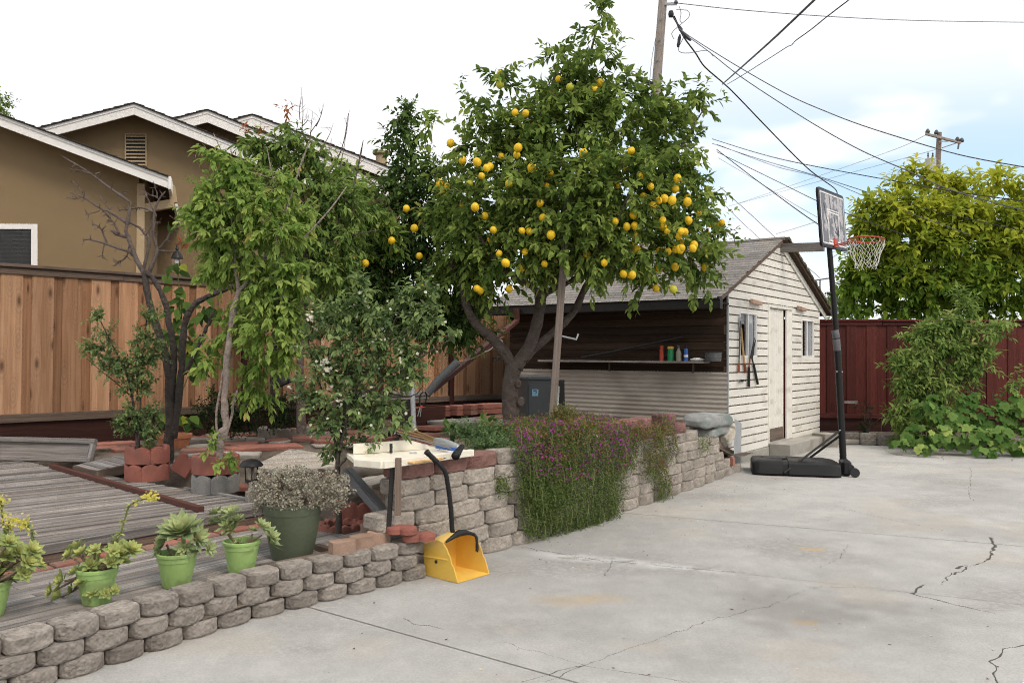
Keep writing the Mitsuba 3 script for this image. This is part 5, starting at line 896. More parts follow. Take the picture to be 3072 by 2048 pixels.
solid('cement_bag', 'grey cement bag with greenish print lying on top of another bag', 'bag', bag(on(2124, 1258, ab(0, 4.22), E), 0.72, 0.40, 0.17, 0.82, 3), 'bag_paper', True); solid('cement_bag', 'flattened cement bag underneath, on the stepped end of the wall', 'bag', bag(on(2128, 1289, ab(0, 4.25), E), 0.66, 0.38, 0.13, 0.95, 5), 'bag_paper', True)
solid('torn_paper', 'crumpled torn brown paper at the end of the cement bags', 'paper', jitter((np.array(trimesh.creation.icosphere(subdivisions=3).vertices) * [0.10, 0.08, 0.17] + on(2180, 1300, ab(0, 4.12), E), trimesh.creation.icosphere(subdivisions=3).faces), 0.07, 9), 'paper_torn', 20)
solid('metal_sheet', 'grey metal flashing sheet leaning upright at the wall end by the shed', 'sheet', board(on(2212, 1408, ab(0, 4.25), E), on(2214, 1262, ab(0, 4.32), E), 0.28, 0.006, nrm=N), 'galvanised')
solid('red_brick_stub', 'broken red brick wedged between wall end and metal sheet', 'brick', box(on(2192, 1384, ab(0, 4.12), E), (0.06, 0.1, 0.11), 0.9), 'paver_red')
solid('concrete_block', 'pale square concrete block beside the shed corner at the red fence', 'block', box(gz(2475, 1338) + Z * 0.11, (0.34, 0.3, 0.24), 0.5, 0.012), 'foundation'); solid('stone_slab', 'flat tan stone slab on the bed edge behind the hoop pole', 'slab', box(gz(2530, 1332) + Z * 0.045, (0.5, 0.22, 0.08), 0.1, 0.015), 'edger_beige')
solid('grey_stick', 'short pale batten nailed level on the red fence', 'batten', board(at(2532, 1206, 15.85), at(2572, 1207, 15.85), 0.05, 0.03, nrm=np.array([0, -1.0, 0])), 'old_grey_wood')
solid('floor_patch', 'darker square repair patch in the concrete near the bed', 'patch', flatpoly([gz(2655, 1352, .004), gz(2838, 1352, .004), gz(2810, 1365, .004), gz(2690, 1364, .004)], 0.004, Z), 'patch_grey')
# tools hung on the shed wall
def gp_(sx, sy, o=0.03): return on(sx, sy, ab(0, GB - o), E)
t = thing('lopper', 'long handled lopper with brown grips hung by the left shed window', 'lopper'); part(t, 'handle', tube(np.array([gp_(2221, 962), gp_(2217, 1090)]), 0.011, 7), 'grey_plastic'); part(t, 'grip', tube(np.array([gp_(2217, 1089), gp_(2216, 1118)]), 0.020, 8), 'handle_red')
part(t, 'handle', tube(np.array([gp_(2223, 985), gp_(2233, 1090)]), 0.016, 7), 'bamboo'); part(t, 'grip', tube(np.array([gp_(2233, 1089), gp_(2237, 1118)]), 0.021, 8), 'handle_red'); part(t, 'blade', flatpoly([gp_(2219, 950), gp_(2224, 950), gp_(2224, 990), gp_(2220, 990)], 0.008, -N), 'steel')
t = thing('hedge_shears', 'hedge shears with dark green grips hung open below the shed window', 'shears'); part(t, 'blade', flatpoly([gp_(2263, 1013), gp_(2265, 1014), gp_(2255, 1075), gp_(2250, 1075)], 0.006, -N), 'dark_plastic'); part(t, 'blade', flatpoly([gp_(2267, 1018), gp_(2268, 1020), gp_(2258, 1078), gp_(2253, 1076)], 0.006, -N), 'dark_plastic')
for (x0, y0), (x1, y1), (x2, y2) in (((2250, 1075), (2247, 1100), (2246, 1160)), ((2256, 1075), (2261, 1095), (2273, 1151))): part(t, 'handle', tube(np.array([gp_(x0, y0), gp_(x1, y1)]), 0.012, 7), 'handle_red' if x1 < 2250 else 'black_plastic'); part(t, 'grip', tube(np.array([gp_(x1, y1), gp_(x2, y2)]), 0.021, 8), 'black_plastic', label=None)
solid('wall_hook', 'small black hook on the clapboards below the lopper', 'hook', cat([rod(gp_(2218, 1141), gp_(2236, 1141), 0.012, sides=6), rod(gp_(2226, 1138), gp_(2226, 1145), 0.02, sides=6)]), 'black_metal')
# ================================================================ basketball hoop
hp = thing('basketball_hoop', 'portable basketball hoop with black pole, base and worn grey backboard', 'hoop')
b0p, b1p = gz(2258, 1425), gz(2526, 1435); bd = unit((b1p - b0p) * [1, 1, 0]); bn = np.array([-bd[1], bd[0], 0])
bL, bW = np.linalg.norm(b1p - b0p), 0.72; bc = b0p + bd * bL * 0.5
sec = [(-bW / 2 + 0.03, 0.0), (-bW / 2 - 0.0, 0.03), (-bW / 2 + 0.03, 0.16), (-bW / 2 + 0.09, 0.19), (-0.06, 0.20), (0.0, 0.19), (0.06, 0.20), (bW / 2 - 0.09, 0.19), (bW / 2 - 0.03, 0.16), (bW / 2, 0.03), (bW / 2 - 0.03, 0.0)]
xs = [(-bL / 2, .80, .85), (-bL / 2 + 0.03, .92, .96), (-bL / 2 + 0.1, 1, 1), (-bL * 0.2, 1.0, 1.0), (-bL * 0.155, 1.0, 1.0), (-bL * 0.15, .93, .93), (-bL * 0.09, .93, .93), (-bL * 0.085, 1, 1), (bL * .2, 1, 1.0), (bL * .36, 1, .98), (bL * .46, .96, .9), (bL * .5, .85, .8)]
V = []; m = len(sec)
for x, sw, shh in xs: V += [b0p + bd * (bL / 2 + x) + bn * (bW / 2 + y * sw) + Z * (z * shh + 0.002) for y, z in sec]
F = [[i * m + j, i * m + (j + 1) % m, (i + 1) * m + (j + 1) % m, (i + 1) * m + j] for i in range(len(xs) - 1) for j in range(m)]
F = [t_ for q in F for t_ in ([q[0], q[1], q[2]], [q[0], q[2], q[3]])]; F += [[0, j + 1, j] for j in range(1, m - 1)] + [[(len(xs) - 1) * m, (len(xs) - 1) * m + j, (len(xs) - 1) * m + j + 1] for j in range(1, m - 1)]
bk = part(hp, 'base', (np.array(V), np.array(F)), 'black_plastic', 35)
pf = at(2535, 1412, 11.0); part(bk, 'wheel_bracket', box(pf * [1, 1, 0] + Z * 0.11, (0.12, 0.34, 0.2), math.atan2(bd[1], bd[0]), 0.03), 'black_plastic')
for o in (-0.2, 0.2): part(bk, 'wheel', tube(np.array([pf * [1, 1, 0] + bd * 0.09 + bn * (o - 0.02) + Z * 0.062, pf * [1, 1, 0] + bd * 0.09 + bn * (o + 0.02) + Z * 0.062]), 0.06, 16), 'dark_plastic', 40)
part(bk, 'reflection_pool', jitter(lathe([(0, 0.0), (0.16, 0.0), (0.17, 0.004), (0, 0.006)], 18, b0p + bd * 0.30 + bn * 0.42 + Z * 0.199), 0.004, 9), 'leaf_litter_mat' if False else 'dark_plastic')
PD = 11.1; pA, pB, pC = at(2531, 1405, PD), at(2513, 1050, PD), at(2488, 742, PD)
part(hp, 'pole', tube(np.array([pA, pA * .5 + pB * .5, pB]), 0.044, 20), 'black_metal', True); part(hp, 'pole', tube(np.array([pB - (pC - pB) * 0.0, pC + (pC - pB) * 0.25]), 0.036, 20), 'black_metal', True)
part(hp, 'tape', tube(np.array([at(2505, 990, PD), at(2509, 1014, PD)]), 0.047, 20), 'tape_grey', True); part(hp, 'tape', tube(np.array([at(2509, 1017, PD), at(2512, 1052, PD)]), 0.048, 20), 'tape_grey', True)
part(hp, 'adjuster_rod', rod(at(2500, 1010, PD + 0.12), at(2520, 1300, PD + 0.15), 0.014, sides=6), 'brown_paint')
for (x0, y0), (x1, y1), dd_ in (((2352, 1418), (2524, 1288), -0.28), ((2430, 1372), (2526, 1302), 0.15)): part(hp, 'brace', rod(at(x0, y0, PD + dd_), at(x1, y1, PD - 0.02), 0.016, sides=8), 'black_metal')
for y in (1114, 1290, 1115): part(hp, 'bolt', rod(at(2519 + (y - 1114) * .05 + (8 if y == 1115 else -8), y, PD - 0.040), at(2519 + (y - 1114) * .05 + (8 if y == 1115 else -8), y, PD - 0.056), 0.010, sides=8), 'steel')
part(hp, 'knob', rod(at(2482, 880, PD), at(2492, 880, PD), 0.022, sides=8), 'black_plastic')
cnr = [at(2446, 554, 10.62), at(2535, 592, 11.62), at(2550, 757, 11.62), at(2459, 737, 10.62)]; bcn = sum(cnr) / 4; bx = unit((cnr[1] - cnr[0]) + (cnr[2] - cnr[3])); by = unit((cnr[0] - cnr[3]) + (cnr[1] - cnr[2])); bnn = unit(np.cross(bx, by)); bnn = bnn if bnn[0] > 0 else -bnn
by = unit(by - bx * np.dot(by, bx)); BWd = 1.09; BHt = (np.linalg.norm(cnr[0] - cnr[3]) + np.linalg.norm(cnr[1] - cnr[2])) / 2
rr = sg.box(-BWd / 2 + .06, -BHt / 2 + .06, BWd / 2 - .06, BHt / 2 - .06).buffer(0.06, quad_segs=5)
def bpl(pg, z0, t): v, f = prism(pg, t); return bcn + v[:, :1] * bx + v[:, 1:2] * by + (z0 + v[:, 2:3]) * bnn, f
kb = part(hp, 'backboard', bpl(rr, -0.03, 0.03), 'black_plastic'); part(kb, 'face', bpl(rr.buffer(-0.035), 0.0, 0.004), 'board_face')
part(kb, 'border_line', bpl(rr.buffer(-0.05).difference(rr.buffer(-0.064)), 0.004, 0.002), 'white_trim'); sq = sg.box(-0.22, -0.30, 0.22, 0.10)
part(kb, 'target_square', bpl(sq.difference(sq.buffer(-0.016)).union(sg.box(-0.25, -0.33, 0.25, 0.13).difference(sg.box(-0.238, -0.318, 0.238, 0.118))), 0.0042, 0.002), 'white_trim')
rngQ = np.random.default_rng(6); worn = []
for cx_, cy_, r_ in ((-0.18, 0.20, .13), (-0.05, 0.26, .08), (0.28, 0.20, .09), (0.36, 0.05, .08), (-0.30, -0.05, .10), (0.33, -0.2, .07), (0.05, -0.1, .12), (0.38, 0.27, .05), (-0.1, -0.28, .06), (0.12, 0.22, .05)):
    a_ = np.linspace(0, 2 * np.pi, 26)[:-1]; worn.append(sg.Polygon([(cx_ + r_ * (0.45 + 0.9 * rngQ.random()) * math.cos(t_), cy_ + 1.5 * r_ * (0.45 + 0.9 * rngQ.random()) * math.sin(t_)) for t_ in a_]).buffer(0))
part(kb, 'peeled_patch', cat([bpl(g, 0.004, 0.0008) for g in getattr(so.unary_union(worn).intersection(rr.buffer(-0.07)), 'geoms', []) if g.geom_type == 'Polygon']), 'board_peel')
part(kb, 'emblem', cat([bpl(sg.LineString(l).buffer(0.014), 0.005, 0.001) for l in ([(-0.36, 0.18), (-0.30, 0.0), (-0.20, -0.12), (-0.22, -0.24)], [(0.02, 0.04), (0.08, -0.10), (0.17, -0.2), (0.2, -0.05)], [(0.17, -0.2), (0.05, -0.16)], [(-0.12, 0.33), (-0.10, 0.12)])]), 'dark_plastic')
part(kb, 'back_arm', rod(pC, bcn - bnn * 0.03 - by * 0.2, 0.03), 'black_metal')
rc = bcn - by * (BHt / 2 - 0.07) + bnn * 0.40; RR = 0.225; th = np.linspace(0, 2 * np.pi, 37); rz = unit(Z + bnn * 0.02 + bx * 0.06); rx_ = unit(bnn - rz * np.dot(bnn, rz)); ry_ = np.cross(rz, rx_)
rp = rc + RR * (np.cos(th)[:, None] * rx_ + np.sin(th)[:, None] * ry_)
part(hp, 'rim', cat([tube(rp, 0.0095, 8, False)] + [rod(bcn - by * (BHt / 2 - 0.05) + bx * o + bnn * 0.01, rc + RR * (-0.35 * rx_ + (o * 4.0) * ry_), 0.008, sides=6) for o in (-0.06, 0.06)] + [board(bcn - by * (BHt / 2 - 0.14) + bnn * 0.012, bcn - by * (BHt / 2 - 0.02) + bnn * 0.012, 0.14, 0.02, nrm=bnn)]), 'red_metal', 40)
net = []; nn_ = 12
lev = [(0.0, RR), (0.08, RR * .93), (0.16, RR * .84), (0.24, RR * .74), (0.31, RR * .64), (0.37, RR * .60)]
for i in range(nn_):
    for sgn in (0, 1):
        pts = []
        for k_, (dz, r_) in enumerate(lev):
            a_ = (i + (0.5 if (k_ + sgn) % 2 else -0.0) * (1 if sgn == 0 else 1)) * 2 * np.pi / nn_
            pts.append(rc + r_ * (math.cos(a_) * rx_ + math.sin(a_) * ry_) - Z * (dz + 0.02 * math.sin(i * 2.1 + k_)) + np.array([0.012 * math.sin(k_ * 2 + i), 0, 0]))
        net.append(tube(np.array(pts), 0.0032, 4, False))
part(hp, 'net', cat(net), 'white_trim')
# ================================================================ yellow lobby dustpan
dk_ = thing('yellow_dustpan', 'yellow upright dustpan with long bent black handle on the concrete', 'dustpan'); o0 = gz(1373, 1750); wD = unit((gz(1469, 1722) - o0)); wW = np.linalg.norm(gz(1469, 1722) - o0); qD = np.array([-wD[1], wD[0], 0]); qL = 0.34
def dpn(w, q, z): return o0 + wD * w + qD * q + Z * z
prof = [(0, 0.004), (0.045, 0.11), (0.06, 0.12), (0.075, 0.165), (0.10, 0.20), (0.105, 0.215), (0.15, 0.258), (0.20, 0.268), (0.30, 0.235), (qL, 0.22), (qL, 0.004)]
for w0 in (0.0, wW): part(dk_, 'side_wall', flatpoly([dpn(w0 + (0.0 if w0 == 0 else 0.0), q, z) for q, z in prof], 0.007, -wD if w0 == 0 else wD), 'yellow_plastic')
part(dk_, 'floor', flatpoly([dpn(0.0, 0.0, 0.008), dpn(wW, 0.0, 0.008), dpn(wW, qL, 0.008), dpn(0, qL, 0.008)], 0.005, Z), 'yellow_plastic'); part(dk_, 'back_wall', flatpoly([dpn(0.0, qL, 0.0), dpn(wW, qL, 0.0), dpn(wW, qL, 0.222), dpn(0, qL, 0.222)], 0.006, qD), 'yellow_plastic')
hq = np.linspace(0.145, qL, 7); hw = np.linspace(0, 1, 13); V = []
for q in hq:
    zb = np.interp(q, [0.145, 0.20, 0.30, qL], [0.255, 0.268, 0.235, 0.22]); V += [dpn(w * wW, q - (0.012 if q < 0.15 else 0) * math.sin(w * np.pi), zb + 0.052 * math.sin(w * np.pi) ** 0.6 * np.interp(q, [0.145, 0.25, qL], [1.0, .75, 0.35])) for w in hw]
V = np.array(V); F = [[i * 13 + j, i * 13 + j + 1, (i + 1) * 13 + j + 1, (i + 1) * 13 + j] for i in range(6) for j in range(12)]; F = np.array(F); V2 = V - Z * 0.006
part(dk_, 'hood', (np.vstack([V, V2]), np.vstack([F, F[:, ::-1] + len(V), [[j, 91 + j, 92 + j, j + 1] for j in range(12)]])), 'yellow_plastic', 40)
part(dk_, 'rib', cat([tube(np.array([dpn(-0.002, 0.10, 0.145), dpn(-0.002, qL, 0.135)]), 0.006, 6)]), 'yellow_plastic'); part(dk_, 'pivot', rod(dpn(0.002, 0.21, 0.115), dpn(-0.009, 0.21, 0.115), 0.011, sides=10), 'dark_plastic')
hx = [(1730, 850), (1722, 780), (1708, 620), (1692, 470), (1680, 390), (1667, 320), (1645, 275), (1600, 225), (1550, 178), (1512, 140)]; hb_ = dpn(wW * .5, 0.14, 0.31)
pts = [hb_] + [at(700 + .3826 * x, 1300 + .3826 * y, hb_[1] - 0.10 * (i / 9) ** 1.5) for i, (x, y) in enumerate(hx) if i > 0]
part(dk_, 'handle', tube(spath(pts, 30), np.linspace(0.0175, 0.0155, 30), 12), 'black_plastic', True); part(dk_, 'grip', tube(spath(pts[-3:], 8), [0.017, .019, .018, .019, .018, .019, .02, .023], 12), 'black_plastic', True)
part(dk_, 'yoke', cat([tube(spath([dpn(0.02, 0.135, 0.262), dpn(wW * .3, 0.128, 0.292), hb_ - Z * 0.01, dpn(wW * .72, 0.128, 0.292), dpn(wW * .92, 0.128, 0.268)], 12), [.008, .012, .016, .019, .022, .024, .022, .02, .016, .013, .012, .011], 8), tube(spath([dpn(wW * .9, 0.126, 0.27), dpn(wW * .93, 0.11, 0.25), dpn(wW * .92, 0.10, 0.17), dpn(wW * .90, 0.10, 0.155)], 8), 0.011, 8)]), 'black_plastic', True)
# debris on the slab and deck
rngD = np.random.default_rng(30); ms = []
for i in range(420):
    if i < 330: a_ = rngD.uniform(5.2, 10.6); p = ab(a_, wallb(a_) - 0.12 - abs(rngD.normal(0, 0.75)), 0.002)
    else: p = gz(rngD.uniform(900, 3000), rngD.uniform(1480, 2040), 0.002)
    s_ = rngD.uniform(0.004, 0.011); an = rngD.uniform(0, 6.3); v = np.array([[-1, -.5, 0], [1, -.4, .15], [.9, .5, .1], [-.8, .6, .3]]) * s_; c_, q_ = math.cos(an), math.sin(an)
    ms.append((np.stack([v[:, 0] * c_ - v[:, 1] * q_, v[:, 0] * q_ + v[:, 1] * c_, v[:, 2]], 1) + p, np.array([[0, 1, 2, 3]]), np.tile([rngD.random(), 0.5], (4, 1))))
solid('fallen_debris', 'scattered tiny petals and leaf bits on the concrete', 'debris', cat(ms), 'litter', kind='stuff')
# ================================================================ plants
def leaves(P, D, Nn, L, W, curl=0.25, fold=0.25, col=None, rng=None, shape=(0.30, 0.5, 0.42)):
    """leaf blades: base P, way D, upper side Nn, lengths L, widths W (arrays) -> one mesh; each blade has a folded midrib and a bent tip"""
    n = len(P); D = unit(D); S = unit(np.cross(D, Nn)); U = np.cross(S, D); L = np.broadcast_to(L, n)[:, None]; W = np.broadcast_to(W, n)[:, None]; cv = curl * (0.2 + 1.8 * np.random.default_rng(n).random((n, 1)))
    def pt(t, s, k): return P + D * (t * L) + S * (s * W) + U * (abs(s) * fold * W * 1.2 - cv * L * t * t + k * L)
    a, b, c = shape
    V = np.stack([pt(0, 0, 0), pt(.28, 0, 0), pt(.62, 0, 0), pt(1, 0, 0), pt(.28, b * .92, 0), pt(.62, c, 0), pt(.28, -b * .92, 0), pt(.62, -c, 0)], 1).reshape(-1, 3)
    f = np.array([[0, 4, 1], [1, 4, 5], [1, 5, 2], [2, 5, 3], [0, 1, 6], [6, 1, 7], [7, 1, 2], [7, 2, 3]])
    F = (np.arange(n)[:, None, None] * 8 + f).reshape(-1, 3)
    col = np.random.default_rng(1).random(n) if col is None else col
    uv = np.stack([np.repeat(col, 8), np.tile([.5, .3, .3, .6, .7, .7, .7, .7], n)], 1)
    return V, F, uv
def quads(P, D, Nn, L, W, col):
    n = len(P); D = unit(D); S = unit(np.cross(D, Nn)); L = np.broadcast_to(L, n)[:, None]; W = np.broadcast_to(W, n)[:, None]
    V = np.stack([P, P + D * L * .5 + S * W * .5, P + D * L, P + D * L * .5 - S * W * .5], 1).reshape(-1, 3)
    F = (np.arange(n)[:, None, None] * 4 + np.array([[0, 1, 2], [0, 2, 3]])).reshape(-1, 3); return V, F, np.stack([np.repeat(col, 4), np.tile([.4, .6, .7, .6], n)], 1)
def rdir(rng, n): return unit(rng.normal(size=(n, 3)))
def inblobs(rng, blobs, n, shell=0.55):
    """n points in photo-placed ellipsoids (sx, sy, depth, rx px, rz px[, ry m]): denser near their skins; also each point's way outward"""
    w = np.array([b[3] * b[4] for b in blobs], float); w /= w.sum(); k = rng.choice(len(blobs), n, p=w); d = rdir(rng, n); r = (shell + (1 - shell) * rng.random(n)) ** 0.8
    c = np.array([at(b[0], b[1], b[2]) for b in blobs]); R = np.array([[b[3] * pxm(b[2]), b[5] if len(b) > 5 else min(b[3], b[4]) * pxm(b[2]), b[4] * pxm(b[2])] for b in blobs])
    return c[k] + d * r[:, None] * R[k], unit(d / R[k])
def sprays(rng, C0, A0, n_leaf, length, leafL, leafW, droop=0.15, spread=0.9, leafdroop=0.3, up=0.2, jit=0.35):
    """twigs from C0 along A0 with n_leaf leaves each; returns leaf arrays and twig end points"""
    n = len(C0); A = unit(A0 + rng.normal(size=(n, 3)) * jit + np.array([0, 0, up])); Ls = length * rng.uniform(0.6, 1.3, n); t = np.linspace(0.12, 1.0, n_leaf)
    P = C0[:, None] + A[:, None] * (t[None, :, None] * Ls[:, None, None]) + np.array([0, 0, -1]) * (droop * Ls[:, None, None] * t[None, :, None] ** 2)
    x = unit(np.cross(A, rdir(rng, n))); y = np.cross(A, x); ph = np.arange(n_leaf) * 2.4 + rng.random((n, 1)) * 6.28
    rad = x[:, None] * np.cos(ph)[..., None] + y[:, None] * np.sin(ph)[..., None]
    D = unit(A[:, None] * (0.55 + 0.6 * t[None, :, None] ** 3) + rad * spread + np.array([0, 0, -leafdroop]) + rng.normal(size=(n, n_leaf, 3)) * 0.18)
    up_ = np.array([0, 0, 1.0]) + rng.normal(size=(n, n_leaf, 3)) * 0.35; Nn = unit(up_ - (up_ * D).sum(-1, keepdims=True) * D)
    s = rng.uniform(0.5, 1.25, (n, n_leaf)) * (1 - 0.25 * t[None] ** 4); base = rng.random((n, 1)) * 0.6; col = np.clip(base + rng.random((n, n_leaf)) * 0.32 + 0.15 * t[None] ** 3, 0, 1)
    return P.reshape(-1, 3), D.reshape(-1, 3), Nn.reshape(-1, 3), (leafL * s).ravel(), (leafW * s).ravel(), col.ravel(), np.stack([C0, P[:, n_leaf // 2], P[:, -1]], 1)
def twigs(tw, r=0.004, every=1): return cat([tube(q, [r, r * .8, r * .4], 4, False) for q in tw[::every]])
def limb(px, r0_, r1_, n=14, sides=9, wob=0.0, rng=None):
    p = spath([at(*q) for q in px], n)
    if wob: p[1:-1] += rng.normal(size=(n - 2, 3)) * wob
    k = np.linspace(0, 1, n); return tube(p, r0_ + (r1_ - r0_) * k ** 0.8 + 0.004 * np.sin(k * 37) * (r0_ > .02), sides)
def crown(t, name, blobs, rng, n, n_leaf, length, L, W, m, droop=.15, spread=.9, leafdroop=.3, up=.2, twr=0.004, twm='bark_grey', curl=.25, shell=.55, twe=2, jit=.35, inner=0.0):
    c, o = inblobs(rng, blobs, n, shell); P, D, Nn, l, w, col, tw = sprays(rng, c - o * length * 0.45, o, n_leaf, length, L, W, droop, spread, leafdroop, up, jit)
    part(t, name, leaves(P, D, Nn, l, w, curl, col=col), m, kind='stuff'); part(t, 'twigs', twigs(tw, twr, twe), twm, kind='stuff')
    return c, o
# ---------------------------------------------------------------- lemon tree
rg = np.random.default_rng(101); LD = 9.1
lt = thing('lemon_tree', 'big lemon tree full of yellow fruit with a forked grey trunk behind the flowering wall', 'tree')
part(lt, 'trunk', cat([limb([(1528, 1312, LD), (1534, 1268, LD), (1530, 1200, LD), (1533, 1140, LD), (1545, 1085, LD)], .098, .088, 16, 14),
    limb([(1540, 1110, LD), (1518, 1062, LD), (1477, 1016, LD), (1432, 975, LD), (1402, 925, LD), (1385, 850, LD), (1350, 780, 8.9)], .070, .035, 18, 11),
    limb([(1548, 1105, LD), (1562, 1078, LD), (1590, 1035, LD), (1612, 965, LD), (1625, 880, LD)], .078, .060, 16, 12),
    limb([(1570, 1080, LD), (1608, 1040, 9.15), (1665, 992, 9.2), (1722, 935, 9.3), (1750, 875, 9.3), (1785, 820, 9.3), (1860, 740, 9.2)], .052, .034, 18, 10),
    limb([(1624, 890, LD), (1605, 868, 9.0), (1570, 842, 8.9), (1500, 800, 8.7), (1430, 700, 8.6)], .045, .02, 14, 9), limb([(1622, 895, LD), (1634, 830, LD), (1632, 740, 9.2), (1660, 560, 9.2), (1720, 350, 9.1), (1790, 90, 9.1)], .05, .014, 20, 9),
    limb([(1626, 890, LD), (1650, 872, 9.0), (1690, 855, 8.8), (1740, 820, 8.6), (1830, 700, 8.4), (1900, 560, 8.3)], .04, .015, 16, 9), limb([(1660, 560, 9.2), (1560, 450, 9.3), (1480, 330, 9.3)], .02, .008, 8, 6), limb([(1830, 700, 8.4), (2000, 500, 8.8), (2110, 330, 9.0)], .02, .008, 10, 6)]), 'bark_grey', True)
for q in ([(1553, 1150), (1562, 1180)], [(1562, 1206), (1558, 1230)]): part(lt, 'knot', jitter((np.array(trimesh.creation.icosphere(subdivisions=2).vertices) * [.04, .05, .06] + at(*q[0], LD - .05), trimesh.creation.icosphere(subdivisions=2).faces), .012, 20), 'bark_grey', True)
LB = [(1800, 60, 9, 34, 75), (1790, 175, 9, 85, 85), (1668, 165, 9, 38, 75), (1720, 250, 9, 75, 70), (1508, 250, 9, 50, 55), (1445, 330, 9, 62, 55), (1640, 260, 9, 45, 45), (1440, 430, 9, 95, 85), (1570, 400, 8.9, 120, 105), (1700, 370, 8.8, 140, 100), (1860, 330, 8.9, 110, 110), (1960, 290, 9, 60, 60), (2040, 310, 9.1, 80, 55), (2105, 285, 9.1, 40, 35),
      (2010, 440, 8.9, 130, 110), (1390, 560, 9, 75, 90), (1520, 580, 8.7, 150, 130), (1680, 590, 8.5, 180, 150), (1860, 570, 8.5, 190, 150), (2040, 600, 8.8, 115, 130), (1430, 720, 8.8, 100, 95), (1560, 760, 8.6, 140, 85), (1720, 730, 8.4, 170, 100), (1900, 740, 8.5, 180, 95), (2070, 730, 8.8, 105, 105), (1480, 840, 8.9, 80, 50), (1960, 830, 8.8, 110, 40), (2100, 800, 8.9, 60, 60), (2080, 850, 8.9, 40, 30), (1780, 800, 8.6, 120, 45), (1395, 800, 9.0, 85, 65), (1330, 520, 9.6, 50, 60), (1345, 660, 9.4, 60, 80), (1390, 690, 9.2, 60, 60), (1320, 850, 9.3, 90, 60), (1430, 890, 9.0, 50, 35), (1805, 20, 9, 28, 50), (1760, 480, 9.6, 330, 260, .9), (1700, 700, 9.7, 330, 130, .8)]
crown(lt, 'foliage', LB, rg, 2300, 12, .27, .105, .055, 'leaf_lemon', droop=.2, spread=.85, leafdroop=.35, curl=.2, shell=.45, twe=3)
crown(lt, 'side_shoot', [(2160, 700, 8.8, 28, 14), (2205, 712, 8.8, 22, 10), (2150, 745, 8.8, 25, 25), (2140, 650, 8.8, 30, 25), (1388, 240, 9, 12, 12), (2170, 265, 9.1, 14, 14)], rg, 26, 8, .2, .07, .035, 'leaf_lemon', up=0)
rg2 = np.random.default_rng(77)
LEM = [(1765, 276), (1783, 272), (1800, 250), (1502, 224), (1500, 255), (1352, 430), (1554, 444), (1550, 465), (1431, 487), (1388, 482), (1595, 504), (1527, 552), (1408, 553), (1390, 616), (1425, 622), (1628, 653), (1688, 560), (1737, 670), (1653, 705), (1757, 735), (1517, 789), (1564, 803), (1618, 758), (1811, 698), (1750, 460), (1802, 480), (2032, 536), (2026, 568), (1968, 587), (1993, 596), (2016, 601), (2062, 606), (1958, 618), (1900, 645), (1880, 680), (1904, 678), (1905, 708), (1893, 735), (1910, 748), (2040, 748), (2082, 735), (2110, 755), (2112, 772), (1888, 823), (1897, 825), (1870, 822), (1968, 865), (2020, 868), (1760, 762), (2150, 672), (2165, 668), (2147, 690), (1990, 680), (1988, 660), (2120, 700), (1710, 262), (1675, 238), (1545, 338), (1577, 340), (1650, 520), (1790, 505), (1870, 498), (1340, 560), (1318, 552), (1620, 610), (1460, 505), (1470, 500), (1445, 528), (2122, 568), (2078, 745), (1925, 530), (1930, 590), (1575, 755), (1830, 745), (1320, 548), (1505, 470), (1480, 690), (2095, 640), (1640, 560), (1952, 560)]
for bx in LB[18:26]:
    for k_ in range(3): a_ = rg2.uniform(0, 6.28); LEM.append((bx[0] + bx[3] * .8 * math.cos(a_), bx[1] + bx[4] * .8 * math.sin(a_)))
for k_ in range(18): a_, r_ = rg2.uniform(0, 6.28), rg2.random() ** .5; LEM.append((1940 + 185 * r_ * math.cos(a_), 660 + 120 * r_ * math.sin(a_)))
lv, lf_ = lathe([(0, -.5), (.05, -.48), (.10, -.44), (.26, -.36), (.40, -.20), (.44, 0), (.40, .2), (.28, .36), (.12, .45), (0, .47)], 14)
for i, (x, y) in enumerate(LEM):
    d = 8.12 + (0.40 if i < 56 else 0.6) * rg2.random() + (0.55 if y < 330 or x > 2100 or x < 1400 else 0); s = (0.096 if i < 48 else 0.085) * rg2.uniform(.9, 1.1) * d / 8.5; ax = unit(np.array([rg2.normal() * .35, rg2.normal() * .3, 1])); xx = unit(np.cross(ax, [0, 1.0, .2])); R_ = np.stack([xx, np.cross(ax, xx), ax])
    if abs(x - 1968) < 2: d = 8.6
    v = lv.copy() * s * [1.0, 1.0, 1.05]; part(lt, 'lemon', (v @ R_ + at(x, y, d), lf_), 'lemon_green' if i in (47, 4, 51, 55, 12, 68) else 'lemon_peel', True)
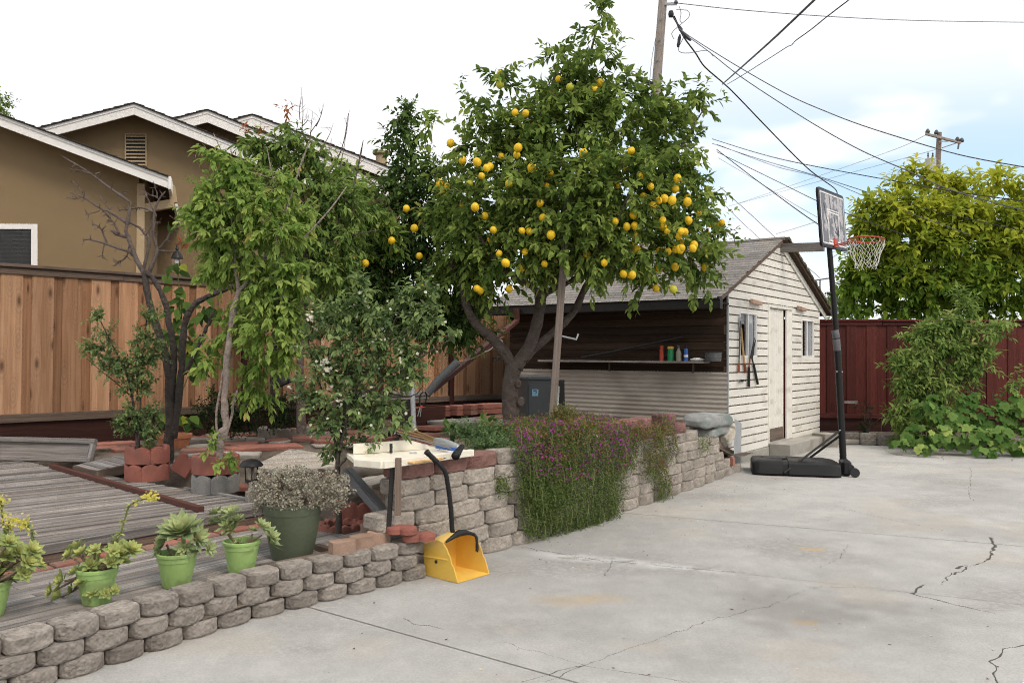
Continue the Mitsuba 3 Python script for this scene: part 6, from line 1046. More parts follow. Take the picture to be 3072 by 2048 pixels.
# ---------------------------------------------------------------- dark citrus left of it
rg = np.random.default_rng(102); ct = thing('citrus_tree', 'dark leaved citrus tree with few fruit, left of the big lemon tree', 'tree'); CD = 10.0
part(ct, 'trunk', cat([limb([(1225, 1290, CD), (1215, 1150, CD), (1210, 950, CD), (1230, 700, CD), (1235, 420, CD)], .08, .02, 16, 9), limb([(1212, 960, CD), (1150, 850, CD), (1090, 720, CD)], .05, .015, 10, 7), limb([(1214, 980, CD), (1300, 860, CD), (1370, 760, CD)], .05, .015, 10, 7)]), 'bark_dark', True)
CB = [(1215, 350, CD, 40, 45), (1212, 430, CD, 60, 60), (1250, 520, CD, 80, 60), (1180, 560, CD, 50, 50), (1300, 620, CD, 100, 90), (1200, 660, CD, 95, 85), (1110, 700, CD, 85, 70), (1330, 780, CD, 110, 95), (1190, 800, CD, 130, 100), (1080, 830, CD, 100, 90), (1290, 910, CD, 110, 80), (1150, 930, CD, 130, 75), (1050, 920, CD, 80, 70), (1390, 950, 9.9, 75, 60), (1420, 860, 9.8, 70, 70), (1330, 1010, 10.2, 110, 38), (1440, 1000, 10.4, 30, 25), (960, 840, 10.4, 90, 90), (930, 760, 10.4, 90, 70)]
crown(ct, 'foliage', CB, rg, 1500, 11, .27, .10, .05, 'leaf_citrus_dark', droop=.2, leafdroop=.4, shell=.4, twe=3)
crown(ct, 'bright_shoots', [(1285, 370, CD - .1, 20, 30), (1300, 355, CD - .1, 12, 20), (1150, 690, 9.5, 60, 40), (1060, 770, 9.6, 60, 40), (1330, 640, 9.4, 50, 50), (1030, 510, 10.2, 45, 30), (1060, 545, 10.1, 50, 40), (1110, 580, 10, 40, 30)], rg, 150, 8, .24, .12, .05, 'leaf_peach', droop=.4, leafdroop=.5, up=.1)
for i, (x, y) in enumerate([(1219, 626), (1243, 685), (1175, 722), (1258, 768), (1096, 790), (1330, 570), (1262, 860)]): v = lv.copy() * rg2.uniform(.08, .10); part(ct, 'fruit', (v + at(x, y, 9.0 if i else 8.9), lf_), 'lemon_peel', True)
# ---------------------------------------------------------------- young tree with long hanging leaves, in the grey and red rings
rg = np.random.default_rng(103); pt_ = thing('drooping_tree', 'young tree with light green drooping leaves and a pale knobby trunk', 'tree'); PD_ = 7.35
part(pt_, 'trunk', cat([limb([(657, 1405, PD_), (659, 1370, PD_), (660, 1335, PD_), (664, 1312, PD_), (676, 1288, PD_), (677, 1262, PD_), (674, 1200, PD_), (680, 1100, PD_), (690, 1000, PD_), (702, 930, PD_), (718, 868, PD_)], .036, .026, 34, 12, 0.003, rg),
    limb([(662, 1312, PD_), (650, 1285, PD_), (650, 1230, PD_), (662, 1160, PD_), (668, 1110, PD_)], .013, .008, 12, 7), limb([(684, 1285, PD_), (697, 1240, PD_), (700, 1210, PD_ - .05), (712, 1170, PD_ - .1)], .014, .008, 10, 7),
    limb([(716, 872, PD_), (740, 848, PD_), (790, 780, PD_), (850, 650, PD_), (900, 500, PD_), (930, 420, PD_)], .02, .006, 16, 8), limb([(716, 872, PD_), (706, 800, PD_), (700, 700, PD_), (680, 560, PD_)], .02, .006, 14, 8), limb([(790, 780, PD_), (880, 740, PD_), (980, 640, PD_), (1040, 560, 7.5)], .013, .005, 12, 7), limb([(850, 650, PD_), (820, 540, PD_), (800, 440, PD_)], .01, .004, 10, 6), limb([(885, 560, PD_), (800, 530, PD_), (690, 490, PD_), (640, 400, 7.4)], .008, .004, 10, 5)]), 'bark_pale', True)
part(pt_, 'knot', jitter((np.array(trimesh.creation.icosphere(subdivisions=3).vertices) * [.045, .045, .06] + at(670, 1300, PD_), trimesh.creation.icosphere(subdivisions=3).faces), .012, 18), 'bark_pale', True)
PB = [(640, 470, PD_, 28, 35), (695, 500, PD_, 60, 45), (615, 570, PD_, 40, 45), (597, 640, PD_, 36, 40), (660, 600, PD_, 70, 60), (730, 540, PD_, 60, 50), (640, 700, PD_, 70, 80), (760, 620, PD_ - .1, 90, 70), (850, 560, PD_, 60, 50), (720, 740, PD_ + .05, 100, 90), (840, 700, PD_ - .1, 80, 70), (640, 810, PD_ + .2, 60, 60), (770, 860, PD_ + .1, 90, 80), (860, 830, PD_, 60, 80), (720, 970, PD_ + .2, 60, 60), (810, 980, PD_, 75, 70), (870, 950, PD_, 45, 70), (640, 1030, PD_ + .25, 30, 40), (790, 1080, PD_ + .1, 70, 60), (850, 1050, PD_, 45, 45), (612, 1090, PD_ + .1, 22, 30), (770, 1170, PD_ + .2, 50, 35), (745, 1120, PD_ + .2, 40, 40), (900, 640, PD_ + .3, 50, 50)]
crown(pt_, 'foliage', PB, rg, 700, 10, .18, .098, .044, 'leaf_peach', droop=.3, spread=.7, leafdroop=.8, up=.15, curl=.18, shell=.35, twm='bark_pale', twe=2)
crown(pt_, 'base_sprout', [(638, 1330, PD_ - .2, 12, 20), (692, 1375, PD_ - .2, 14, 16), (636, 1275, PD_ - .1, 10, 12), (655, 1390, PD_ - .2, 20, 8)], rg, 14, 6, .1, .075, .042, 'leaf_peach', leafdroop=.4)
# the shaggy tree behind it with reddish tips and bare twigs
rg = np.random.default_rng(104); qt = thing('shaggy_tree', 'untidy tree with reddish new tips and bare grey twigs, behind the drooping tree', 'tree'); QD = 8.9
part(qt, 'trunk', cat([limb([(905, 1300, QD), (900, 1150, QD), (905, 1000, QD), (915, 800, QD), (905, 560, QD), (860, 380, QD)], .055, .01, 16, 8), limb([(912, 800, QD), (1000, 690, QD), (1060, 560, QD), (1090, 420, QD)], .025, .006, 10, 6), limb([(912, 780, QD), (990, 720, QD), (1080, 700, QD), (1140, 690, QD)], .014, .004, 10, 5), limb([(910, 640, QD), (1000, 500, QD), (1030, 430, QD), (1045, 340, QD)], .012, .003, 10, 5)]), 'bark_grey', True)
tw = []
for (x0, y0), (x1, y1) in (((1030, 430), (1048, 330)), ((905, 400), (903, 262)), ((930, 400), (972, 310)), ((960, 450), (1000, 370)), ((930, 420), (938, 335)), ((905, 380), (925, 345)), ((1020, 500), (1040, 390)), ((980, 480), (995, 415)), ((1000, 560), (1100, 470)), ((900, 360), (905, 290)), ((948, 380), (965, 330))):
    tw.append(tube(spath([at(x0, y0, QD - .1), at((x0 + x1) / 2 + rg.normal() * 5, (y0 + y1) / 2, QD - .1), at(x1, y1, QD - .1)], 6), np.linspace(.006, .002, 6), 4, False))
    for k in range(3): u = rg.uniform(.3, .9); c_ = (x0 + (x1 - x0) * u, y0 + (y1 - y0) * u); tw.append(tube(np.array([at(*c_, QD - .1), at(c_[0] + rg.normal() * 22, c_[1] - 28 * rg.random(), QD - .1)]), [.003, .0012], 3, False))
part(qt, 'bare_twigs', cat(tw), 'twig_grey', kind='stuff')
QB = [(862, 370, QD, 30, 30), (870, 420, QD, 60, 45), (800, 450, QD, 70, 45), (760, 420, QD, 40, 30), (930, 470, QD, 60, 50), (860, 520, QD, 90, 60), (960, 560, QD, 80, 60), (1020, 600, QD, 80, 70), (920, 650, QD, 110, 80), (1010, 720, QD, 100, 70), (900, 780, QD, 110, 80), (1000, 830, QD, 80, 70), (1090, 640, QD + .3, 70, 60)]
crown(qt, 'foliage', QB, rg, 560, 10, .24, .10, .042, 'leaf_bush2', droop=.3, spread=.7, leafdroop=.6, shell=.3, twe=2)
crown(qt, 'red_tip', [(862, 330, QD - .1, 18, 14), (745, 395, QD - .1, 25, 10), (785, 395, QD - .1, 10, 8), (555, 735, 8, 6, 10)], rg, 16, 6, .12, .07, .022, 'leaf_red', up=.6)
# thin trunk in the beige blocks
rg = np.random.default_rng(105); tt = thing('thin_trunk_tree', 'thin dark trunk rising from the beige blocks into the leaves above', 'tree'); TD = R3[1]
part(tt, 'trunk', limb([(838, 1310, TD), (832, 1270, TD), (818, 1200, TD), (820, 1100, TD), (830, 950, TD), (840, 780, TD)], .040, .028, 16, 10), 'bark_dark', True)
crown(tt, 'foliage', [(840, 820, TD, 90, 70), (930, 900, TD + .2, 90, 80), (880, 980, TD + .2, 60, 50), (760, 900, TD + .2, 60, 60)], rg, 260, 10, .22, .09, .045, 'leaf_citrus_dark')
# ---------------------------------------------------------------- bare tree
rg = np.random.default_rng(106); bt = thing('bare_tree', 'leafless grey branching tree in front of the tan house wall', 'tree'); BD = 8.55; s = .4464
def c1(L, d=BD): return [(x * s, 200 + y * s, d) for x, y in L]
def c2(L, d=BD): return [(x * s, 800 + y * s, d) for x, y in L]
main = [(c2([(1130, 1400), (1132, 1320), (1138, 1150), (1142, 900), (1130, 700), (1095, 520), (1030, 330), (985, 150), (970, 30)]), .056, .030), (c2([(1150, 900), (1170, 600), (1150, 450), (1120, 280), (1070, 150), (1010, 60), (965, 25)]), .038, .022), (c2([(1165, 1150), (1185, 1000), (1220, 700), (1232, 450), (1262, 320), (1330, 235), (1420, 190), (1560, 130)]), .040, .026), (c2([(1240, 720), (1300, 600), (1370, 450), (1430, 300)]), .022, .016)]
fine = [([(970, 1390), (900, 1260), (870, 1150), (850, 1090), (880, 930), (800, 860), (740, 820), (640, 740), (520, 660), (415, 600)], .020, .004), ([(860, 1060), (760, 990), (690, 960), (600, 905), (540, 870), (470, 845)], .013, .003), ([(900, 1270), (860, 1240), (780, 1215), (700, 1190), (620, 1165), (555, 1165)], .014, .004), ([(800, 1120), (770, 1060), (740, 1020), (690, 975)], .010, .004), ([(870, 1150), (780, 1120), (760, 1100)], .014, .010), ([(960, 1380), (1005, 1190), (960, 1110), (900, 1060), (850, 1040)], .013, .007), ([(1000, 1390), (1045, 1280), (1050, 1200), (1035, 1080), (1040, 960), (1080, 880), (1112, 838)], .017, .005), ([(1040, 980), (960, 950), (880, 955), (800, 970)], .009, .004), ([(1050, 1240), (1100, 1238), (1160, 1245)], .009, .005), ([(1060, 1230), (1120, 1160), (1160, 1090), (1205, 1045)], .010, .003), ([(1050, 1010), (980, 850), (960, 790)], .007, .002), ([(1060, 880), (1000, 860), (930, 860)], .007, .002), ([(1060, 880), (1050, 830), (1030, 770)], .006, .002), ([(870, 1200), (850, 1280), (800, 1310), (760, 1340)], .007, .003), ([(720, 1200), (690, 1110), (660, 1070), (620, 1065)], .008, .003), ([(700, 1190), (690, 1260), (685, 1290)], .005, .002), ([(760, 1000), (720, 940), (660, 850)], .006, .002), ([(600, 905), (540, 830), (480, 760)], .006, .002), ([(670, 965), (620, 985), (570, 995)], .004, .002), ([(640, 745), (640, 715)], .004, .002), ([(820, 880), (830, 840)], .004, .002), ([(600, 720), (540, 700), (460, 680)], .005, .002), ([(1000, 1200), (1000, 1100), (1040, 1050), (1080, 1050)], .007, .003), ([(545, 875), (500, 890), (450, 875)], .004, .002), ([(1200, 1040), (1140, 1000)], .003, .002)]
part(bt, 'trunk', cat([limb(L, a_, b_, 18, 10, .004, rg) for L, a_, b_ in main]), 'bark_dark', True)
tw = [limb(c1(L, BD + .02 * i), a_ * 1.35, b_ * 1.5, 14, 7, .004, rg) for i, (L, a_, b_) in enumerate(fine)]
for i, (L, a_, b_) in enumerate(fine):
    pth = spath([(x, y) for x, y in L], 30)
    for k in range(9 if len(L) > 3 else 3):
        j = rg.integers(8, 29); dirn = pth[j] - pth[j - 3]; nn = np.array([-dirn[1], dirn[0]]) * rg.choice([-1, 1]); e = pth[j] + unit(dirn * .4 + nn) * rg.uniform(14, 45)
        tw.append(limb([(pth[j][0] * s, 200 + pth[j][1] * s, BD + .02 * i), (e[0] * s, 200 + e[1] * s, BD + .02 * i + rg.normal() * .05)], .0055, .0025, 3, 4))
part(bt, 'branches', cat(tw), 'twig_grey', True, kind='stuff')
# ---------------------------------------------------------------- shrubs
rg = np.random.default_rng(107); sb = thing('ringed_bush', 'small upright glossy bush growing out of the two stacked red rings', 'bush'); SD_ = 8.0
part(sb, 'stems', cat([limb([(412, 1345, SD_), (408, 1290, SD_), (400, 1210, SD_), (380, 1120, SD_), (345, 1050, SD_), (300, 960, SD_)], .014, .005, 12, 6), limb([(415, 1345, SD_), (420, 1250, SD_), (425, 1120, SD_), (440, 960, SD_)], .013, .005, 12, 6), limb([(395, 1190, SD_), (345, 1145, SD_), (300, 1110, SD_), (260, 1075, SD_)], .007, .003, 10, 5), limb([(410, 1200, SD_), (415, 1100, SD_), (410, 1000, SD_)], .008, .003, 8, 5)]), 'bark_dark', True)
SBb = [(300, 955, SD_, 24, 30), (320, 1010, SD_, 30, 35), (275, 1050, SD_, 40, 38), (335, 1075, SD_, 55, 45), (350, 1110, SD_, 45, 30), (450, 960, SD_, 40, 35), (430, 1010, SD_, 45, 50), (460, 1060, SD_, 45, 40), (420, 1090, SD_, 55, 50), (400, 1160, SD_, 45, 45), (440, 1170, SD_, 35, 40), (400, 1240, SD_, 45, 45), (420, 1290, SD_, 55, 40), (455, 1240, SD_, 30, 30), (365, 1280, SD_, 22, 22), (440, 1320, SD_, 40, 22)]
crown(sb, 'foliage', SBb, rg, 420, 11, .13, .044, .026, 'leaf_small', droop=.05, leafdroop=.1, up=.4, twr=.002, shell=.2)
rg = np.random.default_rng(108); bs = thing('blossom_shrub', 'open airy shrub with small white blossoms growing from the red ring by the planter', 'shrub'); OD = 6.2
BSst = [[(1016, 1600), (1012, 1500), (1012, 1420), (1018, 1350), (1030, 1270), (1060, 1180), (1110, 1100), (1160, 1010), (1215, 900)], [(1014, 1420), (1005, 1330), (985, 1240), (960, 1150), (930, 1050), (920, 950)], [(1020, 1350), (1040, 1240), (1050, 1120), (1060, 1000), (1085, 860)], [(1030, 1270), (1100, 1210), (1180, 1160), (1250, 1080), (1300, 1000)], [(1050, 1200), (1150, 1180), (1230, 1190), (1270, 1160)], [(1000, 1300), (950, 1230), (905, 1180), (880, 1140)], [(1060, 1180), (1130, 1160), (1145, 1090), (1150, 1060)], [(1150, 1040), (1240, 980), (1300, 900), (1330, 880)], [(1016, 1400), (1080, 1330), (1150, 1280)], [(1090, 1130), (1110, 1030), (1100, 940)], [(1250, 1080), (1330, 1030), (1370, 1010)]]
part(bs, 'stems', cat([limb([(x, y, OD + .03 * math.sin(i * 2 + y * .01)) for x, y in L], .024 if i == 0 else (.013 if i < 4 else .008), .003, 16, 7, .003, rg) for i, L in enumerate(BSst)]), 'bark_dark', True)
OB = [(1088, 860, OD, 34, 36), (1060, 930, OD, 60, 45), (965, 950, OD, 50, 50), (945, 1030, OD, 55, 60), (1030, 1020, OD, 75, 60), (1120, 960, OD, 60, 50), (1120, 1050, OD, 85, 60), (1215, 900, OD, 45, 40), (1220, 980, OD, 70, 55), (1290, 880, OD, 40, 45), (1290, 960, OD, 60, 55), (1350, 1010, OD, 40, 26), (1210, 1070, OD, 80, 50), (970, 1120, OD, 60, 55), (1060, 1120, OD, 80, 60), (900, 1160, OD, 30, 32), (940, 1200, OD, 40, 40), (1160, 1150, OD, 80, 55), (1040, 1210, OD, 85, 60), (1150, 1220, OD, 70, 45), (1000, 1280, OD, 70, 50), (1090, 1290, OD, 70, 45), (1190, 1270, OD, 40, 28), (1020, 1350, OD, 50, 40), (1090, 1340, OD, 35, 26), (990, 1385, OD, 26, 16), (1240, 1130, OD, 45, 35)]
c_, o_ = crown(bs, 'foliage', OB, rg, 480, 10, .13, .062, .035, 'leaf_small', droop=.05, leafdroop=.15, up=.35, twr=.002, twm='bark_dark', shell=.15)
def blossoms(t, name, P, rng, r, m, petals=5, cup=.4):
    A = unit(rng.normal(size=P.shape) + [0, -.8, .7]); x = unit(np.cross(A, rdir(rng, len(P)))); y = np.cross(A, x); an = np.arange(petals) * 2 * np.pi / petals
    D = (x[:, None] * np.cos(an)[:, None] + y[:, None] * np.sin(an)[:, None] + A[:, None] * cup).reshape(-1, 3); Pp = np.repeat(P, petals, 0); rr = np.repeat(r * rng.uniform(.7, 1.2, len(P)), petals)
    part(t, name, quads(Pp, D, np.repeat(A, petals, 0), rr, rr * .8, rng.random(len(Pp))), m, kind='stuff')
k = rg.choice(len(c_), 190); blossoms(bs, 'blossoms', c_[k] + o_[k] * .05 + rg.normal(size=(190, 3)) * .02, rg, .014, 'petal_white')
for x, y in ((967, 1085), (960, 1100), (985, 1110), (930, 950), (1020, 1200)): blossoms(bs, 'blossoms', at(x, y, OD - .1) + rg.normal(size=(14, 3)) * .02, rg, .016, 'petal_white')
rg = np.random.default_rng(109); ls = thing('fence_shrub', 'low dark small leaved shrub along the fence foot behind the pale trunk', 'shrub'); HD = 10.6
crown(ls, 'foliage', [(620, 1230, HD, 50, 45), (700, 1230, HD, 60, 55), (780, 1220, HD, 60, 60), (860, 1215, HD, 50, 55), (700, 1280, HD, 90, 25), (840, 1265, HD, 70, 30), (640, 1180, HD, 30, 25), (590, 1270, HD, 30, 25)], rg, 620, 9, .13, .036, .022, 'leaf_dark', leafdroop=.1, twr=.002, shell=.2)
rg = np.random.default_rng(110); pp = thing('potted_climber', 'broad leaved plant climbing from the terracotta pot up past the fence top', 'plant'); KD = 9.7
part(pp, 'stem', cat([limb([(530, 1310, KD), (535, 1200, KD), (545, 1050, KD), (540, 900, KD), (532, 800, KD)], .012, .006, 14, 6), limb([(535, 1200, KD), (560, 1140, KD), (590, 1060, KD)], .008, .004, 8, 5)]), 'stem_green', True)
P, o = inblobs(rg, [(525, 870, KD, 26, 35), (530, 925, KD, 30, 35), (560, 900, KD, 20, 25), (500, 1245, KD, 26, 30), (565, 1250, KD, 24, 30), (545, 1010, KD, 50, 60), (590, 1040, KD, 40, 40), (570, 1100, KD, 40, 40), (535, 800, KD - .1, 20, 22), (505, 665, 8.6, 14, 14), (620, 930, KD, 30, 40)], 110, .1)
D = unit(o * [1, 1, .3] + [0, -.3, -.9] + rg.normal(size=P.shape) * .4); part(pp, 'foliage', leaves(P, D, unit(np.array([0, -.8, .6]) + rg.normal(size=P.shape) * .4), rg.uniform(.11, .19, len(P)), rg.uniform(.08, .13, len(P)), .2, col=rg.random(len(P))), 'leaf_climber', kind='stuff')
# ---------------------------------------------------------------- flowering ground cover on the wall
rg = np.random.default_rng(111)
def cover(t, spots, rng, dens, flow, rust, label=None, fl_r=0.011):
    """spots: (sx0, sy0, sx1, sy1, out): photo rectangles on the wall's front covered by hanging strands"""
    Pl, Dl, Nl, Ll, Wl, Cl, Pr, Pf, ST = [], [], [], [], [], [], [], [], []
    for x0, y0, x1, y1, out in spots:
        n = int(dens * (x1 - x0) * (y1 - y0) / 1000); ph_ = rng.uniform(0, 9)
        X, Y = rng.uniform(x0, x1, n), rng.uniform(y0, y1, n)
        for x, y in zip(X, Y):
            if y > y1 - (y1 - y0) * 0.5 * float(meshkit.fbm(np.array([x * .05 + ph_, ph_, 0.0]), 3, 2)) + 0.12 * (y1 - y0): continue
            ey = 1 - abs(2 * (x - x0) / (x1 - x0) - 1) ** 6; p = on(x, y, ab(0, 3.98), E); a = toab(p)[0]
            p = p - N * (abs(rng.normal()) * out * .30 + out * .40 * ey - .02); L = rng.uniform(.05, .12)
            ST.append((p, L))
    for p, L in ST:
        k = 7; d = unit(np.array([rng.normal() * .35, rng.normal() * .2, -1.0]) - N * .25); side = rdir(rng, k)
        q = p + d * (np.linspace(0, 1, k)[:, None] * L); Pl.append(q); Dl.append(unit(d * .3 + side)); Nl.append(rdir(rng, k)); Ll.append(np.full(k, .022) * rng.uniform(.7, 1.3)); Wl.append(np.full(k, .0085)); Cl.append(np.clip(rng.random() * .7 + rng.random(k) * .3, 0, 1)); Pr.append(p)
    P, D, Nn, L, W, Cc, Pr = np.vstack(Pl), np.vstack(Dl), np.vstack(Nl), np.concatenate(Ll), np.concatenate(Wl), np.concatenate(Cl), np.array(Pr)
    part(t, 'foliage', quads(P, D, Nn, L, W, Cc), 'leaf_cover', kind='stuff')
    sel = rng.choice(len(Pr), len(Pr) // 45); part(t, 'strands', cat([tube(spath([Pr[i] - N * .03 + Z * .06, Pr[i] - N * .05, Pr[i] - N * .045 - Z * .09 + E * rng.normal() * .02], 4), .0022, 3, False) for i in sel]), 'strand_green', kind='stuff')
    z = Pr[:, 2]; sy = np.array([1064 - (q[2] - CAMH) / q[1] * FPX for q in Pr]); pk = np.clip((flow[1] - sy) / (flow[1] - flow[0]), 0, 1)
    patch = meshkit.fbm(Pr * 4.0, 3, 5); sel = rng.random(len(Pr)) < pk * rust * (0.4 + 1.2 * (patch > .5)); R_ = Pr[sel]
    if len(R_): m = len(R_) * 5; q = np.repeat(R_, 5, 0) + rng.normal(size=(m, 3)) * .016 - N * .02; part(t, 'seed_heads', quads(q, rdir(rng, m), rdir(rng, m), .017, .013, rng.random(m)), 'leaf_cover_rust', kind='stuff')
    patch = meshkit.fbm(Pr * 3.0 + 9, 3, 7); sel = rng.random(len(Pr)) < pk * flow[2] * np.clip((patch - .42) * 7, 0, 1); F_ = Pr[sel]
    if len(F_): blossoms(t, 'flowers', F_ - N * .035 + rng.normal(size=F_.shape) * .01, rng, fl_r, 'petal_purple', 7, .25)
fc = thing('flowering_cover', 'wide mat of small purple flowers and green strands spilling over the tall wall', 'plant')
cover(fc, [(1535, 1290, 1640, 1370, .10), (1545, 1350, 1700, 1480, .14), (1610, 1262, 1870, 1420, .16), (1570, 1400, 1850, 1500, .18), (1590, 1480, 1848, 1560, .15), (1640, 1540, 1800, 1590, .10), (1560, 1470, 1660, 1600, .09)], rg, 46, (1240, 1455, .95), .5)
# the mat on top of the bed behind the wall, and a clump against the prop post
n = 1500; a_ = rg.uniform(5.9, 7.5, n); b_ = rg.uniform(4.10, 4.75, n); P = ab(0, 0) + E * a_[:, None] + N * b_[:, None] + Z * (0.83 + 0.06 * rg.random(n) + 0.05 * meshkit.fbm(np.stack([a_ * 3, b_ * 3, a_ * 0], -1), 3, 2))[:, None]
k = 7; q = np.repeat(P, k, 0) + rg.normal(size=(n * k, 3)) * .03; part(fc, 'mat', quads(q, rdir(rg, n * k) + [0, 0, .5], rdir(rg, n * k), .024, .0095, rg.random(n * k)), 'leaf_cover', kind='stuff')
q = np.repeat(P[:700], 4, 0) + rg.normal(size=(2800, 3)) * .025 + Z * .03; part(fc, 'mat_seed_heads', quads(q, rdir(rg, 2800), rdir(rg, 2800), .017, .013, rg.random(2800)), 'leaf_cover_rust', kind='stuff'); blossoms(fc, 'mat_flowers', P[700:1000] + Z * .05, rg, .012, 'petal_purple', 7, .25)
cl = thing('rusty_clump', 'rusty green clump of the ground cover climbing the foot of the prop post', 'plant'); c, o = inblobs(rg, [(1688, 1245, 7.6, 42, 32), (1700, 1290, 7.5, 70, 40), (1660, 1290, 7.5, 50, 30)], 700, .3); q = np.repeat(c, 6, 0) + rg.normal(size=(4200, 3)) * .02; part(cl, 'foliage', quads(q, rdir(rg, 4200), rdir(rg, 4200), .022, .009, rg.random(4200)), 'leaf_cover', kind='stuff'); q = np.repeat(c[:500], 5, 0) + rg.normal(size=(2500, 3)) * .02 - [0, .03, 0]; part(cl, 'seed_heads', quads(q, rdir(rg, 2500), rdir(rg, 2500), .017, .013, rg.random(2500)), 'leaf_cover_rust', kind='stuff')
for lab, spots, fl, ru in (('thin trailing plant hanging on the wall just right of the purple mat', [(1858, 1270, 1905, 1420, .05)], .25, .5), ('rusty green trailing plant hanging in a tapering tongue down the wall', [(1900, 1265, 1985, 1340, .09), (1925, 1340, 1995, 1440, .08), (1960, 1430, 2010, 1500, .05)], .2, .9), ('narrow trailing plant with few purple flowers hanging from the wall top', [(1975, 1240, 2010, 1300, .08), (2000, 1290, 2025, 1390, .06)], .7, .7), ('small bright green tuft growing out of the wall near its far end', [(2098, 1295, 2125, 1350, .04)], 0, 0), ('sparse weed sprouting between the wall blocks left of the mat', [(1490, 1420, 1530, 1470, .03)], 0, 0)):
    t = thing('trailing_plant', lab, 'plant'); cover(t, spots, rg, 42, (1230, 1500, fl), ru)
rg = np.random.default_rng(112); wd = thing('weed_clump', 'feathery green weeds behind the red blocks at the lemon trunk foot', 'plant')
crown(wd, 'foliage', [(1400, 1300, 7.4, 60, 34), (1450, 1310, 7.3, 70, 40), (1500, 1300, 7.5, 50, 30), (1470, 1340, 7.0, 90, 22), (1370, 1290, 7.6, 30, 20), (1540, 1330, 7.3, 40, 20)], rg, 420, 11, .15, .036, .014, 'leaf_weed', up=.5, twr=.0015, twm='stem_green', shell=.1)
P, o = inblobs(rg, [(1462, 1270, 7.6, 22, 16), (1350, 1292, 7.5, 18, 12)], 26, .1); part(wd, 'broad_leaf', leaves(P, o + [0, -.3, .6], unit(rdir(rg, 26) + [0, -.5, 1.0]), .085, .06, .3), 'leaf_citrus_dark', kind='stuff')
# ---------------------------------------------------------------- right side
rg = np.random.default_rng(113); gt = thing('golden_tree', 'large tree with golden green leaves rising behind the red fence', 'tree'); GD = 19.0
part(gt, 'trunk', cat([limb([(2790, 1290, GD), (2785, 1000, GD), (2780, 850, GD), (2740, 680, GD)], .16, .05, 12, 10), limb([(2785, 950, GD), (2860, 800, GD), (2940, 650, GD)], .1, .03, 10, 8), limb([(2783, 900, GD), (2680, 780, GD), (2600, 700, GD)], .08, .02, 10, 8), limb([(2860, 820, GD), (3000, 750, GD)], .06, .02, 8, 7)]), 'bark_dark', True)
GB_ = [(2740, 530, GD, 60, 38), (2670, 570, GD, 55, 42), (2810, 540, GD, 60, 38), (2900, 560, GD, 70, 40), (3000, 540, GD, 55, 35), (3060, 590, GD, 55, 60), (2620, 640, GD, 55, 45), (2580, 690, GD, 45, 28), (2720, 640, GD - .3, 100, 60), (2850, 650, GD - .4, 110, 60), (2980, 660, GD - .3, 100, 60), (2640, 740, GD, 80, 50), (2580, 800, GD, 55, 45), (2760, 740, GD - .5, 110, 60), (2900, 760, GD - .5, 110, 60), (3040, 740, GD - .3, 80, 70), (2560, 860, GD, 40, 40), (2640, 850, GD - .2, 80, 55), (2760, 850, GD - .4, 110, 60), (2900, 860, GD - .4, 110, 60), (3040, 860, GD - .3, 90, 70), (2570, 930, GD, 50, 30), (2700, 940, GD, 100, 35), (2960, 940, GD, 120, 40), (3100, 700, GD, 60, 150), (2800, 760, GD + .8, 230, 190, 1.0)]
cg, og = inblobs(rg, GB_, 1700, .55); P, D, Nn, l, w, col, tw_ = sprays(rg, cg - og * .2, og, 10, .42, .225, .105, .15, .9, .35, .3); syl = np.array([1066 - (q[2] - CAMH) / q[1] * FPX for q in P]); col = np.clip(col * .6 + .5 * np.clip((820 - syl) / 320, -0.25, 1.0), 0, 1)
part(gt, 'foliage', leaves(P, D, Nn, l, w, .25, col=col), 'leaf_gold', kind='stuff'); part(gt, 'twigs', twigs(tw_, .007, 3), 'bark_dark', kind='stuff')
rg = np.random.default_rng(114); pb = thing('peach_bush', 'tall bush with narrow pointed leaves leaning in front of the red fence', 'bush'); PBd = 14.2
part(pb, 'stems', cat([limb([(2740 + i * 12, 1345, PBd), (2750 + i * 25, 1200, PBd), (2770 + i * 40, 1080, PBd), (2780 + i * 48, 980 - 14 * (i % 3), PBd)], .02, .005, 10, 6) for i in range(5)]), 'bark_grey', True)
crown(pb, 'foliage', [(2880, 930, PBd, 30, 28), (2860, 980, PBd, 60, 40), (2950, 1000, PBd, 55, 30), (3000, 990, PBd, 32, 18), (2790, 1000, PBd, 55, 35), (2740, 1020, PBd, 35, 25), (2850, 1060, PBd, 85, 55), (2760, 1080, PBd, 75, 55), (2690, 1100, PBd, 35, 30), (2940, 1070, PBd, 50, 40), (2800, 1160, PBd, 90, 60), (2710, 1170, PBd, 45, 40), (2740, 1250, PBd, 75, 60), (2720, 1310, PBd, 50, 30), (2820, 1230, PBd, 60, 40), (2890, 1130, PBd, 50, 40)], rg, 520, 12, .28, .155, .05, 'leaf_bush', droop=.2, spread=.9, leafdroop=.35, up=.5, shell=.2)
crown(pb, 'tall_shoot', [(2885, 905, PBd, 14, 20), (2905, 940, PBd, 10, 18), (3020, 985, PBd, 22, 8), (2795, 985, PBd, 20, 12)], rg, 22, 12, .3, .16, .04, 'leaf_bush', up=1.0, leafdroop=.3)
rg = np.random.default_rng(115); gv = thing('grape_vine', 'grape vine with broad lobed leaves sprawling over the bed edging onto concrete', 'vine'); VD = 13.5
lobes = np.array([(0, 0), (.30, -.12), (.52, .12), (.44, .38), (.60, .62), (.30, .66), (.16, .92), (0, 1.05), (-.16, .92), (-.30, .66), (-.60, .62), (-.44, .38), (-.52, .12), (-.30, -.12)])
